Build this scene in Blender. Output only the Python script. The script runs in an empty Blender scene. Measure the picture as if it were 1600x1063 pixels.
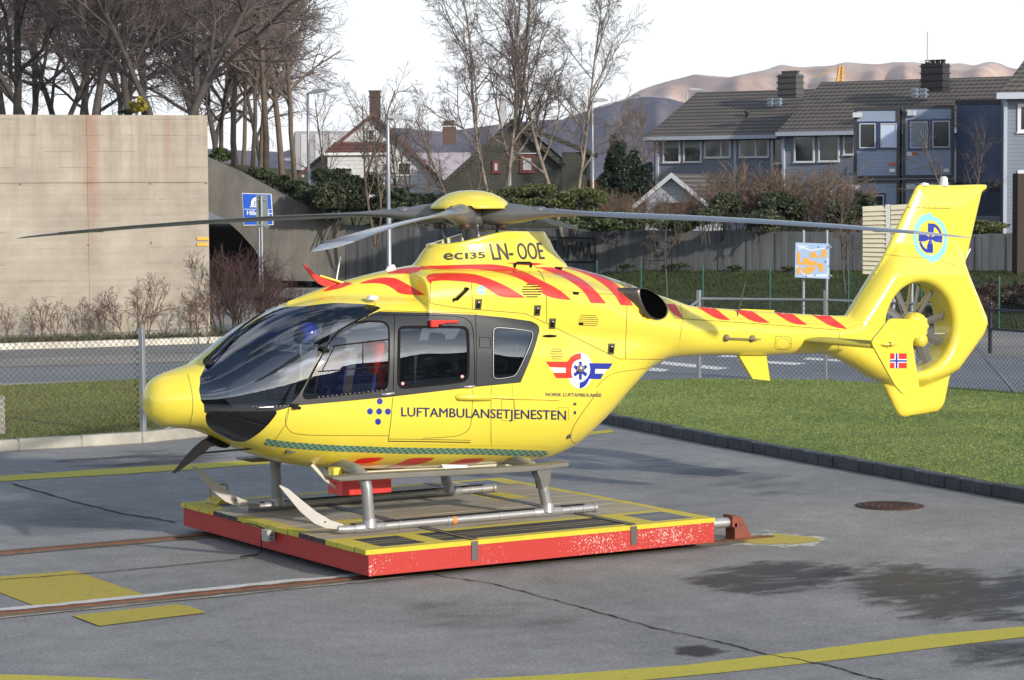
import bpy, bmesh, math, random
import numpy as np
from mathutils import Vector, Matrix
from mathutils.bvhtree import BVHTree
from mathutils.geometry import tessellate_polygon

R_ = math.radians
scene = bpy.context.scene
COL = scene.collection

# ------------------------------------------------------------------ camera
CAM = np.array([-13.0522, -21.9144, 3.6514])
PAN, TILT, ROLL, FPX = 0.5537, -0.0620, -0.0057, 3838.2
_F = np.array([math.sin(PAN)*math.cos(TILT), math.cos(PAN)*math.cos(TILT), math.sin(TILT)])
_R0 = np.array([math.cos(PAN), -math.sin(PAN), 0.0]); _U0 = np.cross(_R0, _F)
_R = _R0*math.cos(ROLL) + _U0*math.sin(ROLL)
_U = _U0*math.cos(ROLL) - _R0*math.sin(ROLL)
cd = bpy.data.cameras.new("camera")
cam = bpy.data.objects.new("camera", cd); COL.objects.link(cam)
cam.matrix_world = Matrix(((_R[0], _U[0], -_F[0], CAM[0]), (_R[1], _U[1], -_F[1], CAM[1]), (_R[2], _U[2], -_F[2], CAM[2]), (0, 0, 0, 1)))
cd.sensor_width = 36.0; cd.lens = FPX*36/1600; cd.clip_end = 20000; cd.clip_start = 0.5
scene.camera = cam
scene.render.resolution_x = 1024; scene.render.resolution_y = 680

# ------------------------------------------------------------------ light
SUN_AZ_VEC = Vector((0.17, -0.985, 0)).normalized()
SUN_EL = R_(18)
world = bpy.data.worlds.new("World"); scene.world = world; world.use_nodes = True
wn = world.node_tree; wn.nodes.clear()
wo = wn.nodes.new('ShaderNodeOutputWorld'); bg = wn.nodes.new('ShaderNodeBackground')
sky = wn.nodes.new('ShaderNodeTexSky'); sky.sky_type = 'NISHITA'; sky.sun_disc = False
sky.sun_elevation = SUN_EL
# Blender: sun_rotation measured from +Y, clockwise seen from above
sky.sun_rotation = math.atan2(SUN_AZ_VEC.x, SUN_AZ_VEC.y)
sky.air_density = 1.0; sky.dust_density = 0.8; sky.ozone_density = 1.5
# thin high cloud over the sky
tc = wn.nodes.new('ShaderNodeTexCoord'); mp = wn.nodes.new('ShaderNodeMapping')
mp.inputs['Scale'].default_value = (1.0, 1.0, 1.8)
nz = wn.nodes.new('ShaderNodeTexNoise'); nz.inputs['Scale'].default_value = 2.2
nz.inputs['Detail'].default_value = 9; nz.inputs['Roughness'].default_value = 0.6
rp = wn.nodes.new('ShaderNodeValToRGB')
rp.color_ramp.elements[0].position = 0.50; rp.color_ramp.elements[0].color = (0, 0, 0, 1)
rp.color_ramp.elements[1].position = 0.66; rp.color_ramp.elements[1].color = (1, 1, 1, 1)
sep = wn.nodes.new('ShaderNodeSeparateXYZ')
lowm = wn.nodes.new('ShaderNodeMapRange'); lowm.inputs['From Min'].default_value = 0.05; lowm.inputs['From Max'].default_value = 0.26
lowm.inputs['To Min'].default_value = 1.0; lowm.inputs['To Max'].default_value = 0.0
mx = wn.nodes.new('ShaderNodeMath'); mx.operation = 'MAXIMUM'
mixc = wn.nodes.new('ShaderNodeMixRGB'); 
# cloud brightens towards the sun
nrmv = wn.nodes.new('ShaderNodeVectorMath'); nrmv.operation = 'NORMALIZE'; dotv = wn.nodes.new('ShaderNodeVectorMath'); dotv.operation = 'DOT_PRODUCT'
dotv.inputs[1].default_value = (SUN_AZ_VEC.x*math.cos(SUN_EL), SUN_AZ_VEC.y*math.cos(SUN_EL), math.sin(SUN_EL))
mxd = wn.nodes.new('ShaderNodeMath'); mxd.operation = 'MAXIMUM'; mxd.inputs[1].default_value = 0
pwd = wn.nodes.new('ShaderNodeMath'); pwd.operation = 'POWER'; pwd.inputs[1].default_value = 5
mad = wn.nodes.new('ShaderNodeMath'); mad.operation = 'MULTIPLY_ADD'; mad.inputs[1].default_value = 2.2; mad.inputs[2].default_value = 1.0
ccol = wn.nodes.new('ShaderNodeVectorMath'); ccol.operation = 'SCALE'; ccol.inputs[0].default_value = (9.6, 9.8, 10.1)
wn.links.new(tc.outputs['Generated'], nrmv.inputs[0]); wn.links.new(nrmv.outputs[0], dotv.inputs[0]); wn.links.new(dotv.outputs['Value'], mxd.inputs[0]); wn.links.new(mxd.outputs[0], pwd.inputs[0]); wn.links.new(pwd.outputs[0], mad.inputs[0]); wn.links.new(mad.outputs[0], ccol.inputs['Scale']); wn.links.new(ccol.outputs[0], mixc.inputs['Color2'])
fac = wn.nodes.new('ShaderNodeMath'); fac.operation = 'MULTIPLY'; fac.inputs[1].default_value = 0.85
wn.links.new(tc.outputs['Generated'], mp.inputs['Vector']); wn.links.new(mp.outputs[0], nz.inputs['Vector'])
wn.links.new(nz.outputs['Fac'], rp.inputs['Fac']); wn.links.new(tc.outputs['Generated'], sep.inputs[0])
wn.links.new(sep.outputs['Z'], lowm.inputs['Value'])
wn.links.new(rp.outputs['Color'], mx.inputs[0]); wn.links.new(lowm.outputs[0], mx.inputs[1])
wn.links.new(mx.outputs[0], fac.inputs[0]); wn.links.new(fac.outputs[0], mixc.inputs['Fac'])
wn.links.new(sky.outputs[0], mixc.inputs['Color1']); wn.links.new(mixc.outputs[0], bg.inputs['Color'])
wn.links.new(bg.outputs[0], wo.inputs['Surface'])
bg.inputs['Strength'].default_value = 0.125
sd = bpy.data.lights.new("sun", 'SUN'); sd.energy = 3.3; sd.angle = R_(1.2); sd.color = (1.0, 0.90, 0.76)
sun = bpy.data.objects.new("sun", sd); COL.objects.link(sun)
sdir = Vector((SUN_AZ_VEC.x*math.cos(SUN_EL), SUN_AZ_VEC.y*math.cos(SUN_EL), math.sin(SUN_EL)))
sun.rotation_euler = sdir.to_track_quat('Z', 'Y').to_euler(); sun.location = (10, -30, 30)
scene.view_settings.view_transform = 'Standard'; scene.view_settings.look = 'None'
scene.view_settings.exposure = 0.3; scene.view_settings.gamma = 1.0

# ------------------------------------------------------------------ where a picture point lies in the place
def ray(u, v):
    return _F + _R*(u-800)/FPX - _U*(v-531.5)/FPX
def at_y(u, v, y):
    d = ray(u, v); t = (y-CAM[1])/d[1]; return Vector(CAM+t*d)
def at_z(u, v, z=0.0):
    d = ray(u, v); t = (z-CAM[2])/d[2]; return Vector(CAM+t*d)
def at_d(u, v, D):
    return Vector(CAM + ray(u, v)*D)
VX = Vector((_R0[0], _R0[1], 0)); VY = Vector((math.sin(PAN), math.cos(PAN), 0))   # level right / level ahead
def ground_xy(u, D, z=0.0):
    p = at_d(u, 300, D); return Vector((p.x, p.y, z))

# ------------------------------------------------------------------ materials
MATS = {}
def mat(name, col, rough=0.5, metal=0.0, coat=0.0, var=0.0, vscale=5.0, bump=0.0, bscale=40.0, spec=0.5, var2=None, dirt=None, coords='Object'):
    if name in MATS: return MATS[name]
    m = bpy.data.materials.new(name); m.use_nodes = True
    nt = m.node_tree; b = nt.nodes['Principled BSDF']
    b.inputs['Base Color'].default_value = (*col, 1); b.inputs['Roughness'].default_value = rough
    b.inputs['Metallic'].default_value = metal; b.inputs['Coat Weight'].default_value = coat
    b.inputs['Coat Roughness'].default_value = 0.06
    b.inputs['Specular IOR Level'].default_value = spec
    if var > 0 or bump > 0:
        tcn = nt.nodes.new('ShaderNodeTexCoord')
    if var > 0:
        n = nt.nodes.new('ShaderNodeTexNoise'); n.inputs['Scale'].default_value = vscale; n.inputs['Detail'].default_value = 8
        n.inputs['Roughness'].default_value = 0.65
        nt.links.new(tcn.outputs[coords], n.inputs['Vector'])
        r = nt.nodes.new('ShaderNodeValToRGB')
        c2 = var2 or tuple(c*(1-var) for c in col); c1 = tuple(min(1, c*(1+var*0.5)) for c in col)
        r.color_ramp.elements[0].position = 0.3; r.color_ramp.elements[0].color = (*c2, 1)
        r.color_ramp.elements[1].position = 0.7; r.color_ramp.elements[1].color = (*c1, 1)
        nt.links.new(n.outputs['Fac'], r.inputs['Fac']); nt.links.new(r.outputs['Color'], b.inputs['Base Color'])
    if bump > 0:
        n2 = nt.nodes.new('ShaderNodeTexNoise'); n2.inputs['Scale'].default_value = bscale; n2.inputs['Detail'].default_value = 6
        nt.links.new(tcn.outputs[coords], n2.inputs['Vector'])
        bp = nt.nodes.new('ShaderNodeBump'); bp.inputs['Strength'].default_value = bump; bp.inputs['Distance'].default_value = 0.01
        nt.links.new(n2.outputs['Fac'], bp.inputs['Height']); nt.links.new(bp.outputs[0], b.inputs['Normal'])
    MATS[name] = m
    return m

# ------------------------------------------------------------------ objects
def tag(o, label=None, cat=None, group=None, kind=None):
    if label: o['label'] = label
    if cat: o['category'] = cat
    if group: o['group'] = group
    if kind: o['kind'] = kind
    return o
def empty(name, loc=(0, 0, 0), rz=0.0):
    o = bpy.data.objects.new(name, None); COL.objects.link(o)
    o.location = loc; o.rotation_euler = (0, 0, rz); o.empty_display_size = 0.3
    return o
def link(name, me, parent=None):
    o = bpy.data.objects.new(name, me); COL.objects.link(o)
    if parent is not None: o.parent = parent
    return o

class MB:
    """collects faces in lists, links them as one mesh"""
    def __init__(s): s.v = []; s.f = []; s.m = []; s.sm = []
    def add(s, vs, fs, mi=0, smooth=False):
        b = len(s.v); s.v.extend([tuple(v) for v in vs])
        for f in fs:
            s.f.append(tuple(i+b for i in f)); s.m.append(mi); s.sm.append(smooth)
        return s
    def box(s, c, d, mi=0, rz=0.0, M=None):
        cx, cy, cz = c; hx, hy, hz = d[0]/2, d[1]/2, d[2]/2
        vs = [Vector((x, y, z)) for x in (-hx, hx) for y in (-hy, hy) for z in (-hz, hz)]
        rot = Matrix.Rotation(rz, 3, 'Z') if M is None else M
        vs = [rot@v + Vector((cx, cy, cz)) for v in vs]
        return s.add(vs, [(0, 1, 3, 2), (4, 6, 7, 5), (0, 4, 5, 1), (2, 3, 7, 6), (0, 2, 6, 4), (1, 5, 7, 3)], mi)
    def tube(s, pts, rad, n=10, mi=0, caps=True, smooth=True, flat=None):
        pts = [Vector(p) for p in pts]
        if not hasattr(rad, '__len__'): rad = [rad]*len(pts)
        up = None; rings = []
        for i, p in enumerate(pts):
            t = (pts[min(i+1, len(pts)-1)] - pts[max(i-1, 0)]).normalized()
            if up is None:
                up = Vector((0, 0, 1)) if abs(t.z) < 0.9 else Vector((1, 0, 0))
            a = t.cross(up).normalized(); b = a.cross(t).normalized(); up = b
            fl = flat or 1.0
            rings.append([p + a*math.cos(2*math.pi*k/n)*rad[i] + b*math.sin(2*math.pi*k/n)*rad[i]*fl for k in range(n)])
        vs = [v for r in rings for v in r]; fs = []
        for i in range(len(pts)-1):
            for k in range(n):
                fs.append((i*n+k, i*n+(k+1) % n, (i+1)*n+(k+1) % n, (i+1)*n+k))
        s.add(vs, fs, mi, smooth)
        if caps:
            s.add(rings[0], [tuple(reversed(range(n)))], mi); s.add(rings[-1], [tuple(range(n))], mi)
        return s
    def lathe(s, c, prof, axis=(0, 0, 1), n=24, mi=0, smooth=True):
        ax = Vector(axis).normalized(); t = Vector((1, 0, 0)) if abs(ax.x) < 0.9 else Vector((0, 1, 0))
        a = ax.cross(t).normalized(); b = ax.cross(a); c = Vector(c)
        vs = []; fs = []
        for (r, h) in prof:
            vs += [c + ax*h + (a*math.cos(2*math.pi*k/n)+b*math.sin(2*math.pi*k/n))*r for k in range(n)]
        for i in range(len(prof)-1):
            for k in range(n): fs.append((i*n+k, i*n+(k+1) % n, (i+1)*n+(k+1) % n, (i+1)*n+k))
        return s.add(vs, fs, mi, smooth)
    def prism(s, pts, vec, mi=0, mi_side=None):
        """closed outline pts (3-D, flat) extruded by vec"""
        pts = [Vector(p) for p in pts]; n = len(pts); v = Vector(vec)
        tri = tessellate_polygon([pts])
        vs = pts + [p+v for p in pts]
        fs = [t for t in tri] + [tuple(reversed([i+n for i in t])) for t in tri]
        s.add(vs, fs, mi)
        s.add(vs, [(i, (i+1) % n, (i+1) % n+n, i+n) for i in range(n)], mi if mi_side is None else mi_side)
        return s
    def build(s, name, mats, parent=None, loc=None, fix=True):
        me = bpy.data.meshes.new(name); me.from_pydata(s.v, [], s.f)
        if not isinstance(mats, (list, tuple)): mats = [mats]
        for m in mats: me.materials.append(m)
        me.polygons.foreach_set('material_index', s.m); me.polygons.foreach_set('use_smooth', s.sm)
        me.update()
        if fix:
            bm = bmesh.new(); bm.from_mesh(me)
            bmesh.ops.recalc_face_normals(bm, faces=bm.faces[:]); bm.to_mesh(me); bm.free()
        o = link(name, me, parent)
        if loc is not None: o.location = loc
        return o
def bevel(o, w=0.01, seg=2):
    m = o.modifiers.new('bevel', 'BEVEL'); m.width = w; m.segments = seg; m.limit_method = 'ANGLE'; m.angle_limit = R_(40)
    return o
# ================================================================== HELICOPTER
# axes: x aft from the mast, y to the far side, z up; ground z = 0, platform top z = 0.317
PZ = 0.317
def pchip(xs, ys):
    xs = np.array(xs, float); ys = np.array(ys, float); h = np.diff(xs); d = np.diff(ys)/h
    m = np.zeros(len(xs)); m[0] = d[0]; m[-1] = d[-1]
    for i in range(1, len(xs)-1):
        if d[i-1]*d[i] > 0:
            w1 = 2*h[i]+h[i-1]; w2 = h[i]+2*h[i-1]; m[i] = (w1+w2)/(w1/d[i-1]+w2/d[i])
    def f(x):
        x = np.clip(x, xs[0], xs[-1]); i = np.clip(np.searchsorted(xs, x)-1, 0, len(xs)-2)
        t = (x-xs[i])/h[i]; t2 = t*t; t3 = t2*t
        return (2*t3-3*t2+1)*ys[i]+(t3-2*t2+t)*h[i]*m[i]+(-2*t3+3*t2)*ys[i+1]+(t3-t2)*h[i]*m[i+1]
    return f
class Loft:
    def __init__(s, rows, rnd=0.0):
        a = np.array(rows, float); s.x0 = a[0, 0]; s.x1 = a[-1, 0]
        s.zb, s.zt, s.w, s.zc, s.nt, s.nb = [pchip(a[:, 0], a[:, k]) for k in range(1, 7)]
    def __call__(s, x, y, z):
        zb, zt, w, zc, nt, nb = s.zb(x), s.zt(x), s.w(x), s.zc(x), s.nt(x), s.nb(x)
        dz = z-zc; up = dz > 0
        h = np.where(up, zt-zc, zc-zb); n = np.where(up, nt, nb)
        a = np.abs(y)/w; b = np.abs(dz)/h
        r = (a**n+b**n+1e-12)**(1/n)
        f = (r-1)*np.minimum(w, h)
        return np.maximum(f, np.maximum(s.x0-x, x-s.x1))
def smin(a, b, k):
    h = np.clip(.5+.5*(b-a)/k, 0, 1); return b*(1-h)+a*h-k*h*(1-h)
def smax(a, b, k): return -smin(-a, -b, k)
def poly_sdf(px, pz, poly):
    """signed distance to closed polygon in the side plane, negative inside"""
    P = np.array(poly, float); Q = np.roll(P, -1, 0)
    px, pz = np.broadcast_arrays(px, pz)
    d = np.full(np.shape(px), 1e9); ins = np.zeros(np.shape(px), bool)
    for (x0, z0), (x1, z1) in zip(P, Q):
        ex, ez = x1-x0, z1-z0; wx, wz = px-x0, pz-z0
        t = np.clip((wx*ex+wz*ez)/(ex*ex+ez*ez+1e-12), 0, 1)
        d = np.minimum(d, (wx-ex*t)**2+(wz-ez*t)**2)
        c = ((z0 > pz) != (z1 > pz))
        ins ^= c & (px < (x1-x0)*(pz-z0)/((z1-z0) if z1 != z0 else 1e-9)+x0)
    d = np.sqrt(d); return np.where(ins, -d, d)

#            x     zb    zt    w     zc    nt   nb
pod = Loft([(-3.665, 1.59, 1.63, .015, 1.61, 2.0, 2.0),
            (-3.65, 1.50, 1.72, .105, 1.61, 2.0, 2.0),
            (-3.60, 1.435, 1.80, .190, 1.61, 2.0, 2.0),
            (-3.50, 1.370, 1.865, .275, 1.60, 2.0, 2.0),
            (-3.35, 1.345, 1.91, .365, 1.60, 2.1, 2.1),
            (-3.18, 1.318, 1.955, .445, 1.59, 2.15, 2.1),
            (-3.0, 1.252, 2.055, .525, 1.58, 2.2, 2.2),
            (-2.75, 1.125, 2.215, .615, 1.57, 2.3, 2.2),
            (-2.45, 1.005, 2.38, .695, 1.56, 2.4, 2.3),
            (-2.1, .905, 2.51, .750, 1.56, 2.6, 2.4),
            (-1.7, .845, 2.590, .780, 1.56, 2.8, 2.5),
            (-1.2, .81, 2.60, .790, 1.56, 3.1, 2.6),
            (-.5, .785, 2.57, .790, 1.56, 3.3, 2.7),
            (.2, .780, 2.50, .785, 1.58, 3.2, 2.7),
            (.65, .790, 2.42, .765, 1.62, 3.0, 2.7),
            (1.0, .865, 2.38, .720, 1.68, 2.8, 2.6),
            (1.4, 1.105, 2.36, .63, 1.78, 2.6, 2.5),
            (1.8, 1.430, 2.34, .515, 1.92, 2.4, 2.4),
            (2.15, 1.670, 2.32, .400, 2.01, 2.3, 2.2),
            (2.5, 1.780, 2.30, .300, 2.06, 2.2, 2.2),
            (2.9, 1.790, 2.27, .262, 2.05, 2.2, 2.2),
            (4.0, 1.755, 2.17, .225, 1.98, 2.2, 2.2),
            (5.0, 1.745, 2.09, .190, 1.94, 2.2, 2.2),
            (5.6, 1.80, 2.05, .10, 1.94, 2.2, 2.2)])
cowl = Loft([(-2.12, 2.3, 2.52, .02, 2.42, 2.2, 2), (-2.0, 2.2, 2.565, .10, 2.36, 2.3, 2), (-1.75, 2.1, 2.65, .21, 2.33, 2.3, 2), (-1.40, 2.1, 2.740, .31, 2.33, 2.4, 2),
             (-1.0, 2.1, 2.815, .41, 2.33, 2.4, 2), (-.55, 2.1, 2.875, .47, 2.33, 2.4, 2), (0, 2.1, 2.90, .50, 2.33, 2.4, 2),
             (.6, 2.1, 2.885, .52, 2.32, 2.4, 2), (1.06, 2.05, 2.83, .53, 2.30, 2.3, 2), (1.5, 2.0, 2.735, .50, 2.26, 2.2, 2),
             (1.9, 2.0, 2.62, .43, 2.22, 2.2, 2), (2.2, 2.0, 2.52, .33, 2.2, 2.2, 2), (2.6, 2.0, 2.40, .21, 2.2, 2.2, 2), (2.9, 2.0, 2.30, .12, 2.15, 2.2, 2)])
side = Loft([(-.88, 2.02, 2.80, .655, 2.40, 4.0, 3), (-.4, 2.0, 2.83, .69, 2.40, 4.0, 3), (.3, 1.98, 2.82, .715, 2.38, 3.8, 3),
             (.8, 1.95, 2.77, .70, 2.34, 3.4, 2.8), (1.2, 1.9, 2.69, .655, 2.28, 3.0, 2.6), (1.6, 1.9, 2.59, .585, 2.22, 2.6, 2.4),
             (2.0, 1.9, 2.47, .48, 2.16, 2.4, 2.3), (2.4, 1.85, 2.36, .36, 2.10, 2.3, 2.2), (2.8, 1.82, 2.27, .26, 2.05, 2.2, 2.2)])
spine = Loft([(2.2, 2.1, 2.42, .16, 2.25, 2.6, 2.2), (2.5, 2.0, 2.375, .145, 2.22, 2.8, 2.2), (3.5, 1.95, 2.275, .125, 2.12, 2.8, 2.2), (4.6, 1.9, 2.185, .11, 2.04, 2.8, 2.2), (5.14, 1.9, 2.15, .10, 2.02, 2.8, 2.2)])
DC = (5.96, 2.01); DR = 0.515
shroud_poly = [(4.55, 1.80), (5.00, 1.62), (5.38, 1.42), (5.75, 1.30), (6.1, 1.30), (6.40, 1.37), (6.62, 1.45), (7.02, 1.86), (7.085, 2.00), (7.065, 2.10),
               (6.78, 2.62), (6.72, 2.80), (6.62, 2.98), (6.35, 3.0), (5.72, 2.98), (5.38, 2.58), (5.02, 2.14), (4.7, 2.10)]
fin_poly = [(4.90, 1.98), (5.38, 2.56), (5.90, 3.40), (6.04, 3.63), (6.10, 3.665), (6.6, 3.65), (7.06, 3.66), (7.14, 3.655), (7.13, 3.60), (7.06, 3.56), (6.78, 2.66), (6.7, 2.3), (5.6, 2.2)]
low_poly = [(5.40, 1.50), (5.56, 1.33), (5.74, 1.03), (5.80, .965), (5.87, .945), (6.38, .985), (6.45, 1.03), (6.49, 1.09), (6.60, 1.5), (6.2, 1.6), (5.7, 1.6)]
def plate(x, y, z, poly, T, rr):
    d = -poly_sdf(x, z, poly)                      # >0 inside
    q = np.clip(1-d/rr, 0, 1.0)
    t = T*np.sqrt(np.clip(1-q*q, 0, 1))
    return np.where(d > 0, np.abs(y)-t, np.sqrt(y*y+d*d))
def shroud(x, y, z):
    T = 0.215 - 0.10*np.clip((z-2.60)/0.40, 0, 1)**1.2
    T = T*(0.85+0.15*np.clip((x-4.6)/0.8, 0, 1))
    f = plate(x, y, z, shroud_poly, T, 0.16)
    r = np.sqrt((x-DC[0])**2+(z-DC[1])**2)
    # a rounded lip round the duct
    lip = 0.085; rr = np.clip(1-(r-DR)/lip, 0, 1); tl = T-lip*(1-np.sqrt(np.clip(1-rr*rr, 0, 1)))
    return np.maximum(np.maximum(f, np.where(r > DR-0.1, np.abs(y)-tl, -9)), DR-r)
def exhaust_cut(x, y, z):
    # bore of the near and far exhausts
    ax = np.array([0.75, -0.65, 0.0]); ax = ax/np.linalg.norm(ax)
    c = np.array([1.93, -0.50, 2.40])
    yy = -np.abs(y)
    dx, dy, dz = x-c[0], yy-c[1], z-c[2]
    t = dx*ax[0]+dy*ax[1]+dz*ax[2]
    r = np.sqrt(np.maximum(dx*dx+dy*dy+dz*dz-t*t, 0))
    return np.maximum(r-0.150, -t-0.12)
def hull_field(x, y, z):
    f = pod(x, y, z)
    f = smin(f, cowl(x, y, z), 0.05)
    s = side(x, y, z)
    f = smin(f, s, 0.045)
    f = smin(f, spine(x, y, z), 0.02)
    sel = x > 4.3
    g = shroud(x, y, z)
    f = smin(f, g, 0.06)
    r = np.sqrt((x-DC[0])**2+(z-DC[1])**2)
    Tf = 0.10-0.035*np.clip((z-2.6)/1.0, 0, 1)
    f2 = np.maximum(plate(x, y, z, fin_poly, Tf, 0.30), DR+.05-r)
    f = smin(f, f2, 0.05)
    f = smin(f, np.maximum(plate(x, y, z, low_poly, 0.05+0*z, 0.10), DR+.05-r), 0.05)
    f = np.maximum(f, np.where(np.abs(y) < .5, DR-r, -9))
    f = np.maximum(f, -exhaust_cut(x, y, z))
    return f
def surface_nets(F, lo, hi, h):
    ax = [np.arange(lo[k], hi[k]+h, h) for k in range(3)]
    X, Y, Z = ax[0][:, None, None], ax[1][None, :, None], ax[2][None, None, :]
    f = np.empty((len(ax[0]), len(ax[1]), len(ax[2])), np.float32)
    for i in range(0, len(ax[0]), 20):
        f[i:i+20] = F(X[i:i+20], Y, Z)
    s = f < 0
    nx, ny, nz_ = f.shape
    # cells with mixed corners
    c = np.zeros((nx-1, ny-1, nz_-1), np.int8)
    for a in (0, 1):
        for b in (0, 1):
            for d in (0, 1): c += s[a:nx-1+a, b:ny-1+b, d:nz_-1+d]
    cells = np.argwhere((c > 0) & (c < 8))
    idx = -np.ones(c.shape, np.int64); idx[tuple(cells.T)] = np.arange(len(cells))
    acc = np.zeros((len(cells), 3)); cnt = np.zeros(len(cells))
    cor = [(a, b, d) for a in (0, 1) for b in (0, 1) for d in (0, 1)]
    for p in cor:
        for k in range(3):
            if p[k] == 0:
                q = list(p); q[k] = 1; q = tuple(q)
                fa = f[tuple((cells+p).T)]; fb = f[tuple((cells+q).T)]
                m = (fa < 0) != (fb < 0)
                t = np.where(m, fa/(fa-fb+1e-20), 0)
                pos = np.array(p, float)[None, :].repeat(len(cells), 0); pos[:, k] = t
                acc[m] += pos[m]; cnt[m] += 1
    V = (cells+acc/cnt[:, None])*h+np.array(lo)
    quads = []
    for k in range(3):
        u, v = (k+1) % 3, (k+2) % 3
        sl0 = [slice(None)]*3; sl1 = [slice(None)]*3; sl0[k] = slice(0, -1); sl1[k] = slice(1, None)
        e = s[tuple(sl0)] != s[tuple(sl1)]
        E = np.argwhere(e); ok = (E[:, u] > 0) & (E[:, v] > 0) & (E[:, u] < c.shape[u]) & (E[:, v] < c.shape[v]); E = E[ok]
        du = np.zeros(3, int); du[u] = 1; dv = np.zeros(3, int); dv[v] = 1
        q = np.stack([idx[tuple(E.T)], idx[tuple((E-du).T)], idx[tuple((E-du-dv).T)], idx[tuple((E-dv).T)]], 1)
        flip = s[tuple(E.T)]
        q[~flip] = q[~flip][:, ::-1]
        quads.append(q[(q >= 0).all(1)])
    Q = np.concatenate(quads)
    # pull every vertex onto the exact surface
    eps = 2e-3
    for _ in range(4):
        x, y, z = V.T
        f0 = F(x, y, z)
        g = np.stack([F(x+eps, y, z)-F(x-eps, y, z), F(x, y+eps, z)-F(x, y-eps, z), F(x, y, z+eps)-F(x, y, z-eps)], 1)/(2*eps)
        n2 = (g*g).sum(1)+1e-6
        st = -(f0/n2)[:, None]*g
        l = np.linalg.norm(st, axis=1, keepdims=True); st *= np.minimum(1, 0.5*h/(l+1e-12))
        V = V+st
    return V, Q
H_V, H_Q = surface_nets(hull_field, (-3.70, -0.86, 0.70), (7.2, 0.86, 3.72), 0.023)
H_T = np.concatenate([H_Q[:, [0, 1, 2]], H_Q[:, [0, 2, 3]]])
HB = BVHTree.FromPolygons([tuple(v) for v in H_V], [tuple(int(i) for i in t) for t in H_T])
CAMV = Vector(CAM)
def hit(u, v, off=0.0):
    d = Vector(ray(u, v)).normalized()
    loc, nor, i, dist = HB.ray_cast(CAMV, d)
    if loc is None: return None
    if nor.dot(d) > 0: nor = -nor
    return loc+nor*off
def hit_side(x, z, off=0.0, sgn=-1):
    loc, nor, i, dist = HB.ray_cast(Vector((x, sgn*3, z)), Vector((0, -sgn, 0)))
    if loc is None: return None
    return loc+nor*(off if nor.y*sgn > 0 else -off)
def xz(pts):
    """side-view outline of picture points lying on the hull"""
    out = []
    for (u, v) in pts:
        p = hit(u, v)
        if p is None: p = at_y(u, v, -0.3)
        out.append((p.x, p.z))
    return out
def chaikin(P, n=2, closed=True):
    P = [np.array(p, float) for p in P]
    for _ in range(n):
        Q = []
        m = len(P)
        for i in range(m if closed else m-1):
            a, b = P[i], P[(i+1) % m]; Q += [a*.75+b*.25, a*.25+b*.75]
        if not closed: Q = [P[0]]+Q+[P[-1]]
        P = Q
    return [tuple(p) for p in P]
class TriMesh:
    def __init__(s, V, T): s.V = np.array(V); s.T = np.array(T); s.L = np.zeros(len(T), int)
    def split(s, g, fn):
        """cut the triangles along g = 0; fn(labels inside) -> new labels"""
        val = g(s.V); val[np.abs(val) < 1e-5] = 1e-5
        S = val < 0; ts = S[s.T]; n = ts.sum(1)
        keep = (n == 0) | (n == 3)
        T2 = [s.T[keep]]; L2 = [s.L[keep]]; I2 = [n[keep] == 3]
        mix = np.where(~keep)[0]; V = list(map(tuple, s.V)); cache = {}
        def cut(a, b):
            k = (a, b) if a < b else (b, a)
            if k not in cache:
                t = val[a]/(val[a]-val[b]); V.append(tuple(s.V[a]*(1-t)+s.V[b]*t)); cache[k] = len(V)-1
            return cache[k]
        nt, nl, ni = [], [], []
        for i in mix:
            a, b, c = s.T[i]; sa, sb, sc = ts[i]; l = s.L[i]
            if sb != sa and sb != sc: a, b, c = b, c, a
            elif sc != sa and sc != sb: a, b, c = c, a, b
            p = cut(a, b); q = cut(a, c); ins = S[a]
            nt += [(a, p, q), (p, b, c), (p, c, q)]; nl += [l, l, l]; ni += [ins, not ins, not ins]
        if nt: T2.append(np.array(nt)); L2.append(np.array(nl)); I2.append(np.array(ni))
        s.V = np.array(V); s.T = np.concatenate(T2); s.L = np.concatenate(L2); I = np.concatenate(I2)
        s.L[I] = fn(s.L[I])
    def obj(s, name, labels, mats, parent, thick=0.0, inner=None):
        """labels: {label: material slot}"""
        m = np.isin(s.L, list(labels)); T = s.T[m]; L = s.L[m]
        if len(T) == 0: return None
        used, inv = np.unique(T, return_inverse=True); T = inv.reshape(-1, 3)
        me = bpy.data.meshes.new(name); me.from_pydata(s.V[used].tolist(), [], T.tolist())
        for k in mats: me.materials.append(k)
        me.polygons.foreach_set('material_index', [labels[int(l)] for l in L])
        me.polygons.foreach_set('use_smooth', [True]*len(T)); me.update()
        o = link(name, me, parent)
        if thick:
            md = o.modifiers.new('thickness', 'SOLIDIFY'); md.thickness = thick; md.offset = -1; md.use_rim = True
            if inner is not None: md.material_offset = inner; md.material_offset_rim = inner
        return o
# ------------------------------------------------------------------ helicopter materials
YEL = mat('yellow_paint', (.80, .665, .065), .30, coat=.7, var=.06, vscale=1.2, bump=.10, bscale=2.6)
CHAR = mat('charcoal_paint', (.028, .032, .036), .40, coat=.2)
RED = mat('red_paint', (.66, .035, .025), .35, coat=.5)
WHITE = mat('white_paint', (.80, .80, .80), .4, coat=.3)
NAVY = mat('navy_lettering', (.012, .022, .10), .4, coat=.3)
BLUEP = mat('blue_paint', (.012, .03, .33), .4, coat=.3)
SKYB = mat('light_blue_paint', (.22, .60, .80), .4, coat=.3)
GREENP = mat('green_paint', (.01, .22, .085), .4)
SILV = mat('silver_paint', (.52, .53, .55), .35, metal=.6)
RUB = mat('black_rubber', (.006, .006, .006), .7, spec=.15)
SEAM = mat('seam_dark_yellow', (.10, .085, .02), .7)  # dark yellow for panel joints, rivets and small marks
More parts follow.
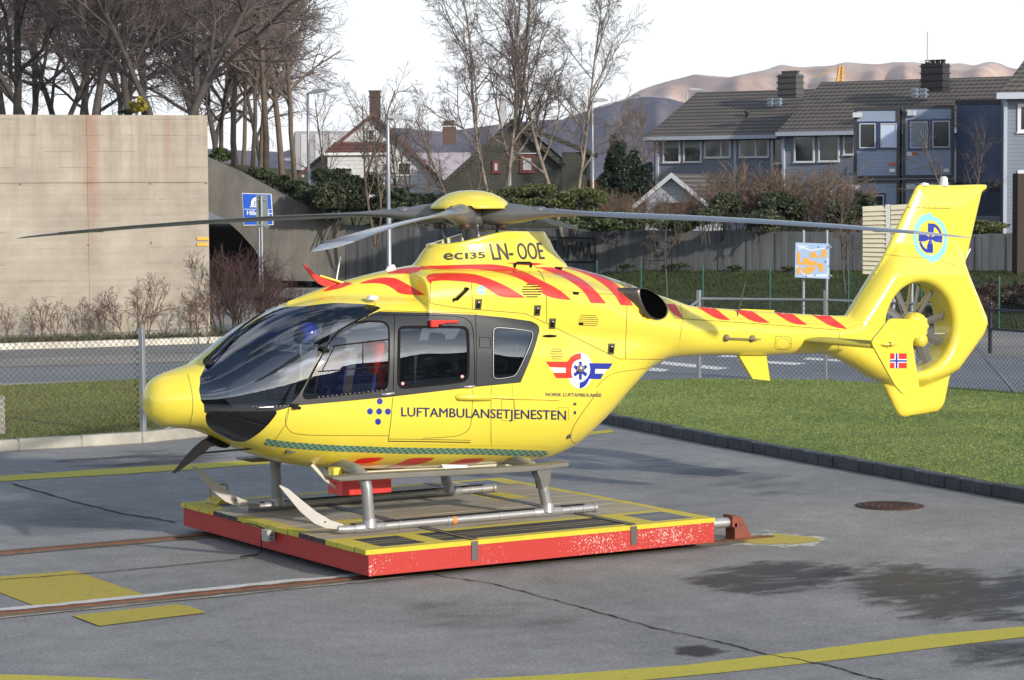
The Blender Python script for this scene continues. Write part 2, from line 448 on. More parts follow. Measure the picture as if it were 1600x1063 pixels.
INTR = mat('cabin_lining', (.035, .037, .042), .8)
BLK = mat('black_paint', (.005, .005, .006), .55, spec=.2)
GREY = mat('step_grey', (.16, .155, .14), .5, var=.15, vscale=4)
ALU = mat('skid_metal', (.36, .36, .37), .45, metal=.5, var=.12, vscale=6)
LETG = mat('dark_lettering', (.045, .045, .05), .4, coat=.3)
def glass_mat(name, tint=(.80, .84, .86), gl=0.06, wave=.12):
    m = bpy.data.materials.new(name); m.use_nodes = True; nt = m.node_tree; nt.nodes.clear()
    o = nt.nodes.new('ShaderNodeOutputMaterial'); t = nt.nodes.new('ShaderNodeBsdfTransparent'); t.inputs[0].default_value = (*tint, 1)
    g = nt.nodes.new('ShaderNodeBsdfGlossy'); g.inputs['Roughness'].default_value = 0.02; g.inputs[0].default_value = (.95, .97, 1, 1)
    f = nt.nodes.new('ShaderNodeFresnel'); f.inputs['IOR'].default_value = 1.5
    ad = nt.nodes.new('ShaderNodeMath'); ad.operation = 'MULTIPLY_ADD'; ad.inputs[1].default_value = 1.35; ad.inputs[2].default_value = gl; ad.use_clamp = True
    tcn = nt.nodes.new('ShaderNodeTexCoord'); n = nt.nodes.new('ShaderNodeTexNoise'); n.inputs['Scale'].default_value = 2.3; n.inputs['Detail'].default_value = 1
    mpn = nt.nodes.new('ShaderNodeMapping'); mpn.inputs['Scale'].default_value = (.6, 1, 2.2)
    bp = nt.nodes.new('ShaderNodeBump'); bp.inputs['Strength'].default_value = wave; bp.inputs['Distance'].default_value = .03
    nt.links.new(tcn.outputs['Object'], mpn.inputs[0]); nt.links.new(mpn.outputs[0], n.inputs['Vector']); nt.links.new(n.outputs['Fac'], bp.inputs['Height'])
    nt.links.new(bp.outputs[0], g.inputs['Normal']); nt.links.new(bp.outputs[0], f.inputs['Normal'])
    mxs = nt.nodes.new('ShaderNodeMixShader')
    nt.links.new(f.outputs[0], ad.inputs[0]); nt.links.new(ad.outputs[0], mxs.inputs[0])
    nt.links.new(t.outputs[0], mxs.inputs[1]); nt.links.new(g.outputs[0], mxs.inputs[2]); nt.links.new(mxs.outputs[0], o.inputs[0])
    MATS[name] = m; return m
GLASS = glass_mat('cabin_glass', (.80, .83, .85), .09, .28)
TINT = glass_mat('tinted_windscreen', (.60, .68, .79), .085, .06)
CHING = glass_mat('chin_window_glass', (.22, .24, .26), .03)

heli = empty('helicopter')
tag(heli, 'yellow air ambulance helicopter with red stripes parked on the red wheeled platform', 'helicopter')

# ---- main mast fairing on the roof
def fairing():
    m = MB(); n = 56; rings = []
    def ring(x0, x1, w, zf, e=2.3, s=1.0):
        out = []
        for k in range(n):
            a = 2*math.pi*k/n; ca, sa = math.cos(a), math.sin(a)
            cx = (x0+x1)/2; hx = (x1-x0)/2
            x = cx+hx*math.copysign(abs(ca)**(2/e), ca)*s; y = w*math.copysign(abs(sa)**(2/e), sa)*s
            t = (x-x0)/(x1-x0); y *= (1.0-0.35*max(0, t-.45))        # narrows towards the back
            out.append(Vector((x, y, zf(x))))
        return out
    ztop = lambda x: 3.075+.125*(lambda t: t*t*(3-2*t))(min(1, max(0, (x+.48)/.80)))-.03*max(0, x-.35)
    lv = [(-.80, 1.22, .47, lambda x: 2.70), (-.68, 1.14, .41, lambda x: 2.84), (-.61, 1.06, .355, lambda x: 2.92), (-.56, 1.00, .325, lambda x: 2.99),
          (-.52, .945, .315, lambda x: 2.99+.55*(ztop(x)-2.99)), (-.50, .90, .310, lambda x: ztop(x)-.035), (-.505, .885, .318, lambda x: ztop(x)-.008), (-.49, .87, .308, ztop)]
    R = [ring(*l) for l in lv]
    R.append(ring(-.43, .80, .262, lambda x: ztop(x)+.002))
    R.append(ring(-.40, .60, .245, lambda x: ztop(x)-.01)); R.append(ring(-.38, .56, .235, lambda x: 2.93))
    vs = [v for r in R for v in r]; fs = []
    for i in range(len(R)-1):
        for k in range(n): fs.append((i*n+k, i*n+(k+1) % n, (i+1)*n+(k+1) % n, (i+1)*n+k))
    m.add(vs, fs[:8*n], 0, True); m.add(vs, fs[8*n:9*n], 0, True); m.add(vs, fs[9*n:], 1, True)
    m.add(R[-1], [tuple(range(n))], 2)
    return m
fm = fairing()
fo = fm.build('mast_fairing', [YEL, mat('fairing_inner_white', (.62, .64, .60), .5), BLK], heli)
# combined surface that takes the markings
_fv = [tuple(v) for v in fm.v]; _nb = len(H_V)
HB = BVHTree.FromPolygons([tuple(v) for v in H_V]+_fv, [tuple(int(i) for i in t) for t in H_T]+[tuple(i+_nb for i in f) for f in fm.f])

# ---- painted markings laid 2-3 mm proud of the skin
mark = {}
def addmark(mname, vs, fs):
    mark.setdefault(mname, MB()).add(vs, fs)
def cells(pts, step):
    """flat outline -> small faces"""
    tri = tessellate_polygon([[Vector((p[0], p[1], 0)) for p in pts]])
    bm = bmesh.new(); vv = [bm.verts.new((p[0], p[1], 0)) for p in pts]
    for t in tri:
        try: bm.faces.new([vv[i] for i in t])
        except ValueError: pass
    xs = [p[0] for p in pts]; ys = [p[1] for p in pts]
    for ax, lo, hi in ((0, min(xs), max(xs)), (1, min(ys), max(ys))):
        c = lo+step
        while c < hi:
            co = (c, 0, 0) if ax == 0 else (0, c, 0); no = (1, 0, 0) if ax == 0 else (0, 1, 0)
            bmesh.ops.bisect_plane(bm, geom=bm.verts[:]+bm.edges[:]+bm.faces[:], plane_co=co, plane_no=no, dist=1e-6)
            c += step
    bmesh.ops.remove_doubles(bm, verts=bm.verts[:], dist=1e-5)
    bm.verts.index_update()
    V = [(v.co.x, v.co.y) for v in bm.verts]; Fc = [tuple(v.index for v in f.verts) for f in bm.faces]
    bm.free(); return V, Fc
def project(V, Fc, fn):
    P = [fn(*v) for v in V]; keep = [f for f in Fc if all(P[i] is not None for i in f)]
    keep = [f for f in keep if max((P[i]-P[f[0]]).length for i in f) < 0.35]
    P = [p if p is not None else Vector((0, 0, 0)) for p in P]
    used = sorted({i for f in keep for i in f}); mp_ = {i: k for k, i in enumerate(used)}
    return [P[i] for i in used], [tuple(mp_[i] for i in f) for f in keep]
def soft(P, n=2):
    """rounds the gentle bends, keeps the sharp corners"""
    P = [np.array(p, float) for p in P]
    for _ in range(n):
        Q = []; m = len(P)
        for i in range(m):
            a, b, c = P[i-1], P[i], P[(i+1) % m]; u1, u2 = b-a, c-b
            cs = np.dot(u1, u2)/(np.linalg.norm(u1)*np.linalg.norm(u2)+1e-9)
            Q += [b] if cs < .72 else [b*.75+a*.25, b*.75+c*.25]
        P = Q
    return [tuple(p) for p in P]
def paint(mname, pts, off=.0025, step=5.0, sm=0, fn=None):
    if sm: pts = soft(pts, sm)
    V, Fc = cells(pts, step)
    P, K = project(V, Fc, fn or (lambda u, v: hit(u, v, off)))
    addmark(mname, P, K)
def line(mname, pts, w=1.0, off=.003, closed=False, sm=0, fn=None):
    pts = chaikin(pts, sm, closed) if sm else [tuple(p) for p in pts]
    if closed: pts = pts+[pts[0]]
    dens = []
    for a, b in zip(pts[:-1], pts[1:]):
        n = max(1, int(math.hypot(b[0]-a[0], b[1]-a[1])/4))
        dens += [(a[0]+(b[0]-a[0])*k/n, a[1]+(b[1]-a[1])*k/n) for k in range(n)]
    dens.append(pts[-1]); V = []
    for i, p in enumerate(dens):
        a = dens[max(0, i-1)]; b = dens[min(len(dens)-1, i+1)]
        if closed and i in (0, len(dens)-1): a, b = dens[-2], dens[1]
        dx, dy = b[0]-a[0], b[1]-a[1]; l = math.hypot(dx, dy) or 1
        V += [(p[0]-dy/l*w/2, p[1]+dx/l*w/2), (p[0]+dy/l*w/2, p[1]-dx/l*w/2)]
    Fc = [(2*i, 2*i+1, 2*i+3, 2*i+2) for i in range(len(dens)-1)]
    P, K = project(V, Fc, fn or (lambda u, v: hit(u, v, off)))
    addmark(mname, P, K)
def text_cells(s, bold=0.0, spacing=1.0, step=.25):
    cu = bpy.data.curves.new('t', 'FONT'); cu.body = s; cu.offset = bold; cu.space_character = spacing; cu.resolution_u = 3
    ob = bpy.data.objects.new('t', cu); COL.objects.link(ob)
    bpy.context.view_layer.update()
    me = bpy.data.meshes.new_from_object(ob.evaluated_get(bpy.context.evaluated_depsgraph_get()))
    bm = bmesh.new(); bm.from_mesh(me); bmesh.ops.remove_doubles(bm, verts=bm.verts[:], dist=1e-6)
    xs = [v.co.x for v in bm.verts]; ys = [v.co.y for v in bm.verts]
    for ax, lo, hi in ((0, min(xs), max(xs)), (1, min(ys), max(ys))):
        c = lo+step
        while c < hi:
            bmesh.ops.bisect_plane(bm, geom=bm.verts[:]+bm.edges[:]+bm.faces[:], plane_co=((c, 0, 0) if ax == 0 else (0, c, 0)), plane_no=((1, 0, 0) if ax == 0 else (0, 1, 0)), dist=1e-6)
            c += step
    bm.verts.index_update()
    x0, x1, y0, y1 = min(xs), max(xs), 0.0, max(ys)
    V = [((v.co.x-x0)/(x1-x0), (v.co.y)/(y1)) for v in bm.verts]; Fc = [tuple(v.index for v in f.verts) for f in bm.faces]
    bm.free(); bpy.data.objects.remove(ob); bpy.data.curves.remove(cu); bpy.data.meshes.remove(me)
    return V, Fc
def lettering(mname, s, BL, BR, TL, TR, bold=0.0, spacing=1.0, off=.003, fn=None, step=.3):
    V, Fc = text_cells(s, 0, spacing, step)
    if bold > 0:
        for k, (du, dv) in enumerate(((-bold, 0), (bold, 0), (0, -bold*.7), (0, bold*.7))):
            lettering(mname, s, *[(q[0]+du, q[1]+dv) for q in (BL, BR, TL, TR)], bold=0, spacing=spacing, off=off+.0002*(k+1), step=step)
    W = [((BL[0]*(1-a)+BR[0]*a)*(1-b)+(TL[0]*(1-a)+TR[0]*a)*b, (BL[1]*(1-a)+BR[1]*a)*(1-b)+(TL[1]*(1-a)+TR[1]*a)*b) for a, b in V]
    P, K = project(W, Fc, fn or (lambda u, v: hit(u, v, off)))
    addmark(mname, P, K)
def ell(cx, cy, rx, ry, a0=0, a1=360, n=28):
    return [(cx+rx*math.cos(R_(a0+(a1-a0)*k/n)), cy-ry*math.sin(R_(a0+(a1-a0)*k/n))) for k in range(n + (0 if a1-a0 == 360 else 1))]

# red warning stripes
for P_ in [
    [(565, 441), (592, 434), (614, 434), (625, 438), (647, 450.5), (666, 461.5), (625, 460.7), (614, 450.5), (595, 442), (562, 443.6)],
    [(504, 456), (529, 439), (552, 443), (530, 452)],
    [(606, 426), (620, 421), (652, 417), (660, 420), (651, 427), (630, 428), (606, 428)],
    [(655, 416.5), (690, 415), (757, 413), (779, 414), (805, 419), (824, 427), (843, 437), (875, 453), (892.7, 469.4), (856, 465.5), (830, 446), (808, 433.5), (779, 425.6), (755, 421), (700, 420.5), (658, 421.5)],
    [(665.6, 433.5), (672, 427.8), (696, 426.5), (732.8, 427), (753.6, 432), (779, 441.5), (798, 451), (820.7, 465.5), (782, 465), (766, 454), (753.6, 446), (737.6, 441.5), (696, 438), (675, 440), (673, 444.7), (667.8, 438)],
    [(836.7, 417.6), (865.5, 417.6), (888, 425.5), (910, 436.7), (929.5, 452.7), (947, 474.5), (923, 473.5), (915, 459), (900.7, 446), (881.5, 433.5), (856, 424)],
    [(881.5, 417.6), (900.7, 419), (926, 425.5), (948.7, 435), (968, 448), (980.7, 462), (988.7, 478), (969.5, 477), (961.5, 462), (945.5, 446), (926, 433.5), (904, 424)],
    [(968, 437), (979, 441), (988, 448), (984, 449.5)],
    [(787, 411), (835, 410.5), (850, 413), (830, 416)],
    [(1041, 475), (1054.5, 476), (1067.7, 497.6), (1060, 496), (1049, 488)],
    [(1080, 474), (1109, 475), (1141, 500.6), (1120.4, 500)], [(1136, 477), (1164, 479), (1203, 505), (1175, 504)],
    [(1198, 481), (1228, 483), (1261.5, 508), (1237, 507)], [(1256, 484), (1289, 487), (1324, 514.5), (1297, 511)],
    [(551, 724), (562, 715), (600, 715), (594, 719), (575, 724)], [(597, 731.5), (612.5, 728.4), (631, 720.6), (640.6, 715.3), (679.7, 715.3), (668.7, 722), (640.6, 728.4), (618.7, 732)],
    [(684, 730), (706, 723.7), (722, 716.5), (757.8, 716), (747, 723.7), (718.7, 731.5)], [(768.7, 732), (787.5, 722), (798, 717.5), (831, 717.5), (818.7, 725), (800, 730)],
    [(847, 728), (875, 715), (866, 724)]]:
    paint('red', P_, sm=2, step=1.6 if P_[0][0] > 1000 else 3.0)
# chequered band
ct = pchip([417, 444, 471, 520, 572, 600, 662, 737, 800, 856], [685.5, 689.6, 692, 695.5, 697.5, 698.7, 700, 700.6, 702.5, 704.5])
u = 417.0; k = 0
while u < 853:
    for r in range(3):
        a, b = u-r*1.6, u+5.0-r*1.6
        q = [(a, float(ct(u))+r*3.1), (b, float(ct(u+5))+r*3.1), (b-1.6, float(ct(u+5))+(r+1)*3.1), (a-1.6, float(ct(u))+(r+1)*3.1)]
        P, K = project(q, [(0, 1, 2, 3)], lambda x, y: hit(x, y, .0028)); addmark('green' if (k+r) % 2 == 0 else 'silver', P, K)
    u += 5.0; k += 1
# five navy dots
for c in [(593.3, 627.3), (578, 643), (592.3, 643), (606, 643.3), (590.6, 659)]:
    paint('blue', ell(c[0], c[1], 4.6, 4.9, n=20), step=4)
lettering('navy', 'LUFTAMBULANSETJENESTEN', (627, 650.5), (884, 656.0), (627, 636.5), (884, 641.8), bold=.35)
lettering('navy', 'NORSK LUFTAMBULANSE', (852.4, 619.2), (939.6, 620.4), (852.4, 613.8), (939.6, 615.2), bold=.12)
lettering('dark', 'ec', (694, 406.4), (722.5, 405.2), (693.5, 396.4), (722.5, 395.2), bold=.75)
lettering('dark', '1', (727.2, 405.0), (731.2, 404.7), (726.7, 395.6), (730.7, 395.3), bold=.35); lettering('dark', '35', (735, 404.6), (758, 403.2), (734, 395.1), (757, 393.4), bold=.65)
lettering('dark', 'LN-', (770.5, 406.4), (803, 405.8), (764.5, 381.5), (798, 380.4), bold=.6)
lettering('dark', 'OOE', (811, 405.7), (851, 405.2), (806, 380.0), (845.5, 379.2), bold=.45)
# winged roundel
def zl(pts): return [(850+x/4.252, 390+y/4.252) for x, y in pts]
paint('white', ell(906.4, 579.3, 20.5, 28.2), .0022, 5)
paint('red', zl([(10, 745), (155, 745), (180, 712), (210, 694), (245, 688), (245, 728), (222, 734), (200, 745), (188, 765), (180, 800), (182, 830), (190, 855), (80, 855), (60, 820), (145, 820), (145, 785), (40, 782)]), .0034, 4)
paint('white', zl([(38, 784), (143, 786), (143, 818), (62, 818)]), .0030, 4)
paint('blue', zl([(298, 755), (455, 757), (430, 795), (340, 793), (336, 825), (395, 825), (375, 862), (300, 860), (283, 895), (262, 915), (235, 925), (235, 885), (262, 876), (285, 855), (302, 825), (306, 790)]), .0034, 4)
paint('white', zl([(340, 795), (420, 797), (402, 823), (338, 823)]), .0030, 4)
for a in (0, 60, 120):
    ca, sa = math.cos(R_(a)), math.sin(R_(a)); q = []
    for (lx, ly) in ((-12, -60), (12, -60), (12, 60), (-12, 60)):
        x = lx*ca-ly*sa; y = lx*sa+ly*ca; q.append((240+x*.8, 805+y))
    paint('blue', zl(q), .0036+a*1e-5, 5)
# tail roundel
paint('sky', ell(1453.5, 372, 26.5, 34, 0, 360, 36), .0026, 6)
paint('yellow', ell(1453.5, 372, 21, 27.5, 0, 360, 32), .0034, 6)
paint('sky', [(1427, 372), (1429, 352), (1438, 338), (1455.5, 332), (1455.5, 340), (1440, 346), (1433, 360)], .0030, 6)
paint('sky', [(1480, 374), (1478, 392), (1468, 406), (1452, 411.5), (1452, 404), (1467, 398), (1474, 386)], .0030, 6)
for a in (0, 90, 180, 270):
    q = []
    for (lx, ly) in ((2.6, -2.0), (9, -4.6), (18.5, -5), (18.5, 5), (9, 4.6), (2.6, 2.0)):
        ca, sa = math.cos(R_(a+3)), math.sin(R_(a+3)); q.append((1453.5+(lx*ca-ly*sa), 372.5+(lx*sa+ly*ca)*1.25))
    paint('blue', q, .0042, 6)
paint('blue', ell(1453.5, 372.5, 3.0, 3.4, n=12), .0044, 6)
for (a0, a1) in ((15, 75), (195, 255)):
    paint('blue', ell(1453.5, 372.5, 18.5, 24, a0, a1, 12)+ell(1453.5, 372.5, 15, 19, a0, a1, 12)[::-1], .0042, 6)
# small blue disc and far details on the cowling
paint('sky', ell(752, 453.5, 6.3, 6.8), .0036, 6); paint('white', [(747, 453), (757, 452), (757, 454.5), (747, 455)], .0042, 6)
lettering('red', 'DC', (722, 735), (728, 735), (722, 732), (728, 732))

# panel seams, door outlines and rivets
S = lambda pts, w=.7, sm=0, m='seam': line(m, pts, w, .0026, False, sm)
S([(452, 637), (444, 657), (451, 674), (467.6, 679.5), (520, 680.6), (608, 681)], .8, 2)
S([(613.5, 622), (611, 655), (606.5, 689)], .9); S([(616.5, 493), (615.5, 560), (614, 620)], 1.0, m='black')
S([(739, 608), (737.5, 640), (736, 664), (731, 673), (722, 679), (709, 682.5), (660, 685)], .8, 2)
S([(455, 629), (467.5, 617.5), (509.7, 541.6), (532, 516), (557.5, 499), (585, 491.5), (620, 492.6), (700, 493.4), (722, 495.5), (733, 501), (739.5, 513), (741.5, 560), (741.7, 604)], 1.0, 2, 'black')
S([(591, 487.5), (600, 486), (743, 489.5), (745, 492)], .6, m='black'); S([(743, 492), (745, 560), (744, 603)], .7, m='black')
S([(606, 689.5), (660, 690), (735, 691.5)], 1.6); S([(606, 686), (660, 686.5), (735, 688)], .8)
S([(479, 445), (560, 487)][:0] or [(673, 444), (672, 474), (700, 479), (733, 483), (820, 490), (853, 505), (900, 528), (940, 548), (967, 561), (1040, 562)], .8)
S([(732, 428), (737, 445), (738, 483)], .8, 1); S([(832, 412), (848, 430), (854, 455), (854, 504)], .8, 1)
S([(968, 437), (978, 452), (980, 478), (978, 520), (977, 560)], .7, 1); S([(591, 486), (585, 480), (586, 473)], .7)
S([(932, 605), (944, 592), (960, 582), (1000, 577), (1032, 571)], .7, 1); S([(934, 612), (906, 650), (893, 672), (891, 688), (897, 693), (911, 692)], .8, 1)
S([(858, 452), (905, 457), (980, 462)], .5); S([(768, 603), (766, 640), (766, 690)], .35); S([(800, 601), (803, 640)], .35)
S([(784, 624), (804, 625), (804, 658), (783, 657), (784, 624)], .5); S([(872, 637), (888, 637), (888, 657), (872, 656), (872, 637)], .4)
S([(293, 585), (300, 610), (302, 640), (296, 665)], .7, 1); S([(444, 662), (440, 690)][:0] or [(428, 690), (446, 664), (452, 640)], .7)
S([(1212, 526), (1232, 526), (1236, 530), (1236, 543), (1231, 547), (1213, 546), (1210, 541), (1212, 526)], .6)
S([(1414, 324), (1450, 325.5), (1484, 326)], .7); S([(1384, 398), (1420, 402), (1460, 404), (1495, 416)], .5)
S([(1052, 497), (1075, 499), (1180, 506), (1310, 516)], .7); S([(1063, 475), (1067, 500), (1062, 530)], .4)
S([(1364, 505), (1340, 508), (1312, 517), (1310, 548)], .4)
for a in range(14):
    ang = a/14*2*math.pi; c = (1223+10.5*math.cos(ang), 537+8.5*math.sin(ang)); paint('seam', ell(c[0], c[1], .8, .8, n=6), .003, 4)
for i in range(52):      # rivet rows on the rear body
    paint('seam', ell(768, 606+i*1.9, .5, .5, n=5), .0026, 4) if i < 50 else None
for i in range(60): paint('seam', ell(620+i*4.0, 694.3+i*.06, .5, .5, n=5), .0026, 4)
for i in range(9): paint('seam', ell(1420+i*8.0, 323.6+i*.2, .7, .7, n=6), .003, 4)
def rivets(pts, sp=6.0, r=.5):
    for a, c in zip(pts[:-1], pts[1:]):
        n = max(1, int(math.hypot(c[0]-a[0], c[1]-a[1])/sp))
        for k in range(n): paint('seam', ell(a[0]+(c[0]-a[0])*k/n, a[1]+(c[1]-a[1])*k/n, r, r, n=5), .0028, 4)
rivets([(676, 471), (703, 475.5), (735, 479.5), (818, 486), (850, 501)], 8); rivets([(984, 455), (984, 500), (981, 557)], 9); rivets([(973, 455), (975, 500), (972, 556)], 9)
rivets([(430, 708), (520, 715), (600, 712.5)], 6, .45); rivets([(985, 566), (1040, 567)], 9, .7); rivets([(1330, 570), (1364, 590), (1400, 605)], 7, .6); rivets([(770, 640), (860, 641)], 5, .4); rivets([(770, 668), (880, 670)], 5, .4); rivets([(880, 520), (940, 556)], 6, .4)
rivets([(1060, 503), (1064, 520), (1060, 545)], 5, .5); rivets([(1080, 500), (1300, 514)], 16, .5); rivets([(720, 524), (720, 596)][:0] or [(748, 500), (748, 600)], 4, .45); rivets([(600, 497), (735, 498.5)][:0] or [(838, 512), (836, 545), (818, 590)], 5, .4); rivets([(1300, 505), (1312, 518), (1308, 548)], 4, .6)
# louvred vents
def vent(cx, cy, rx, ry, n):
    for k in range(n):
        y = cy-ry+2*ry*(k+.5)/n; h = rx*math.sqrt(max(.08, 1-((y-cy)/ry)**2))
        line('black', [(cx-h, y), (cx+h, y)], 1.5 if rx > 14 else 1.0, .0045)
        line('yellow', [(cx-h, y+1.5), (cx+h, y+1.5)], 1.2, .007)
vent(831, 454.5, 16, 11.5, 6); 
for k in range(6): line('seam', [(903+1.5*abs(2.5-k), 492.5+k*3.1), (936-1.5*abs(2.5-k), 493.5+k*3.1)], .9, .004)
for k in range(5): line('seam', [(859+1.5*abs(2-k), 545.5+k*3.8), (880-1.5*abs(2-k), 546+k*3.8)], 1.0, .004)
paint('black', [(904, 504), (911, 504), (911, 508), (904, 508)], .006, 4); paint('black', [(895, 456.5), (904, 457), (904, 461), (895, 460.5)], .006, 4)
paint('black', ell(858.6, 525.5, 11.5, 2.3), .0045, 5); paint('black', [(866, 417), (880, 418), (876, 423), (868, 420)], .004, 4)
# cowl latches
for (cx, cy) in [(747.5, 475.5), (839.5, 485), (863, 505.5), (955, 545)]:
    paint('seam', [(cx-5, cy-8), (cx+6, cy-8), (cx+4, cy+9), (cx-6, cy+9)], .0026, 4)
    paint('black', [(cx-2.5, cy-5), (cx+3, cy-5), (cx+2, cy+6), (cx-4, cy+6)], .010, 4); paint('silver', [(cx-1.5, cy-4), (cx+2, cy-4), (cx+2, cy-2), (cx-1.5, cy-2)], .0125, 4)
# small emblems and stencils behind the lettering
paint('navy', [(895.5, 631), (900.5, 631), (900, 633.5), (896, 633.5)], .003, 4); paint('navy', [(896, 628.5), (898, 630.5), (900, 628.5), (899.6, 631), (896.4, 631)], .0034, 4)
paint('navy', ell(898, 645, 2, 3, n=8), .003, 4)
# window seals and the sliding panes' bars (black)
wp = [(473.7, 616), (475, 621), (479, 623.3), (486, 622.8), (597, 610.5), (603, 607), (606.3, 600), (608, 560), (608, 516), (606, 508), (600, 503.4), (590, 502), (566, 502.3), (546, 507), (526.6, 519), (509.7, 541.6), (478, 604)]
wc = [(623.3, 520), (624.5, 513.5), (630, 511), (720, 511.3), (728, 513), (731.5, 521), (731.5, 585), (729, 592), (722, 596.5), (640, 605), (629, 606), (623.5, 602), (622.6, 594)]
wr = [(770.8, 520), (771.5, 514), (777, 512), (800, 513.5), (827.5, 517.2), (832.5, 520), (831.7, 530), (822, 554), (811, 577), (806, 585.5), (800, 589), (778, 592.3), (771.5, 590.5), (770.2, 584)]
wpS, wcS, wrS = chaikin(wp, 2), chaikin(wc, 2), chaikin(wr, 2)
line('rubber', wpS, 2.2, .004, True); line('rubber', wcS, 4.2, .005, True); line('silver', wrS, .9, .006, True); line('rubber', wrS, 2.8, .005, True)
line('rubber', [(520, 541), (600, 531.5), (608, 530.5)], 1.9, .006); line('rubber', [(497, 581), (560, 576), (606, 570)], 1.9, .006)
line('rubber', [(523, 541), (503, 580)], 1.3, .006); line('rubber', [(567, 536), (567, 575)], 1.2, .006)
for i in range(16): paint('silver', ell(498+i*7, 620.6-i*.78, .7, .7, n=6), .007, 4)
for i in range(10): paint('silver', ell(395+i*6.2, 635.5-i*.2, .7, .7, n=6), .004, 4)
for i in range(18): paint('silver', ell(771+i*1.0, 528+i*0, .01, .01, n=3), .007, 4) if False else None
line('rubber', [(749, 527), (766, 528), (766, 544), (749, 543.5)], .7, .004, True)
# round warning stickers on the panes
for c in [(629, 599.4), (722, 588.5)]:
    paint('white', ell(c[0], c[1], 2.6, 2.6, n=12), .005, 4); line('red', ell(c[0], c[1], 2.0, 2.0, n=12), .8, .0056, True)

# ---- skin cut into fuselage, doors and glass
# labels: 0 yellow, 1 charcoal, 2 black strip, 10 windscreen, 11 chin pane, 12..14 side panes; +100 cockpit door, +200 cabin door
TM = TriMesh(H_V, H_T)
cabin = lambda V: V[:, 0] < 1.0
frame_px = [(456, 626.5), (440, 630), (390, 633.5), (318, 632), (319, 646), (350, 648), (390, 647), (434, 642.0), (460.8, 634), (614, 620), (741.7, 605), (813.4, 598), (843, 518), (842.5, 511), (838.7, 506.4), (830, 502), (790, 496.5), (743, 492), (680, 489), (591, 487), (582, 490), (549, 507.7), (505, 546), (470, 612)]
def region(poly):
    poly = list(poly)
    def g(V):
        r = poly_sdf(V[:, 0], V[:, 2], poly); return r
    return g
FRX = xz(frame_px)
TM.split(region(FRX), lambda L: np.where(L == 0, 1, L))
ws = [(-3.218, 1.564), (-3.262, 1.63), (-3.268, 1.73), (-3.224, 1.847), (-3.12, 1.95), (-3.03, 2.06), (-3.00, 2.15), (-3.00, 3.0), (-1.0, 3.0), (-1.36, 2.47), (-1.476, 2.426), (-1.748, 2.317), (-2.087, 2.093), (-2.347, 1.695), (-2.457, 1.575), (-2.60, 1.556), (-2.835, 1.55)]
ws_top = pchip([0, .05, .237, .42, .478, .54, .7], [-2.22, -2.20, -2.09, -1.70, -1.50, -1.38, -1.3])
def g_ws(V):
    x, y, z = V.T; a = np.abs(y)
    post = .022+.05*np.clip((-2.8-x)/.3, 0, 1)
    g = np.maximum(poly_sdf(x, z, ws), post-a)
    return np.maximum(g, np.where(z > 2.3, x-ws_top(a), -9))
TM.split(g_ws, lambda L: np.full_like(L, 10))
CH = xz(chaikin([(322, 642.6), (350, 643.2), (390, 643), (434.5, 640.5), (432, 648), (413, 671), (389.7, 688), (376, 692), (352, 686), (328.7, 671), (320.5, 659)], 2))
def g_ch(V): return np.maximum(poly_sdf(V[:, 0], V[:, 2], CH), .20-np.abs(V[:, 1]))
TM.split(g_ch, lambda L: np.full_like(L, 11))
for poly, lab in ((xz(wpS), 12), (xz(wcS), 13), (xz(wrS), 14)):
    TM.split(region(poly), lambda L, lab=lab: np.full_like(L, lab))
d1 = xz(chaikin([(452, 637), (444, 657), (451, 674), (467.6, 679.5), (608, 681), (611, 655), (613.5, 622), (615.5, 560), (616.5, 493), (585, 491.5), (557.5, 499), (532, 516), (509.7, 541.6), (467.5, 617.5), (455, 629)], 1))
d2 = xz(chaikin([(606.5, 689), (660, 685), (709, 682.5), (722, 679), (731, 673), (736, 664), (739, 608), (741.7, 560), (739.5, 513), (733, 501), (722, 495.5), (700, 493.4), (616.5, 493), (615.5, 560), (613.5, 622)], 1))
TM.split(region(d1), lambda L: np.where(L != 10, L+100, L)); TM.split(region(d2), lambda L: np.where(L < 100, L+200, L))
fus = TM.obj('fuselage', {0: 0, 1: 1}, [YEL, CHAR, INTR], heli)
# lining on the cabin's inside
lin_T = TM.T[(np.isin(TM.L, [0, 1, 100, 101, 200, 201])) & (TM.V[TM.T].mean(1)[:, 0] < 0.95) & (TM.V[TM.T].mean(1)[:, 0] > -3.2)]
tn = np.cross(TM.V[TM.T[:, 1]]-TM.V[TM.T[:, 0]], TM.V[TM.T[:, 2]]-TM.V[TM.T[:, 0]]); vn = np.zeros_like(TM.V)
for k in range(3): np.add.at(vn, TM.T[:, k], tn)
vn /= np.linalg.norm(vn, axis=1, keepdims=True)+1e-12
used, inv = np.unique(lin_T, return_inverse=True)
mL = MB(); mL.add((TM.V[used]-vn[used]*.022).tolist(), [tuple(int(i) for i in t[::-1]) for t in inv.reshape(-1, 3)], 0, True)
mL.build('cabin_lining', INTR, heli, fix=False)
def halves(name, labels, mats, sub=None):
    out = []
    for sg in (-1, 1):
        L0 = TM.L.copy(); cy = TM.V[TM.T].mean(1)[:, 1]*sg
        TM.L[cy < 0] = -1
        o = TM.obj(name, labels, mats, heli if sub is None else sub[0 if sg < 0 else 1]); TM.L = L0; out.append(o)
    return out
cd_ = halves('cockpit_door', {100: 0, 101: 1}, [YEL, CHAR]); sd_ = halves('sliding_door', {200: 0, 201: 1}, [YEL, CHAR])
halves('door_window', {112: 0, 12: 0, 212: 0}, [GLASS], cd_); halves('door_window', {213: 0, 13: 0, 113: 0}, [GLASS], sd_)
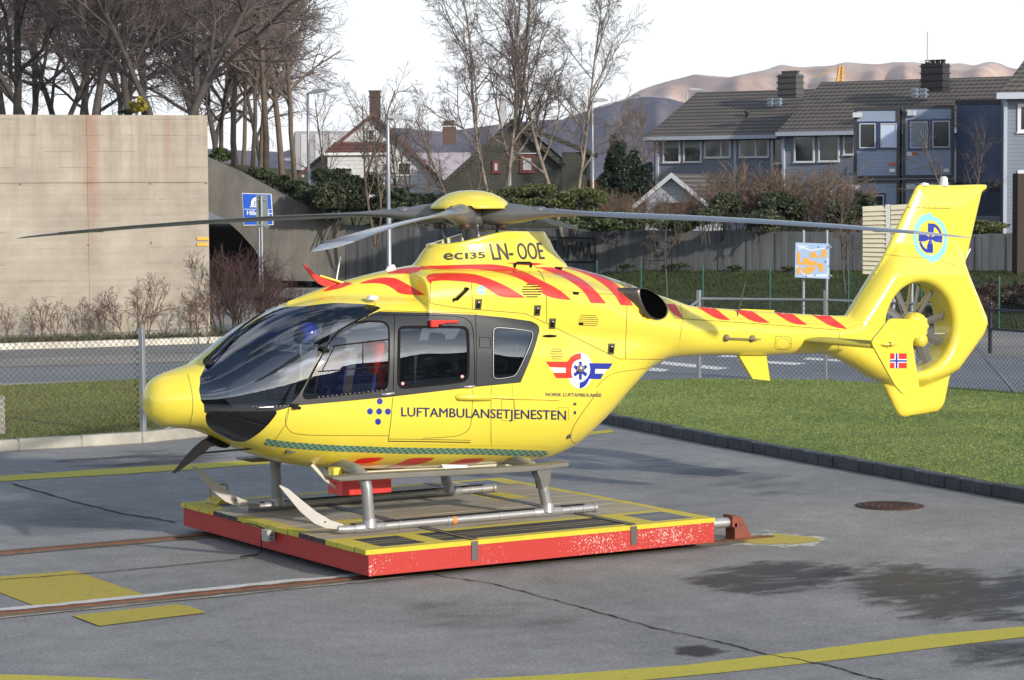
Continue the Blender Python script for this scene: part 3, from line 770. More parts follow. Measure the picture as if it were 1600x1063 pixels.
halves('rear_window', {14: 0, 214: 0}, [GLASS]); halves('windscreen', {10: 0, 110: 0, 210: 0}, [TINT]); halves('chin_window', {11: 0, 111: 0}, [CHING])

MK = {'red': RED, 'white': WHITE, 'navy': NAVY, 'blue': BLUEP, 'sky': SKYB, 'green': GREENP, 'silver': SILV, 'seam': SEAM, 'black': RUB, 'rubber': RUB, 'dark': LETG, 'yellow': YEL, 'charcoal': CHAR}
NM = {'red': 'red_stripes', 'white': 'white_emblem', 'navy': 'lettering', 'blue': 'blue_emblem', 'sky': 'light_blue_emblem', 'green': 'chequered_band', 'silver': 'silver_trim', 'seam': 'panel_seams', 'black': 'black_trim', 'rubber': 'window_seals', 'dark': 'registration_lettering', 'yellow': 'vent_louvres', 'charcoal': 'window_bars'}
for k, mbk in mark.items(): mbk.build(NM[k], MK[k], heli, fix=False)
mark.clear()

# ---- rotor
HZ = 3.384; TH = -0.7775
rot = heli
cap = MB(); n = 72
def caprim(k): 
    a = 2*math.pi*k/n-TH; d = min(abs(((a+math.pi/4*0) % (math.pi/2))), math.pi/2-((a) % (math.pi/2))); return 1 if d < .34 else 0
vs = []; prof = [(.0, .172), (.12, .165), (.22, .142), (.31, .100), (.375, .052), (.41, .018)]
for (r, h) in prof:
    for k in range(n): vs.append((r*math.cos(2*math.pi*k/n), r*math.sin(2*math.pi*k/n), 3.455+h))
for k in range(n):
    c = caprim(k); r = .43 if not c else .415
    vs.append((r*math.cos(2*math.pi*k/n), r*math.sin(2*math.pi*k/n), 3.455-.018+(.030 if c else 0)))
for k in range(n):
    c = caprim(k); r = .40; vs.append((r*math.cos(2*math.pi*k/n), r*math.sin(2*math.pi*k/n), 3.455-.014+(.034 if c else 0)))
for k in range(n): vs.append((.1*math.cos(2*math.pi*k/n), .1*math.sin(2*math.pi*k/n), 3.50))
fs = [(i*n+k, i*n+(k+1) % n, (i+1)*n+(k+1) % n, (i+1)*n+k) for i in range(len(prof)+2) for k in range(n)]
cap.add(vs, fs, 0, True); cap.build('rotor_cap', YEL, heli)
BLADE = mat('rotor_blade_grey', (.13, .135, .145), .36, coat=.5, var=.15, vscale=3)
BLADEL = mat('rotor_blade_tip_grey', (.42, .43, .44), .4, coat=.2)
def blade(th):
    m = MB()
    #      r     le    te    thick  z
    st = [(.13, .10, -.10, .19, 0), (.22, .125, -.125, .225, 0), (.36, .13, -.14, .235, 0), (.50, .11, -.13, .195, 0), (.66, .09, -.11, .145, 0), (.85, .08, -.10, .100, 0), (1.05, .085, -.13, .070, 0), (1.3, .088, -.17, .042, 0),
          (1.6, .092, -.215, .034, 0), (2.2, .095, -.235, .030, 0), (3.0, .095, -.24, .028, 0), (3.8, .095, -.24, .026, 0), (4.3, .095, -.24, .024, 0), (4.55, .092, -.225, .022, 0), (4.75, .070, -.185, .018, 0), (4.92, .035, -.165, .014, 0), (5.03, -.02, -.145, .010, 0), (5.10, -.085, -.13, .004, 0)]
    n = 16; rings = []; er = Vector((math.cos(th), math.sin(th), 0)); et = Vector((-math.sin(th), math.cos(th), 0))
    for (r, le, te, t, _) in st:
        zz = HZ+.012-.26*(r/5.1)**2-.03*max(0, 1-r/.9); pitch = R_(11)*min(1, max(0, (r-.5)/1.0))*(1-.65*r/5.1); ring_ = []
        af = min(1, max(0, (r-.5)/.7))
        for k in range(n):
            a = 2*math.pi*k/n; s_ = (1+math.cos(a))/2       # 1 = leading edge
            c = te+(le-te)*s_
            thk = t/2*math.sin(a); foil = 2.4*math.sqrt(max(s_*0+(1-s_), 0))*(s_)**1.0
            h = thk*(1-af)+(t/2*math.copysign(min(1, 2.1*(1-s_)**.5*s_**.75), math.sin(a)))*af if abs(math.sin(a)) > 1e-6 else 0
            q = et*(c*math.cos(pitch)-h*math.sin(pitch))+Vector((0, 0, 1))*(c*math.sin(pitch)+h*math.cos(pitch))
            ring_.append(er*r+q+Vector((0, 0, zz)))
        rings.append(ring_)
    vs = [v for r_ in rings for v in r_]
    N1 = 13
    f = [(i*n+k, i*n+(k+1) % n, (i+1)*n+(k+1) % n, (i+1)*n+k) for i in range(len(rings)-1) for k in range(n)]
    m.add(vs, f[:N1*n], 0, True); m.add(vs, f[N1*n:], 1, True); m.add(rings[0], [tuple(range(n))], 0); m.add(rings[-1], [tuple(range(n))], 1)
    o = m.build('rotor_blade', [BLADE, BLADEL], heli)
    b = MB(); c0 = er*4.25+et*(-.235)+Vector((0, 0, HZ-.26*(4.25/5.1)**2-.012)); b.prism([c0-er*.09, c0+er*.09, c0+er*.06-et*.05, c0-er*.06-et*.05], (0, 0, .006)); b.build('trim_tab', BLADE, o)
    b = MB(); p0 = er*.72+Vector((0, 0, HZ+.052)); b.lathe(p0, [(.0, .02), (.06, .018), (.085, .0), (.085, -.02)], n=16); b.build('vibration_absorber', BLADE, o)
    d = MB(); pd = er*.33+et*.02+Vector((0, 0, HZ-.155)); d.lathe(pd, [(0, 0), (.062, 0), (.068, .02), (.068, .05), (.05, .06), (.05, .09)], n=18); d.build('damper', mat('brown_elastomer', (.055, .024, .015), .5), o)
    return er, et
for k in range(4):
    er, et = blade(TH+math.pi+k*math.pi/2)
    lk = MB(); a = er*.22+et*.15+Vector((0, 0, 3.02)); b = er*.26+et*.13+Vector((0, 0, 3.26))
    lk.tube([a, a*.8+b*.2, a*.8+b*.2, a*.2+b*.8, a*.2+b*.8, b], [.012, .012, .018, .018, .012, .012], 8); lk.lathe(b, [(.0, -.02), (.022, -.012), (.022, .012), (0, .02)], tuple(et), 8); lk.lathe(a, [(.0, -.02), (.022, -.012), (.022, .012), (0, .02)], tuple(et), 8)
    lk.build('pitch_link', mat('link_steel', (.2, .2, .21), .35, metal=.7), heli)
hb = MB(); hb.lathe((0, 0, 0), [(.0, 2.85), (.075, 2.85), (.075, 3.22), (.10, 3.24), (.16, 3.29), (.17, 3.33), (.17, 3.45), (.10, 3.49), (0, 3.49)], n=28)
for k in range(4):
    a = TH+k*math.pi/2+.785; hb.tube([(0, 0, 3.38), (.15*math.cos(a), .15*math.sin(a), 3.38)], .05, 10)
hb.build('rotor_mast', mat('mast_grey', (.16, .16, .165), .4, metal=.5), heli)
sw = MB(); sw.lathe((0, 0, 2.99), [(.09, -.02), (.20, -.02), (.22, 0), (.22, .03), (.19, .05), (.09, .055)], n=28)
for k in range(5):
    a = k*1.256+.3; sw.box((.2*math.cos(a), .2*math.sin(a), 3.03), (.07, .04, .04), rz=a); sw.tube([(.24*math.cos(a), .24*math.sin(a), 2.96), (.24*math.cos(a+.4), .24*math.sin(a+.4), 3.06)], .014, 6)
sw.build('swashplate', mat('swash_metal', (.42, .42, .40), .4, metal=.6), heli)

# ---- landing gear
def skid(s):
    m = MB(); y = s*1.0; z = PZ+.045
    m.tube([(-2.12, y, z+.008), (-2.05, y, z+.002), (-1.95, y, z), (.80, y, z), (.84, y, z)], [.040, .043, .043, .043, .043], 14)
    for (x, w) in ((-1.77, .052), (.28, .052)):
        m.tube([(x-.17, y, z), (x-.15, y, z), (x+.15, y, z), (x+.17, y, z)], [.044, w, w, .044], 14)
        m.tube([(x, y, z), (x+.005, y, z+.05), (x+.01, y, z+.09)], [.085, .072, .060], 14)
    m.lathe((.84, y, z), [(.043, 0), (.05, .0), (.05, .04), (.03, .055), (0, .058)], (1, 0, 0), 14)
    for x in (-1.45, -.9, -.3, .55, .7): m.tube([(x, y, z), (x+.03, y, z)], .048, 12)
    sk = m.build('skid_tube', ALU, heli)
    t = MB(); q = [(-2.06, y, z+.045), (.78, y, z+.045)]
    t.box((-.62, y, z+.044), (2.7, .05, .012)); t.box((.62, y, z-.055), (.5, .10, .012), M=None); t.build('wear_strip', BLK, sk)
    if s < 0:
        b = MB(); b.tube([(-.84, y, z), (-.80, y, z)], .0465, 14); b.build('orange_band', mat('orange_tape', (.75, .25, .02), .6), sk)
    # upturned runner plate
    out = [at_y(u_, v_, -1.0) for u_, v_ in [(437.5, 758), (450, 764), (469, 780), (494, 800), (516, 813), (536, 819.5), (536, 827.5), (509, 825.5), (490.6, 818), (469, 800), (450, 777), (436, 760)]]
    out = [Vector((p.x, y-.011, p.z)) for p in out]
    r = MB(); r.prism(out, (0, .022, 0)); o = r.build('runner_tip', mat('runner_plate', (.50, .48, .46), .5, metal=.15, var=.1), sk); bevel(o, .004, 1)
    h = MB()
    for (u_, v_) in [(507, 815.5), (533, 823)]:
        p = at_y(u_, v_, -1.0); h.lathe((p.x, y-.012, p.z), [(.009, 0), (.009, -.003), (0, -.004)], (0, 1, 0), 8)
    h.build('rivets', BLK, o)
    # steps
    st = MB(); zA, zB = .838, .790; xa, xb = -2.20, .50; yo = s*1.08; yi = s*.90
    def sec(x, z_, h_, f=1): return [Vector((x, yo, z_+h_)), Vector((x, yi, z_+h_)), Vector((x, yi, z_)), Vector((x, yo, z_))]
    S0 = [sec(xa, zA+.03, .018), sec(xa+.10, zA+.004, .042), sec(xa+.35, zA-.002, .054), sec(xb-.5, zB+.004, .054), sec(xb, zB+.025, .04)]
    vs_ = [v for q_ in S0 for v in q_]
    st.add(vs_, [(i*4+k, i*4+(k+1) % 4, i*4+4+(k+1) % 4, i*4+4+k) for i in range(4) for k in range(4)]+[(0, 1, 2, 3), (16, 17, 18, 19)])
    bevel(st.build('boarding_step', GREY, heli), .012, 2)
    for x, nm in ((-1.77, 0), (.28, 1)):
        b = MB()
        if nm == 0:
            b.tube([(x, y, z+.06), (x-.01, y, z+.22), (x-.02, y, z+.38), (x-.025, s*.985, z+.44), (x-.03, s*.93, z+.50), (x-.03, s*.80, z+.545), (x-.03, s*.55, z+.56), (x-.03, 0, z+.56)], [.060, .056, .056, .058, .06, .062, .062, .062], 16)
            b.tube([(x-.005, y, z+.20), (x-.006, y, z+.215)], .061, 16)
        else:
            b.tube([(x, y, z+.06), (x-.03, y, z+.20), (x-.07, y, z+.34), (x-.08, s*.97, z+.41), (x-.08, s*.85, z+.46), (x-.08, s*.55, z+.48), (x-.08, 0, z+.48)], [.058, .054, .054, .052, .050, .05, .05], 16)
            b.tube([(x-.03, y, z+.19), (x-.033, y, z+.21)], .06, 16)
        o = b.build('cross_tube', mat('strut_metal', (.30, .305, .31), .45, metal=.45, var=.1), heli)
    b = MB()
    for dy in (-.05, .06):
        b.prism([(.12, y+dy*s-.004, .80), (.30, y+dy*s-.004, .80), (.28, y+dy*s-.004, .66), (.19, y+dy*s-.004, .60), (.17, y+dy*s-.004, .70)], (0, .008, 0))
    b.build('step_bracket', mat('bracket_grey', (.14, .14, .13), .5), heli)
skid(-1); skid(1)
# nose pitot/wire cutter under the nose
def plate_px(name, pts, y, th, m_, parent=heli, sm=1):
    P = [at_y(u_, v_, y) for u_, v_ in (chaikin(pts, sm) if sm else pts)]; P = [Vector((p.x, y-th/2, p.z)) for p in P]
    b = MB(); b.prism(P, (0, th, 0)); o = b.build(name, m_, parent); bevel(o, min(.008, th*.3), 2); return o
wc1 = plate_px('lower_wire_cutter', [(269.4, 738.8), (276, 733), (298, 705), (317, 688), (325, 685), (327, 678), (343, 681), (357.5, 690), (359, 697), (350, 701), (330.4, 695.4), (318.6, 706.6), (298, 721.8), (272.8, 739.8)], 0, .045, BLK)
b = MB(); p1, p2 = at_y(316, 708, -.02), at_y(407, 700, -.30); b.tube([p1, p2], .009, 8); b.build('brace_rod', BLK, wc1)
uw = plate_px('upper_wire_cutter', [(471.6, 410.6), (480, 417), (490, 427), (501, 434), (529, 438), (545, 444), (548, 448), (520, 450), (501, 446.4), (487.5, 434)], 0, .03, RED)
b = MB(); b.tube([at_y(500, 431, -.02), at_y(545, 445, -.05), at_y(553, 447, -.06)], [.011, .014, .018], 8); b.build('cutter_strut', YEL, uw)
b = MB(); b.tube([at_y(525, 441, 0), at_y(532, 401, 0)], [.010, .006], 8); b.build('whip_antenna', WHITE, heli)
plate_px('blade_antenna', [(600, 430), (602, 424), (607, 415), (615, 413), (617, 418), (620, 430)], 0, .03, WHITE)
b = MB(); b.tube([at_y(1149, 507, -.12), at_y(1165, 440, -.12)], [.008, .004], 6); b.lathe(at_y(1149, 507, -.12), [(.02, -.01), (.02, .01), (0, .02)], n=8); b.build('whip_antenna', mat('antenna_brown', (.12, .08, .05), .5), heli)
b = MB(); b.tube([at_y(1497, 428, -.03), at_y(1516, 389, -.03)], [.013, .009], 6); b.build('whip_antenna', WHITE, heli)
b = MB(); b.lathe((6.47, 0, 3.655), [(.05, -.02), (.05, .03), (.045, .035), (.045, .075), (.03, .095), (0, .10)], n=16); b.build('beacon_light', mat('clear_lamp', (.75, .75, .72), .15, coat=.5), heli)
b = MB(); b.lathe((6.17, 0, 3.655), [(.06, -.01), (.05, .015), (0, .03)], n=16); b.build('antenna_cover', WHITE, heli)
b = MB(); b.lathe(at_y(582, 463.5, -.5), [(.06, -.03), (.055, .0), (0, .018)], n=16); b.build('antenna_cover', WHITE, heli)
plate_px('belly_fin', [(1152, 553), (1175, 592), (1202, 595), (1196, 553)], 0.0, .03, YEL, sm=0)
# dipole bar on the boom
b = MB()
for (u_, v_) in ((1134, 528), (1174.5, 529)):
    p = hit(u_, v_); b.lathe(p, [(.04, .0), (.04, -.02), (.02, -.05), (0, -.055)], (0, 1, 0), 12)
p1, p2 = hit(1134, 528)+Vector((0, -.05, 0)), hit(1184, 530)+Vector((0, -.055, 0)); b.tube([p1, p2], .008, 8); b.build('tail_antenna', mat('antenna_tan', (.25, .2, .12), .5), heli)
# roof grab handles
b = MB(); q = [hit(804, 418), hit(829, 418)]
b.tube([q[0], q[0]+Vector((.0, -.02, .035)), q[0]+Vector((.02, -.02, .05)), q[1]+Vector((-.02, -.02, .05)), q[1]+Vector((0, -.02, .035)), q[1]], .012, 8); b.build('grab_handle', BLK, heli)
b = MB(); q = [hit(709, 468), hit(727, 451)]; nrm = Vector((0, -.06, 0)); b.tube([q[0], q[0]+nrm, q[1]+nrm, q[1]], .014, 8); b.build('grab_handle', BLK, heli)
# door handles and rail
def bar(name, u0, v0, u1, v1, w, d, m_, off=0.0, par=heli):
    p, q_ = hit(u0, v0, off), hit(u1, v1, off); b = MB(); b.tube([p, p+Vector((0.01, -d*.6, 0)), (p+q_)/2+Vector((0, -d, 0)), q_+Vector((-.01, -d*.6, 0)), q_], [w*.7, w, w, w, w*.7], 10); return b.build(name, m_, par)
bar('door_handle', 596, 616.5, 615, 614, .012, .035, SILV); bar('door_handle', 725, 604.5, 741, 603.5, .012, .035, SILV)
bar('door_rail', 714, 620.5, 766, 620.5, .035, .03, YEL); bar('door_rail', 764, 621, 874, 624.5, .013, .012, YEL)
b = MB(); p = hit(680, 503.5); b.box(p+Vector((0, -.03, 0)), (.16, .06, .045)); b.box(p+Vector((.14, -.02, .0)), (.22, .03, .03)); b.box(p+Vector((-.04, -.04, -.012)), (.09, .05, .07)); bevel(b.build('emergency_release', RED, heli), .008, 2)
b = MB(); p = hit(904.7, 575.8); b.lathe(p, [(.035, .01), (.04, -.02), (.035, -.05), (0, -.055)], (0, 1, 0), 16); b.build('static_port', mat('port_metal', (.45, .42, .38), .3, metal=.7), heli)
for (u_, v_) in ((460, 635), (505, 545.5)):
    b = MB(); p = hit(u_, v_); b.tube([p+Vector((-.05, -.02, .02)), p+Vector((.05, -.03, -.02))], .014, 8); b.box(p+Vector((0, -.02, 0)), (.05, .04, .05)); b.build('door_hinge', BLK, heli)
b = MB(); p = hit(417, 636); b.tube([p+Vector((-.10, -.03, 0)), p+Vector((.05, -.04, 0))], [.004, .010], 8); b.build('pitot_tube', SILV, heli)
b = MB(); wp_ = [hit(324, 566, .03), hit(352, 540, .035), hit(385, 512, .035), hit(415, 491, .03)]
b.tube([p for p in wp_ if p is not None], [.022, .014, .012, .010], 8); b.tube([hit(334, 566, .02), hit(375, 522, .02), hit(430, 489, .02)], .008, 6)
b.box(hit(327, 568, .02), (.09, .06, .05)); b.build('wiper', BLK, heli)
# ---- exhausts
for sg in (-1, 1):
    nrm = Vector((.28, -.95, .10)).normalized(); c0 = at_y(1020, 474.5, -.505); pts = []
    for (u_, v_) in chaikin([(1000, 449), (1015, 452), (1033, 464.5), (1044, 479), (1043.5, 492), (1036, 499.5), (1023, 499), (1011, 489.5), (1003, 473), (999, 458)], 1):
        d = Vector(ray(u_, v_)); t = (c0-CAMV).dot(nrm)/d.dot(nrm); pts.append(CAMV+d*t)
    if sg > 0: pts = [Vector((p.x, -p.y, p.z)) for p in pts]
    ax = Vector((-.86, -.42*sg*-1, 0.0)); ax = Vector((-.75, sg*-.65, 0))
    n = len(pts); cc = sum(pts, Vector())/n
    rings = [[p+ax*.45 for p in pts], [p+ax*.04 for p in pts], pts, [cc+(p-cc)*.955+ax*.004 for p in pts], [cc+(p-cc)*.93+ax*.035 for p in pts]]
    vs = [v for r_ in rings for v in r_]; m = MB()
    f = [(i*n+k, i*n+(k+1) % n, (i+1)*n+(k+1) % n, (i+1)*n+k) for i in range(4) for k in range(n)]
    m.add(vs, f[:3*n], 0, True); m.add(vs, f[3*n:], 1, True); m.add(rings[-1], [tuple(range(n))], 1)
    m.build('exhaust_pipe', [mat('exhaust_steel', (.17, .15, .135), .35, metal=.8, var=.3, vscale=8), mat('sooty_bore_dark', (.0015, .0015, .0015), 1.0, spec=0)], heli)  # near-black bore disc: the deep pipe's shade is put into the soot colour
# ---- fenestron rotor and stator
fc = Vector((DC[0], 0, DC[1]))
b = MB(); b.lathe(fc, [(.0, -.17), (.12, -.165), (.155, -.14), (.165, -.10), (.165, .02), (.14, .10), (.0, .16)], (0, 1, 0), 32)
for k in range(10):
    a = k/10*2*math.pi; b.lathe(fc+Vector((.125*math.cos(a), -.155, .125*math.sin(a))), [(.026, .05), (.026, -.005), (.016, -.014), (0, -.014)], (0, 1, 0), 10)
b.lathe(fc+Vector((.05, -.15, -.16)), [(.075, .12), (.075, -.02), (0, -.03)], (0, 1, 0), 14)
b.build('tail_rotor_hub', YEL, heli)
FB = mat('fan_blade_grey', (.17, .17, .165), .4, metal=.3)
for k, a_deg in enumerate([12, 52, 78, 118, 150, 186, 232, 268, 300, 335]):
    a = R_(a_deg); er = Vector((math.cos(a), 0, math.sin(a))); et = Vector((-math.sin(a), 0, math.cos(a))); pitch = R_(28)
    cdir = et*math.cos(pitch)+Vector((0, -1, 0))*math.sin(pitch); nd = er.cross(cdir)
    m = MB(); q = []
    for r_, c_ in ((.13, .035), (.20, .055), (.50, .060)):
        q.append([fc+er*r_+cdir*c_+Vector((0, -.03, 0)), fc+er*r_+nd*.008+Vector((0, -.03, 0)), fc+er*r_-cdir*c_+Vector((0, -.03, 0)), fc+er*r_-nd*.008+Vector((0, -.03, 0))])
    vs = [v for r_ in q for v in r_]; m.add(vs, [(i*4+k2, i*4+(k2+1) % 4, i*4+4+(k2+1) % 4, i*4+4+k2) for i in range(2) for k2 in range(4)]+[(0, 1, 2, 3), (8, 9, 10, 11)])
    m.build('fan_blade', FB, heli)
for k in range(11):
    a = k/11*2*math.pi+.2; er = Vector((math.cos(a), 0, math.sin(a))); m = MB()
    m.tube([fc+er*.12+Vector((0, .10, 0)), fc+er*.505+Vector((0, .12, 0))], .022, 8, flat=.5); m.build('stator_vane', YEL if k % 3 else FB, heli)
b = MB(); b.tube([fc+Vector((.1, -.02, -.10)), fc+Vector((.50, -.05, -.10))], .01, 6); b.build('fan_drive_shaft', SILV, heli)
# ---- stabiliser with end plates
b = MB(); Z0 = 1.915; rings = []
for y in (-1.32, 1.32):
    x0 = 4.22; ch = .46; r_ = []
    for k in range(20):
        a = 2*math.pi*k/20; s_ = (1-math.cos(a))/2; h = .5*.052*2.2*math.sqrt(s_)*(1-s_)**.8*math.copysign(1, math.sin(a)+1e-9)*1.6
        r_.append(Vector((x0+ch*s_, y, Z0+h)))
    rings.append(r_)
b.add(rings[0]+rings[1], [(k, (k+1) % 20, 20+(k+1) % 20, 20+k) for k in range(20)]+[tuple(range(20)), tuple(range(20, 40))], 0, True)
b.build('horizontal_stabiliser', mat('stabiliser_paint', (.42, .37, .04), .35, coat=.4), heli)
ep_px = [(1361.5, 534.6), (1364, 529), (1388, 500), (1392, 497.8), (1444.5, 500), (1441, 506), (1425.5, 534), (1425.2, 540), (1437, 616), (1435, 618.5), (1412, 616), (1407, 613), (1398, 603), (1362.5, 540)]
for sg in (-1, 1):
    P = [at_y(u_, v_, -1.34) for u_, v_ in ep_px]; P = [Vector((p.x, sg*1.34-.013, p.z)) for p in P]
    b = MB(); b.prism(P, (0, .026, 0)); ep = b.build('end_plate', YEL, heli); bevel(ep, .008, 2)
    b = MB(); pc = at_y(1387, 538, -1.355); b.tube([(pc.x-.10, sg*1.355, pc.z), (pc.x-.05, sg*1.362, pc.z), (pc.x+.06, sg*1.362, pc.z), (pc.x+.16, sg*1.355, pc.z)], [.01, .045, .045, .01], 12, flat=.5); b.build('lamp_housing', YEL, ep)
    b = MB(); b.lathe((pc.x, sg*1.375, pc.z), [(.025, .0), (.025, .02*1), (.0, .035)], (0, sg, 0), 12); b.build('position_lamp', mat('lamp_brown', (.15, .08, .05), .2), ep)
    if sg < 0:
        fn = lambda u_, v_: (lambda p: Vector((p.x, -1.34-.0155, p.z)))(at_y(u_, v_, -1.355))
        fl = MB()
        def fq(x0, y0, x1, y1, mi, o_):
            q_ = [fn(x0, y0), fn(x1, y0), fn(x1, y1), fn(x0, y1)]; q_ = [v+Vector((0, -o_, 0)) for v in q_]; fl.add(q_, [(0, 1, 2, 3)], mi)
        fq(1390.8, 552.4, 1416.8, 575.6, 0, 0); fq(1390.8, 561.3, 1416.8, 567, 1, .001); fq(1397.6, 552.4, 1403.6, 575.6, 1, .002); fq(1390.8, 562.8, 1416.8, 565.5, 2, .003); fq(1399.2, 552.4, 1402, 575.6, 2, .004)
        fl.build('flag_marking', [RED, WHITE, BLUEP], ep, fix=False)
# ---- underbelly equipment
b = MB(); p = at_y(543, 758, -.55); b.box((-1.60, -.50, .72), (.55, .30, .16)); b.build('red_case', RED, heli); 
b = MB(); b.tube([(-2.05, -.35, .93), (-1.95, -.45, .78), (-1.80, -.52, .66), (-1.55, -.60, .63)], [.04, .03, .025, .02], 8, flat=.5); b.build('tow_fairing', mat('cream_paint', (.6, .57, .48), .5), heli)
b = MB(); b.box((-.55, -.05, .77), (2.2, .5, .10)); bevel(b.build('belly_panel', mat('cream_paint', (.6, .57, .48), .5), heli), .02, 2)
b = MB()
for (u_, v_) in ((524, 737), (540, 736)): 
    p = at_y(u_, v_, -.55); b.box(p, (.10, .12, .09))
bevel(b.build('gear_fitting', YEL, heli), .01, 2)
b = MB()
for (u0, v0, u1, v1, u2, v2, u3, v3) in ((690, 726, 730, 727, 733, 735, 696, 736), (768, 729, 774, 728, 777, 730, 771, 734)):
    P = [at_y(a, c, -.62) for a, c in ((u0, v0), (u1, v1), (u2, v2), (u3, v3))]; b.prism(P, (0, .01, 0))
b.build('belly_placard', WHITE, heli)
# ---- cabin interior
b = MB(); b.box((-1.1, 0, 1.10), (2.6, 1.0, .04)); b.build('cabin_floor', mat('floor_grey', (.07, .07, .075), .8), heli)
b = MB(); b.box((.78, 0, 1.7), (.04, 1.3, 1.3)); b.box((-.02, .30, 1.55), (1.3, .55, 1.0)); b.build('cabin_bulkhead', mat('bulkhead_grey', (.045, .046, .05), .8), heli)
DASH = mat('dash_navy', (.02, .022, .032), .55)
b = MB(); b.prism([(-3.0, -.42, 1.62), (-2.95, -.42, 1.78), (-2.5, -.42, 2.02), (-2.22, -.42, 2.06), (-2.18, -.42, 1.98), (-2.30, -.42, 1.55), (-2.6, -.42, 1.25)], (0, .84, 0)); b.box((-2.05, 0, 1.32), (.55, .28, .55))
bevel(b.build('instrument_panel', DASH, heli), .04, 3)
b = MB(); b.box((-2.35, 0, 2.09), (.4, .55, .03)); b.build('glare_shield', mat('glare_black', (.012, .012, .014), .7), heli)
SEATB = mat('seat_blue', (.03, .04, .20), .85); SEATG = mat('seat_grey', (.10, .10, .11), .8)
for y in (-.38, .38):
    for x, mm in ((-1.72, SEATB), (-.55, SEATG)):
        b = MB(); b.box((x, y, 1.34), (.46, .44, .12)); b.box((x, y, 1.16), (.36, .36, .28)); bq = Matrix.Rotation(R_(12), 3, 'Y'); b.box((x+.27, y, 1.68), (.11, .44, .66), M=bq); b.box((x+.35, y, 2.06), (.09, .24, .15), M=bq)
        bevel(b.build('crew_seat', mm, heli), .035, 3)
b = MB(); b.tube([(-.2, -.35, 1.25), (-.2, -.35, 2.2)], .02, 8); b.box((-.3, -.42, 1.75), (.3, .18, .45)); b.box((.35, -.5, 1.8), (.3, .12, .5)); bevel(b.build('medical_rack', mat('rack_dark', (.03, .032, .036), .6), heli), .015, 2)
# things carried in the cabin
def jacket(x, y, z, lab):
    b = MB(); rnd = random.Random(int(x*100)); ring = []
    for i, (h, w, d) in enumerate([(.02, .06, .05), (.0, .15, .07), (-.10, .17, .09), (-.25, .12, .08), (-.42, .10, .06), (-.60, .15, .07), (-.72, .14, .06)]):
        ring.append([Vector((x+d*math.sin(2*math.pi*k/14)*(1+.3*rnd.random()), y+w*math.cos(2*math.pi*k/14)*(1+.25*rnd.random()), z+h)) for k in range(14)])
    vs = [v for r_ in ring for v in r_]; b.add(vs, [(i*14+k, i*14+(k+1) % 14, i*14+14+(k+1) % 14, i*14+14+k) for i in range(6) for k in range(14)]+[tuple(range(14)), tuple(range(84, 98))], 0, True)
    o = b.build('jacket', mat('red_cloth', (.62, .02, .015), .85), None); tag(o, lab, 'jacket')
jacket(-1.40, -.50, 2.12, 'bright red jacket hanging behind the blue cockpit seat inside the helicopter')
hm = MB(); hm.lathe((-2.02, -.25, 2.22), [(.0, .12), (.06, .11), (.095, .07), (.115, .01), (.11, -.06), (.09, -.10), (.07, -.09)], n=20)
h0 = hm.build('flight_helmet', mat('helmet_blue', (.02, .05, .35), .25, coat=.6), None); tag(h0, 'glossy blue flight helmet hanging behind the helicopter windscreen', 'helmet')
b = MB(); b.lathe((-2.12, -.25, 2.20), [(.0, .05), (.06, .04), (.08, 0), (.06, -.05)], (-1, 0, .2), 14); b.build('visor', BLK, h0)
b = MB(); b.tube([(-2.00, -.35, 2.25), (-2.02, -.36, 2.15), (-2.05, -.30, 2.07), (-2.08, -.22, 2.08)], .012, 6); b.build('chin_strap', mat('strap_white', (.5, .5, .52), .6), h0); b = MB(); b.lathe((-2.0, -.355, 2.17), [(0, -.02), (.045, -.015), (.045, .02), (0, .02)], (0, 1, 0), 12); b.build('ear_cup', RUB, h0)
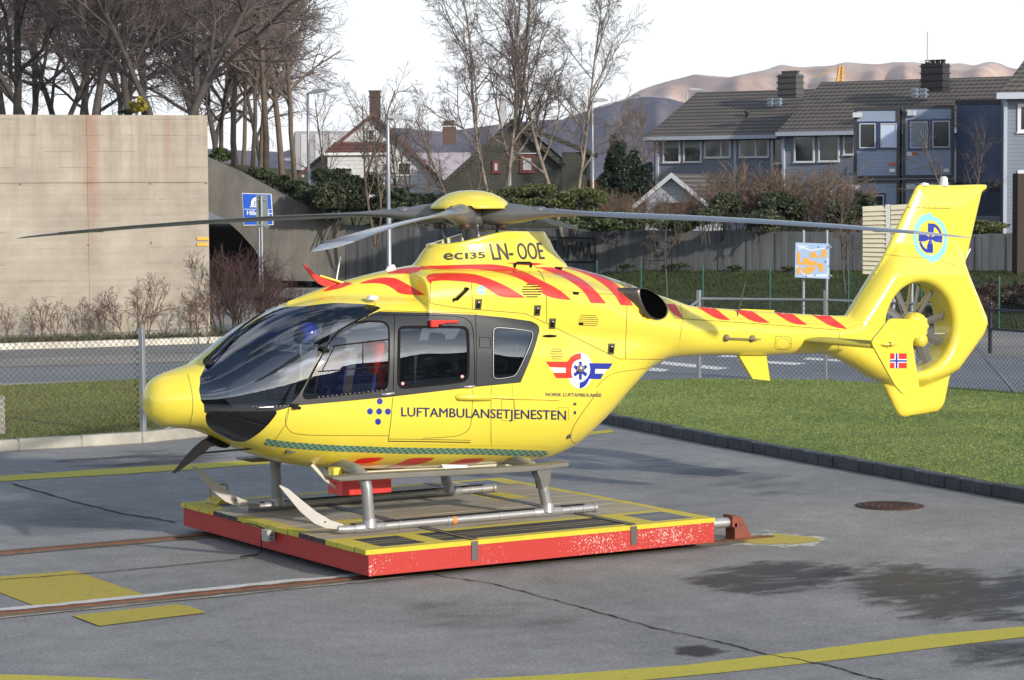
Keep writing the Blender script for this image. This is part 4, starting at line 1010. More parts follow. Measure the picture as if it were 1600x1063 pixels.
# ================================================================== GROUND
def ground_mat(name, c1, c2, speck=.35, big=.12, rough=.85):
    if name in MATS: return MATS[name]
    m = bpy.data.materials.new(name); m.use_nodes = True; nt = m.node_tree; b = nt.nodes['Principled BSDF']
    tcn = nt.nodes.new('ShaderNodeTexCoord')
    def noise(sc, det=6, ro=.6):
        n = nt.nodes.new('ShaderNodeTexNoise'); n.inputs['Scale'].default_value = sc; n.inputs['Detail'].default_value = det; n.inputs['Roughness'].default_value = ro
        nt.links.new(tcn.outputs['Object'], n.inputs['Vector']); return n
    n1 = noise(.35, 8, .62); n2 = noise(30, 8, .92); n3 = noise(3.0, 7, .7)
    r = nt.nodes.new('ShaderNodeValToRGB'); r.color_ramp.elements[0].position = .35; r.color_ramp.elements[1].position = .68
    r.color_ramp.elements[0].color = (*c1, 1); r.color_ramp.elements[1].color = (*c2, 1)
    nt.links.new(n1.outputs['Fac'], r.inputs['Fac'])
    mr = nt.nodes.new('ShaderNodeMapRange'); mr.inputs['From Min'].default_value = .3; mr.inputs['From Max'].default_value = .7
    mr.inputs['To Min'].default_value = 1-speck; mr.inputs['To Max'].default_value = 1+speck*1.2; mr.clamp = True
    nt.links.new(n2.outputs['Fac'], mr.inputs['Value'])
    mr2 = nt.nodes.new('ShaderNodeMapRange'); mr2.inputs['From Min'].default_value = .3; mr2.inputs['From Max'].default_value = .7
    mr2.inputs['To Min'].default_value = 1-big; mr2.inputs['To Max'].default_value = 1+big; nt.links.new(n3.outputs['Fac'], mr2.inputs['Value'])
    mm = nt.nodes.new('ShaderNodeMath'); mm.operation = 'MULTIPLY'; nt.links.new(mr.outputs[0], mm.inputs[0]); nt.links.new(mr2.outputs[0], mm.inputs[1])
    vm = nt.nodes.new('ShaderNodeVectorMath'); vm.operation = 'SCALE'; nt.links.new(r.outputs['Color'], vm.inputs[0]); nt.links.new(mm.outputs[0], vm.inputs['Scale'])
    nt.links.new(vm.outputs[0], b.inputs['Base Color']); b.inputs['Roughness'].default_value = rough; b.inputs['Specular IOR Level'].default_value = .35
    bp = nt.nodes.new('ShaderNodeBump'); bp.inputs['Strength'].default_value = .5; bp.inputs['Distance'].default_value = .006
    nt.links.new(n2.outputs['Fac'], bp.inputs['Height']); nt.links.new(bp.outputs[0], b.inputs['Normal'])
    MATS[name] = m; return m
ASPH = ground_mat('apron_asphalt', (.180, .182, .187), (.262, .260, .258), .85, .18)
ASPH2 = ground_mat('road_asphalt', (.17, .185, .21), (.22, .235, .26), .15)
PAVE = ground_mat('pavement_concrete', (.22, .21, .20), (.32, .31, .29), .15)
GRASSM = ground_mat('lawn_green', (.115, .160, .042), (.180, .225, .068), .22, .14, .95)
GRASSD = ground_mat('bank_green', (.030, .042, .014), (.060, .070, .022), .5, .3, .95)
SOIL = ground_mat('planting_soil', (.035, .028, .02), (.08, .075, .035), .5, .3, .95)
CONC = ground_mat('kerb_concrete', (.30, .285, .25), (.46, .44, .39), .15, .2, .8)
def sheet(name, pts, m, z=0.0, kind='structure'):
    b = MB(); P = [Vector((p[0], p[1], z)) for p in pts]; b.add(P, [t for t in tessellate_polygon([P])]); o = b.build(name, m, None, fix=False)
    me = o.data; bm = bmesh.new(); bm.from_mesh(me)
    for f in bm.faces:
        if f.normal.z < 0: f.normal_flip()
    bm.to_mesh(me); bm.free(); o['kind'] = kind; return o
def longer(px, to=-760):
    """lets strips that leave the picture at the left run on in a straight line"""
    out = []; n = len(px)
    for i, (u, v) in enumerate(px):
        if u <= -60:
            for j in (i+1, i-1):
                a, b = px[j % n]
                if a > -60: v = v+(b-v)/(a-u)*(to-u); u = to; break
        out.append((u, v))
    return out
def px_sheet(name, px, m, z, kind='structure'):
    px = longer(px)
    return sheet(name, [at_z(u, v, 0) for u, v in px], m, z, kind)
sheet('ground', [(-700, -300), (900, -300), (5200, 1200), (5200, 6500), (-900, 6500)], ASPH, 0.0)

# ---- lawns
px_sheet('lawn_soil', [(-90, 709), (223, 690), (331, 679), (480, 664), (700, 664), (948, 661), (1100, 688), (1300, 724), (1600, 783), (1720, 806), (1760, 632), (1600, 623), (1450, 612), (1290, 602), (1100, 600), (950, 604), (800, 600), (440, 594), (220, 600), (0, 611), (-90, 614)], GRASSM, .10)
def grass_blades(name, px, n, hmin, hmax, m, z=.10, seed=3, zf=None):
    rnd = random.Random(seed); P = [at_z(u, v, 0) for u, v in px]; xs = [p.x for p in P]; ys = [p.y for p in P]
    poly = [(p.x, p.y) for p in P]; v = []; f = []
    def inside(x, y):
        c = False; j = len(poly)-1
        for i in range(len(poly)):
            (x0, y0), (x1, y1) = poly[i], poly[j]
            if (y0 > y) != (y1 > y) and x < (x1-x0)*(y-y0)/(y1-y0)+x0: c = not c
            j = i
        return c
    k = 0
    while k < n:
        x = rnd.uniform(min(xs), max(xs)); y = rnd.uniform(min(ys), max(ys))
        if not inside(x, y): continue
        k += 1; h = rnd.uniform(hmin, hmax)*(1.5 if rnd.random() < .05 else 1); a = rnd.uniform(0, 6.28); w = .012; zz = z if zf is None else zf(x, y)
        lx, ly = rnd.gauss(0, .4)*h, rnd.gauss(0, .4)*h
        dx, dy = math.cos(a)*w, math.sin(a)*w; i0 = len(v)
        v += [(x-dx, y-dy, zz), (x+dx, y+dy, zz), (x+lx, y+ly, zz+h)]; f.append((i0, i0+1, i0+2))
    me = bpy.data.meshes.new(name); me.from_pydata(v, [], f); me.materials.append(m); me.update();
    o = link(name, me); o['kind'] = 'stuff'; return o
BLADEG = mat('grass_blade', (.215, .265, .080), .8, var=.3, vscale=.35, var2=(.150, .205, .055), spec=.2)
g1 = grass_blades('grass', [(950, 662), (1100, 689), (1300, 725), (1600, 784), (1700, 800), (1700, 628), (1450, 612), (1290, 602), (1100, 600), (950, 604)], 70000, .006, .016, BLADEG, seed=5)
tag(g1, 'mown green lawn behind the dark stone kerb', 'lawn')
g2 = grass_blades('grass', [(-60, 703), (223, 688), (480, 662), (480, 596), (220, 603), (-60, 615)], 45000, .015, .04, mat('grass_blade_dry', (.11, .145, .035), .85, var=.6, vscale=.8, var2=(.17, .15, .06), spec=.2), seed=8)
tag(g2, 'patchy olive lawn behind the wire fence', 'lawn')

# ---- dark kerb stones along the right lawn (one run; joints are cut by real gaps)
def block_run(name, A, B, n, w, h, m, z0=0.0, label=None, cat=None, gap=.012, jit=.008, seed=1, group=None, inward=1):
    rnd = random.Random(seed); b = MB(); A = Vector((A[0], A[1], 0)); B = Vector((B[0], B[1], 0)); d = (B-A).normalized(); nrm = Vector((-d.y, d.x, 0))*inward; L = (B-A).length; ang = math.atan2(d.y, d.x)
    for i in range(n):
        s0, s1 = L*i/n+gap/2, L*(i+1)/n-gap/2; c = A+d*((s0+s1)/2)+nrm*(w/2+rnd.uniform(-jit, jit)); hh = h+rnd.uniform(-jit, jit)
        b.box((c.x, c.y, z0+hh/2), (s1-s0, w, hh), rz=ang+rnd.uniform(-.004, .004))
    b.box(((A+B)/2+nrm*w/2+Vector((0, 0, z0+h*.4))), (L, w*.8, h*.8), rz=ang)
    o = b.build(name, m, None); tag(o, label, cat, group); bevel(o, .012, 1); return o
kp = [at_z(u, v) for u, v in [(930, 659.5), (1100, 694), (1300, 731), (1600, 786), (1760, 814)]]
KST = ground_mat('kerb_stone_dark', (.050, .056, .068), (.095, .10, .115), .3, .3, .7)
kerb = empty('lawn_kerb', kp[0]); tag(kerb, 'dark grey stone kerb edging the right lawn', 'kerb')
for i in range(4):
    o = block_run('kerb_row', kp[i], kp[i+1], max(3, int((kp[i+1]-kp[i]).length/.31)), .16, .155, KST, seed=i, inward=1)
    o.parent = kerb; o.matrix_parent_inverse = Matrix.Translation(-kerb.location)
# low concrete edging under the left fence
ep = [at_z(u, v) for u, v in [(-500, 735), (223, 693.5), (331, 682), (480, 667)]]
edge = empty('low_concrete_edging', ep[0]); tag(edge, 'low pale concrete edging under the wire fence beside the apron', 'kerb')
for i in range(3):
    o = block_run('edging_row', ep[i], ep[i+1], max(1, round((ep[i+1]-ep[i]).length/.95)), .16, .165, CONC, seed=10+i)
    o.parent = edge; o.matrix_parent_inverse = Matrix.Translation(-edge.location)
b = MB(); p = at_z(-14, 690); b.box((p.x, p.y+.1, .33), (.42, .35, .66), rz=-PAN*.2)
tag(bevel(b.build('concrete_block', CONC, None), .02, 2), 'grey concrete post cut by the left picture edge in front of the lawn', 'post')
# ---- the road on the left with pavement, kerb blocks and planting bed
px_sheet('road', [(-90, 607), (0, 602), (220, 595.4), (500, 589), (950, 598), (1100, 596), (1290, 598), (1720, 627), (1720, 566), (1500, 556), (1300, 545), (1000, 545), (500, 560), (220, 569.5), (-90, 578)], ASPH2, .006)
px_sheet('pavement', [(-90, 577), (220, 568.5), (500, 559), (500, 548), (220, 554), (-90, 564)], PAVE, .010)
px_sheet('pavement', [(-90, 563.5), (220, 553.5), (500, 547.5), (500, 533), (220, 541), (-90, 549)], ground_mat('pavement_grey', (.17, .175, .185), (.23, .235, .24), .12), .008)
px_sheet('kerb_line', [(-90, 616), (0, 612), (220, 601), (480, 595), (480, 590), (220, 595.4), (0, 602), (-90, 607)], CONC, .035)
kb = [at_z(u, v) for u, v in [(-700, 565), (120, 544.5), (340, 536.5), (420, 533)]]
KBL = ground_mat('kerb_block_pale', (.46, .43, .37), (.66, .63, .56), .25, .25, .85)
kk = empty('pale_kerb', kb[0]); tag(kk, 'pale granite kerb in front of the planting bed by the concrete wall', 'kerb')
for i in range(3):
    o = block_run('kerb_row', kb[i], kb[i+1], max(1, round((kb[i+1]-kb[i]).length/1.35)), .25, .15, KBL, seed=20+i)
    o.parent = kk; o.matrix_parent_inverse = Matrix.Translation(-kk.location)
px_sheet('planting_bed', [(-90, 549), (120, 544), (340, 536), (440, 531), (440, 516), (340, 526), (-90, 534)], SOIL, .13)
def inb(u0, u1, v0, v1): return [(u0, v0), (u1, v0-12), (u1, v1-12), (u0, v1)]
g3 = grass_blades('low_plants', [(0, 545.5), (120, 541), (340, 533), (340, 528), (120, 536), (0, 540)], 5000, .03, .16, mat('moss_green', (.07, .09, .02), .9, var=.6, vscale=2, var2=(.06, .035, .015)), z=.13, seed=4)
tag(g3, 'moss and weeds in the bed at the foot of the concrete wall', 'weeds')
# far pavement on the right and the bank of dark grass up to the retaining wall
px_sheet('pavement', [(1400, 549), (1720, 570), (1720, 532), (1400, 514)], PAVE, .010)
px_sheet('pavement', [(330, 446), (600, 462), (900, 490), (900, 474), (600, 447), (330, 438)], PAVE, .010)
far_kerb = block_run('dark_kerb', at_z(395, 470), at_z(560, 478), 12, .2, .14, KST, seed=31, label='dark kerb stones at the bend of the road under the tunnel wing wall', cat='kerb', jit=.004)
ZM = mat('road_marking_white', (.80, .80, .78), .7, var=.15, vscale=3)
for i, q in enumerate([[(1036, 565.5), (1141, 576), (1120, 579), (1032, 570)], [(1006, 574), (1046, 578.5), (1036, 582), (1000, 580)], [(1150, 562.5), (1262, 568.5), (1240, 571.5), (1158, 566.5)], [(1262, 559.5), (1330, 564), (1318, 566.5), (1255, 562.8)], [(1130, 556), (1190, 558), (1185, 560.5), (1120, 558.5)]]):
    px_sheet('crossing_bar', q, ZM, .012)

# ---- painted lines, patches, stains and cracks on the apron
def worn_paint(name, col, thr=.40, sc=9):
    if name in MATS: return MATS[name]
    m = bpy.data.materials.new(name); m.use_nodes = True; nt = m.node_tree; b = nt.nodes['Principled BSDF']
    tcn = nt.nodes.new('ShaderNodeTexCoord'); n = nt.nodes.new('ShaderNodeTexNoise'); n.inputs['Scale'].default_value = sc; n.inputs['Detail'].default_value = 9; n.inputs['Roughness'].default_value = .75
    nt.links.new(tcn.outputs['Object'], n.inputs['Vector'])
    r = nt.nodes.new('ShaderNodeValToRGB'); r.color_ramp.elements[0].position = thr-.08; r.color_ramp.elements[1].position = thr+.03
    r.color_ramp.elements[0].color = (col[0]*.35+.08, col[1]*.35+.08, col[2]*.3+.08, 1); r.color_ramp.elements[1].color = (*col, 1)
    n2 = nt.nodes.new('ShaderNodeTexNoise'); n2.inputs['Scale'].default_value = 60; n2.inputs['Detail'].default_value = 3; nt.links.new(tcn.outputs['Object'], n2.inputs['Vector'])
    mr = nt.nodes.new('ShaderNodeMapRange'); mr.inputs['From Min'].default_value = .3; mr.inputs['From Max'].default_value = .7; mr.inputs['To Min'].default_value = .78; mr.inputs['To Max'].default_value = 1.1
    nt.links.new(n2.outputs['Fac'], mr.inputs['Value'])
    vm = nt.nodes.new('ShaderNodeVectorMath'); vm.operation = 'SCALE'; nt.links.new(r.outputs[0], vm.inputs[0]); nt.links.new(mr.outputs[0], vm.inputs['Scale'])
    nt.links.new(n.outputs['Fac'], r.inputs['Fac']); nt.links.new(vm.outputs[0], b.inputs['Base Color']); b.inputs['Roughness'].default_value = .75
    MATS[name] = m; return m
LY = worn_paint('line_yellow', (.50, .44, .05), .38); LYD = worn_paint('patch_yellow', (.42, .34, .04), .40, 6)
def stain(name, px, col, thr=.5, soft=.12, sc=1.2, z=.005, stretch=(1, 1, 1), alpha=.85, rough=.6):
    """a stain with its own ragged outline"""
    P = [at_z(u, v, 0) for u, v in px]; c = sum(P, Vector())/len(P)
    m = bpy.data.materials.new(name+'_mat'); m.use_nodes = True; nt = m.node_tree; b = nt.nodes['Principled BSDF']
    b.inputs['Base Color'].default_value = (*col, 1); b.inputs['Roughness'].default_value = rough
    at = nt.nodes.new('ShaderNodeAttribute'); at.attribute_name = 'edge'
    tcn = nt.nodes.new('ShaderNodeTexCoord'); mpn = nt.nodes.new('ShaderNodeMapping'); mpn.inputs['Scale'].default_value = stretch
    mpn.inputs['Rotation'].default_value = (0, 0, PAN)
    n = nt.nodes.new('ShaderNodeTexNoise'); n.inputs['Scale'].default_value = sc; n.inputs['Detail'].default_value = 9; n.inputs['Roughness'].default_value = .66; n.inputs['Distortion'].default_value = .6
    nt.links.new(tcn.outputs['Object'], mpn.inputs[0]); nt.links.new(mpn.outputs[0], n.inputs['Vector'])
    ad = nt.nodes.new('ShaderNodeMath'); ad.operation = 'MULTIPLY_ADD'; ad.inputs[1].default_value = .34; nt.links.new(at.outputs['Fac'], ad.inputs[0]); nt.links.new(n.outputs['Fac'], ad.inputs[2])
    mr = nt.nodes.new('ShaderNodeMapRange'); mr.interpolation_type = 'SMOOTHSTEP'; mr.inputs['From Min'].default_value = thr+.20; mr.inputs['From Max'].default_value = thr+.20+soft; mr.inputs['To Max'].default_value = alpha
    nt.links.new(ad.outputs[0], mr.inputs['Value']); nt.links.new(mr.outputs[0], b.inputs['Alpha'])
    bm = bmesh.new(); N = len(P); rings = []; lay = bm.verts.layers.float.new('edge')
    for s, e in ((1, 0.), (.75, .5), (.45, .9), (.0, 1.)):
        rings.append(([bm.verts.new((c.x+(p.x-c.x)*s, c.y+(p.y-c.y)*s, z)) for p in P] if s > 0 else [bm.verts.new((c.x, c.y, z))], e))
    for r_, e in rings:
        for v in r_: v[lay] = e
    for i in range(2):
        for k in range(N): bm.faces.new((rings[i][0][k], rings[i][0][(k+1) % N], rings[i+1][0][(k+1) % N], rings[i+1][0][k]))
    for k in range(N): bm.faces.new((rings[2][0][k], rings[2][0][(k+1) % N], rings[3][0][0]))
    bmesh.ops.recalc_face_normals(bm, faces=bm.faces[:])
    for f in bm.faces:
        if f.normal.z < 0: f.normal_flip()
    me = bpy.data.meshes.new(name); bm.to_mesh(me); bm.free(); me.materials.append(m); o = link(name, me); o['kind'] = 'structure'; return o
px_sheet('painted_line', [(-60, 747), (0, 744.5), (200, 731), (400, 719.5), (700, 697), (955, 672), (960, 676), (700, 704), (400, 727), (200, 741), (0, 753), (-60, 757)], LY, .006)
px_sheet('painted_line', [(640, 1068), (900, 1053.5), (1075, 1040), (1272, 1016), (1447, 993.5), (1600, 980), (1720, 970), (1720, 986), (1600, 996.6), (1490, 1009.7), (1337, 1029), (1140, 1051), (1009, 1063.5), (850, 1076)], LY, .006)
px_sheet('painted_line', [(-58, 1053), (60, 1056.5), (230, 1063), (380, 1072), (200, 1085), (-58, 1090)], LY, .006)
px_sheet('painted_patch', [(-55, 906), (0, 902), (115, 892.5), (232, 932), (57, 949)], LYD, .006)
px_sheet('painted_patch', [(112, 963.5), (200, 954), (275, 946), (300, 950), (322, 959), (240, 969), (155, 980)], LYD, .010)
stain('worn_yellow_patch', [(1130, 838), (1200, 829), (1270, 832), (1312, 846), (1270, 856), (1180, 858), (1120, 852)], (.55, .54, .51), .38, .10, 3.0, .005, alpha=.9)
stain('worn_yellow_patch', [(1165, 840), (1215, 834), (1262, 838), (1290, 846), (1250, 852), (1190, 852), (1160, 850)], (.44, .36, .05), .33, .10, 3.0, .009, alpha=1.0)
stain('wet_stain', [(1040, 905), (1090, 885), (1180, 876), (1260, 872), (1340, 880), (1370, 895), (1290, 925), (1180, 940), (1080, 925)], (.020, .012, .024), .37, .24, 1.6, .0045, (1, 2.2, 1), .68, .5)
stain('wet_stain', [(1230, 895), (1340, 868), (1480, 880), (1700, 890), (1760, 960), (1600, 990), (1450, 985), (1340, 960)], (.020, .012, .024), .40, .24, 1.7, .0048, (1, 2.4, 1), .68, .5)
stain('wet_stain', [(1380, 1000), (1500, 985), (1700, 990), (1700, 1060), (1500, 1075), (1380, 1050)], (.012, .010, .016), .50, .25, .8, .0046, (1, 2, 1), .7)
stain('wet_stain', [(1040, 1010), (1100, 1005), (1160, 1018), (1100, 1030), (1050, 1026)], (.015, .012, .018), .40, .2, 1.5, .0046, (1, 2, 1), .7)
stain('tyre_stain', [(40, 716), (180, 700), (330, 696), (420, 715), (330, 745), (180, 740), (60, 735)], (.025, .015, .028), .46, .25, .8, .0042, (1, 2.5, 1), .5)
stain('dark_stain', [(560, 930), (760, 920), (980, 935), (1000, 990), (800, 1010), (600, 990)], (.02, .02, .025), .50, .3, .6, .0041, (1, 2, 1), .25)
stain('dark_stain', [(950, 700), (1150, 720), (1350, 760), (1250, 790), (1050, 760), (940, 730)], (.02, .022, .035), .46, .3, .6, .0041, (1, 3, 1), .28)
stain('faint_dark_patch', [(20, 780), (200, 775), (290, 800), (270, 835), (0, 860), (-40, 820)], (.02, .022, .035), .44, .35, .5, .0041, (1, 2, 1), .25)  # faint darker patch over the asphalt left of the platform
def ribbon(name, px, w, m, z, seed=1, jit=1.2, label=None):
    rnd = random.Random(seed); D = []
    for a, b_ in zip(px[:-1], px[1:]):
        n = max(2, int(math.hypot(b_[0]-a[0], b_[1]-a[1])/9))
        D += [(a[0]+(b_[0]-a[0])*k/n, a[1]+(b_[1]-a[1])*k/n+rnd.uniform(-jit, jit)*.5) for k in range(n)]
    P = [at_z(u, v, 0) for u, v in D]; vs = []
    for i, p in enumerate(P):
        t = (P[min(i+1, len(P)-1)]-P[max(0, i-1)]).normalized(); nn = Vector((-t.y, t.x, 0)); ww = w*rnd.uniform(.5, 1.3)
        vs += [p+nn*ww/2+Vector((0, 0, z)), p-nn*ww/2+Vector((0, 0, z))]
    me = bpy.data.meshes.new(name); me.from_pydata([tuple(v) for v in vs], [], [(2*i+1, 2*i+3, 2*i+2, 2*i) for i in range(len(P)-1)]); me.materials.append(m); o = link(name, me); o['kind'] = 'structure'; return o
CRK = mat('crack_dark', (.018, .018, .02), .9)
ribbon('pavement_crack', [(20, 757), (110, 783), (190, 803), (282, 818)], .035, CRK, .0072, 3)
ribbon('pavement_crack', [(640, 893), (780, 915), (1000, 975), (1020, 982), (1130, 1005), (1190, 1022), (1290, 1040), (1400, 1070)], .022, CRK, .0072, 4, 2)
ribbon('pavement_crack', [(40, 676.5+60), (80, 741)], .02, CRK, .0072, 5)
ribbon('cable_groove', [(-40, 910), (60, 903), (140, 897), (230, 889), (330, 879), (400, 872)], .03, mat('groove_rust', (.10, .06, .03), .9), .0105, 6, .6)
# rails sunk in the apron
RUST = mat('rail_rust', (.16, .055, .022), .75, var=.5, vscale=6, var2=(.08, .035, .02), bump=.3)
GROUT = ground_mat('rail_grout', (.10, .085, .065), (.20, .17, .13), .3, .3)
for y, w in ((-1.72, .40), (1.70, .36)):
    sheet('rail_bed', [(-16, y-w/2), (2.6, y-w/2), (2.6, y+w/2), (-16, y+w/2)], GROUT, .0075)
def strip_noise(name, y0, y1, m, z, seed, x0=-16, x1=-1.9, amp=.03):
    rnd = random.Random(seed); n = 160; vs = []
    a0 = a1 = 0
    for i in range(n+1):
        x = x0+(x1-x0)*i/n; a0 = a0*.7+rnd.uniform(-amp, amp)*.5; a1 = a1*.7+rnd.uniform(-amp, amp)*.5; vs += [(x, y0+a0, z), (x, y1+a1, z)]
    me = bpy.data.meshes.new(name); me.from_pydata(vs, [], [(2*i, 2*i+2, 2*i+3, 2*i+1) for i in range(n)]); me.materials.append(m); o = link(name, me); o['kind'] = 'structure'
strip_noise('salt_streak', -1.60, -1.47, worn_paint('white_grout', (.58, .57, .56), .40, 5), .010, 3, amp=.05)
strip_noise('salt_streak', -1.96, -1.90, worn_paint('white_grout_thin', (.42, .38, .34), .5, 4), .010, 5, amp=.03)
for y, lab in ((-1.71, 'nearer rusty rail sunk in the apron, beside the white streak'), (1.70, 'farther rusty rail sunk in the apron, leading under the platform')):
    b = MB(); b.box((-6.7, y-.035, .010), (18.6, .045, .02)); b.box((-6.7, y+.035, .008), (18.6, .04, .016)); tag(b.build('ground_rail', RUST, None), lab, 'rail')
# manhole cover
b = MB(); p = at_z(1390, 791); n = 40
b.lathe((p.x, p.y, 0), [(.0, .012), (.28, .012), (.285, .016), (.30, .016), (.30, .009), (.345, .009), (.39, .010), (.39, .0)], n=n)
for k in range(-5, 6):
    for j in range(-5, 6):
        if math.hypot(k*.05, j*.05) < .26 and (k+j) % 2 == 0: b.box((p.x+k*.05, p.y+j*.05, .015), (.035, .035, .008), rz=.6)
tag(b.build('manhole_cover', mat('manhole_iron', (.085, .040, .030), .7, metal=.3, var=.5, vscale=7), None), 'rusty round manhole cover in the apron near the stone kerb', 'manhole')

# ================================================================== PLATFORM
plat = empty('helicopter_platform', (0, 0, 0)); tag(plat, 'low red platform with a plank deck and yellow edges under the helicopter', 'platform')
PX0, PX1, PY0, PY1 = -2.34, 1.615, -2.045, 2.10
def red_worn():
    m = bpy.data.materials.new('platform_red'); m.use_nodes = True; nt = m.node_tree; b = nt.nodes['Principled BSDF']
    tcn = nt.nodes.new('ShaderNodeTexCoord')
    def ns(sc, det, ro, stretch=None):
        n = nt.nodes.new('ShaderNodeTexNoise'); n.inputs['Scale'].default_value = sc; n.inputs['Detail'].default_value = det; n.inputs['Roughness'].default_value = ro
        if stretch:
            mp_ = nt.nodes.new('ShaderNodeMapping'); mp_.inputs['Scale'].default_value = stretch; nt.links.new(tcn.outputs['Object'], mp_.inputs[0]); nt.links.new(mp_.outputs[0], n.inputs['Vector'])
        else: nt.links.new(tcn.outputs['Object'], n.inputs['Vector'])
        return n
    a = ns(60, 4, .7); c = ns(1.1, 3, .6); e = ns(9, 5, .7, (.25, 1, 2.5))
    m1 = nt.nodes.new('ShaderNodeMath'); m1.operation = 'MULTIPLY_ADD'; m1.inputs[1].default_value = .70; nt.links.new(c.outputs['Fac'], m1.inputs[0]); nt.links.new(a.outputs['Fac'], m1.inputs[2])
    m2 = nt.nodes.new('ShaderNodeMath'); m2.operation = 'MULTIPLY_ADD'; m2.inputs[1].default_value = .25; nt.links.new(e.outputs['Fac'], m2.inputs[0]); nt.links.new(m1.outputs[0], m2.inputs[2])
    # flaking only on the long weathered side (it faces -y)
    ge = nt.nodes.new('ShaderNodeNewGeometry'); sp = nt.nodes.new('ShaderNodeSeparateXYZ'); nt.links.new(ge.outputs['Normal'], sp.inputs[0])
    lt = nt.nodes.new('ShaderNodeMath'); lt.operation = 'LESS_THAN'; lt.inputs[1].default_value = -.5; nt.links.new(sp.outputs['Y'], lt.inputs[0])
    r = nt.nodes.new('ShaderNodeMapRange'); r.inputs['From Min'].default_value = 1.10; r.inputs['From Max'].default_value = 1.12; nt.links.new(m2.outputs[0], r.inputs['Value'])
    mu = nt.nodes.new('ShaderNodeMath'); mu.operation = 'MULTIPLY'; nt.links.new(r.outputs[0], mu.inputs[0]); nt.links.new(lt.outputs[0], mu.inputs[1])
    mx_ = nt.nodes.new('ShaderNodeMixRGB'); mx_.inputs['Color1'].default_value = (.47, .028, .022, 1); mx_.inputs['Color2'].default_value = (.72, .62, .55, 1)
    nt.links.new(mu.outputs[0], mx_.inputs['Fac']); nt.links.new(mx_.outputs[0], b.inputs['Base Color']); b.inputs['Roughness'].default_value = .5
    return m
REDW = red_worn()
b = MB(); zt = .268
b.box(((PX0+PX1)/2, PY0+.02, (.07+zt)/2), (PX1-PX0, .04, zt-.07)); b.box(((PX0+PX1)/2, PY1-.02, (.07+zt)/2), (PX1-PX0, .04, zt-.07))
b.box((PX0+.02, (PY0+PY1)/2, (.07+zt)/2), (.04, PY1-PY0-.082, zt-.07)); b.box((PX1-.02, (PY0+PY1)/2, (.07+zt)/2), (.04, PY1-PY0-.082, zt-.07))
b.build('side_frame', REDW, plat)
b = MB()
for y in (-1.7, -.6, .6, 1.7): b.box(((PX0+PX1)/2, y, .19), (PX1-PX0-.1, .08, .14))
b.build('under_beams', mat('under_dark', (.02, .02, .02), .8), plat)
for x in (-1.9, 1.2):
    for y in (-1.7, 1.7):
        w = MB(); w.lathe((x, y-.03, .075), [(0, 0), (.07, 0), (.07, .05), (.08, .05), (.08, .06), (0, .06)], (0, 1, 0), 18); w.build('wheel', mat('wheel_iron', (.03, .025, .02), .6, metal=.5), plat)
def wood_mat(name, c1, c2, grey):
    m = bpy.data.materials.new(name); m.use_nodes = True; nt = m.node_tree; b = nt.nodes['Principled BSDF']
    tcn = nt.nodes.new('ShaderNodeTexCoord'); mp_ = nt.nodes.new('ShaderNodeMapping'); mp_.inputs['Scale'].default_value = (1.2, 22, 5); nt.links.new(tcn.outputs['Object'], mp_.inputs[0])
    n = nt.nodes.new('ShaderNodeTexNoise'); n.inputs['Scale'].default_value = 1.6; n.inputs['Detail'].default_value = 8; n.inputs['Roughness'].default_value = .7; nt.links.new(mp_.outputs[0], n.inputs['Vector'])
    n2 = nt.nodes.new('ShaderNodeTexNoise'); n2.inputs['Scale'].default_value = 1.4; n2.inputs['Detail'].default_value = 6; nt.links.new(tcn.outputs['Object'], n2.inputs['Vector'])
    r = nt.nodes.new('ShaderNodeValToRGB'); r.color_ramp.elements[0].position = .3; r.color_ramp.elements[1].position = .7; r.color_ramp.elements[0].color = (*c1, 1); r.color_ramp.elements[1].color = (*c2, 1)
    nt.links.new(n.outputs['Fac'], r.inputs['Fac'])
    mr = nt.nodes.new('ShaderNodeMapRange'); mr.inputs['From Min'].default_value = .42; mr.inputs['From Max'].default_value = .62; nt.links.new(n2.outputs['Fac'], mr.inputs['Value'])
    mx_ = nt.nodes.new('ShaderNodeMixRGB'); mx_.inputs['Color2'].default_value = (*grey, 1); fm_ = nt.nodes.new('ShaderNodeMath'); fm_.operation = 'MULTIPLY'; fm_.inputs[1].default_value = .55
    nt.links.new(mr.outputs[0], fm_.inputs[0]); nt.links.new(fm_.outputs[0], mx_.inputs['Fac']); nt.links.new(r.outputs[0], mx_.inputs['Color1']); nt.links.new(mx_.outputs[0], b.inputs['Base Color']); b.inputs['Roughness'].default_value = .8
    bp = nt.nodes.new('ShaderNodeBump'); bp.inputs['Strength'].default_value = .4; bp.inputs['Distance'].default_value = .004; nt.links.new(n.outputs['Fac'], bp.inputs['Height']); nt.links.new(bp.outputs[0], b.inputs['Normal'])
    return m
WOOD = wood_mat('deck_wood', (.17, .135, .095), (.46, .39, .29), (.34, .33, .30))
WYEL = worn_paint('deck_yellow', (.55, .46, .04), .36, 7); WYE2 = mat('edge_yellow', (.74, .53, .03), .5, var=.12, vscale=9); WBLK = worn_paint('deck_black', (.035, .036, .038), .30, 6)
WEND = mat('plank_end_grey', (.055, .05, .052), .8, var=.4, vscale=8); WORA = mat('plank_end_orange', (.75, .40, .02), .5); WYEN = mat('plank_end_yellow', (.58, .52, .05), .55, var=.15, vscale=9)
WBLU = worn_paint('deck_blue_grey', (.13, .15, .19), .42, 9)
ends = [5]*6+[6]+[4]*5+[5]*12+[4]*5+[5]*7; ends = ends[::-1]
NP = 36; pw = (PY1-PY0)/NP; rnd = random.Random(7); b = MB()
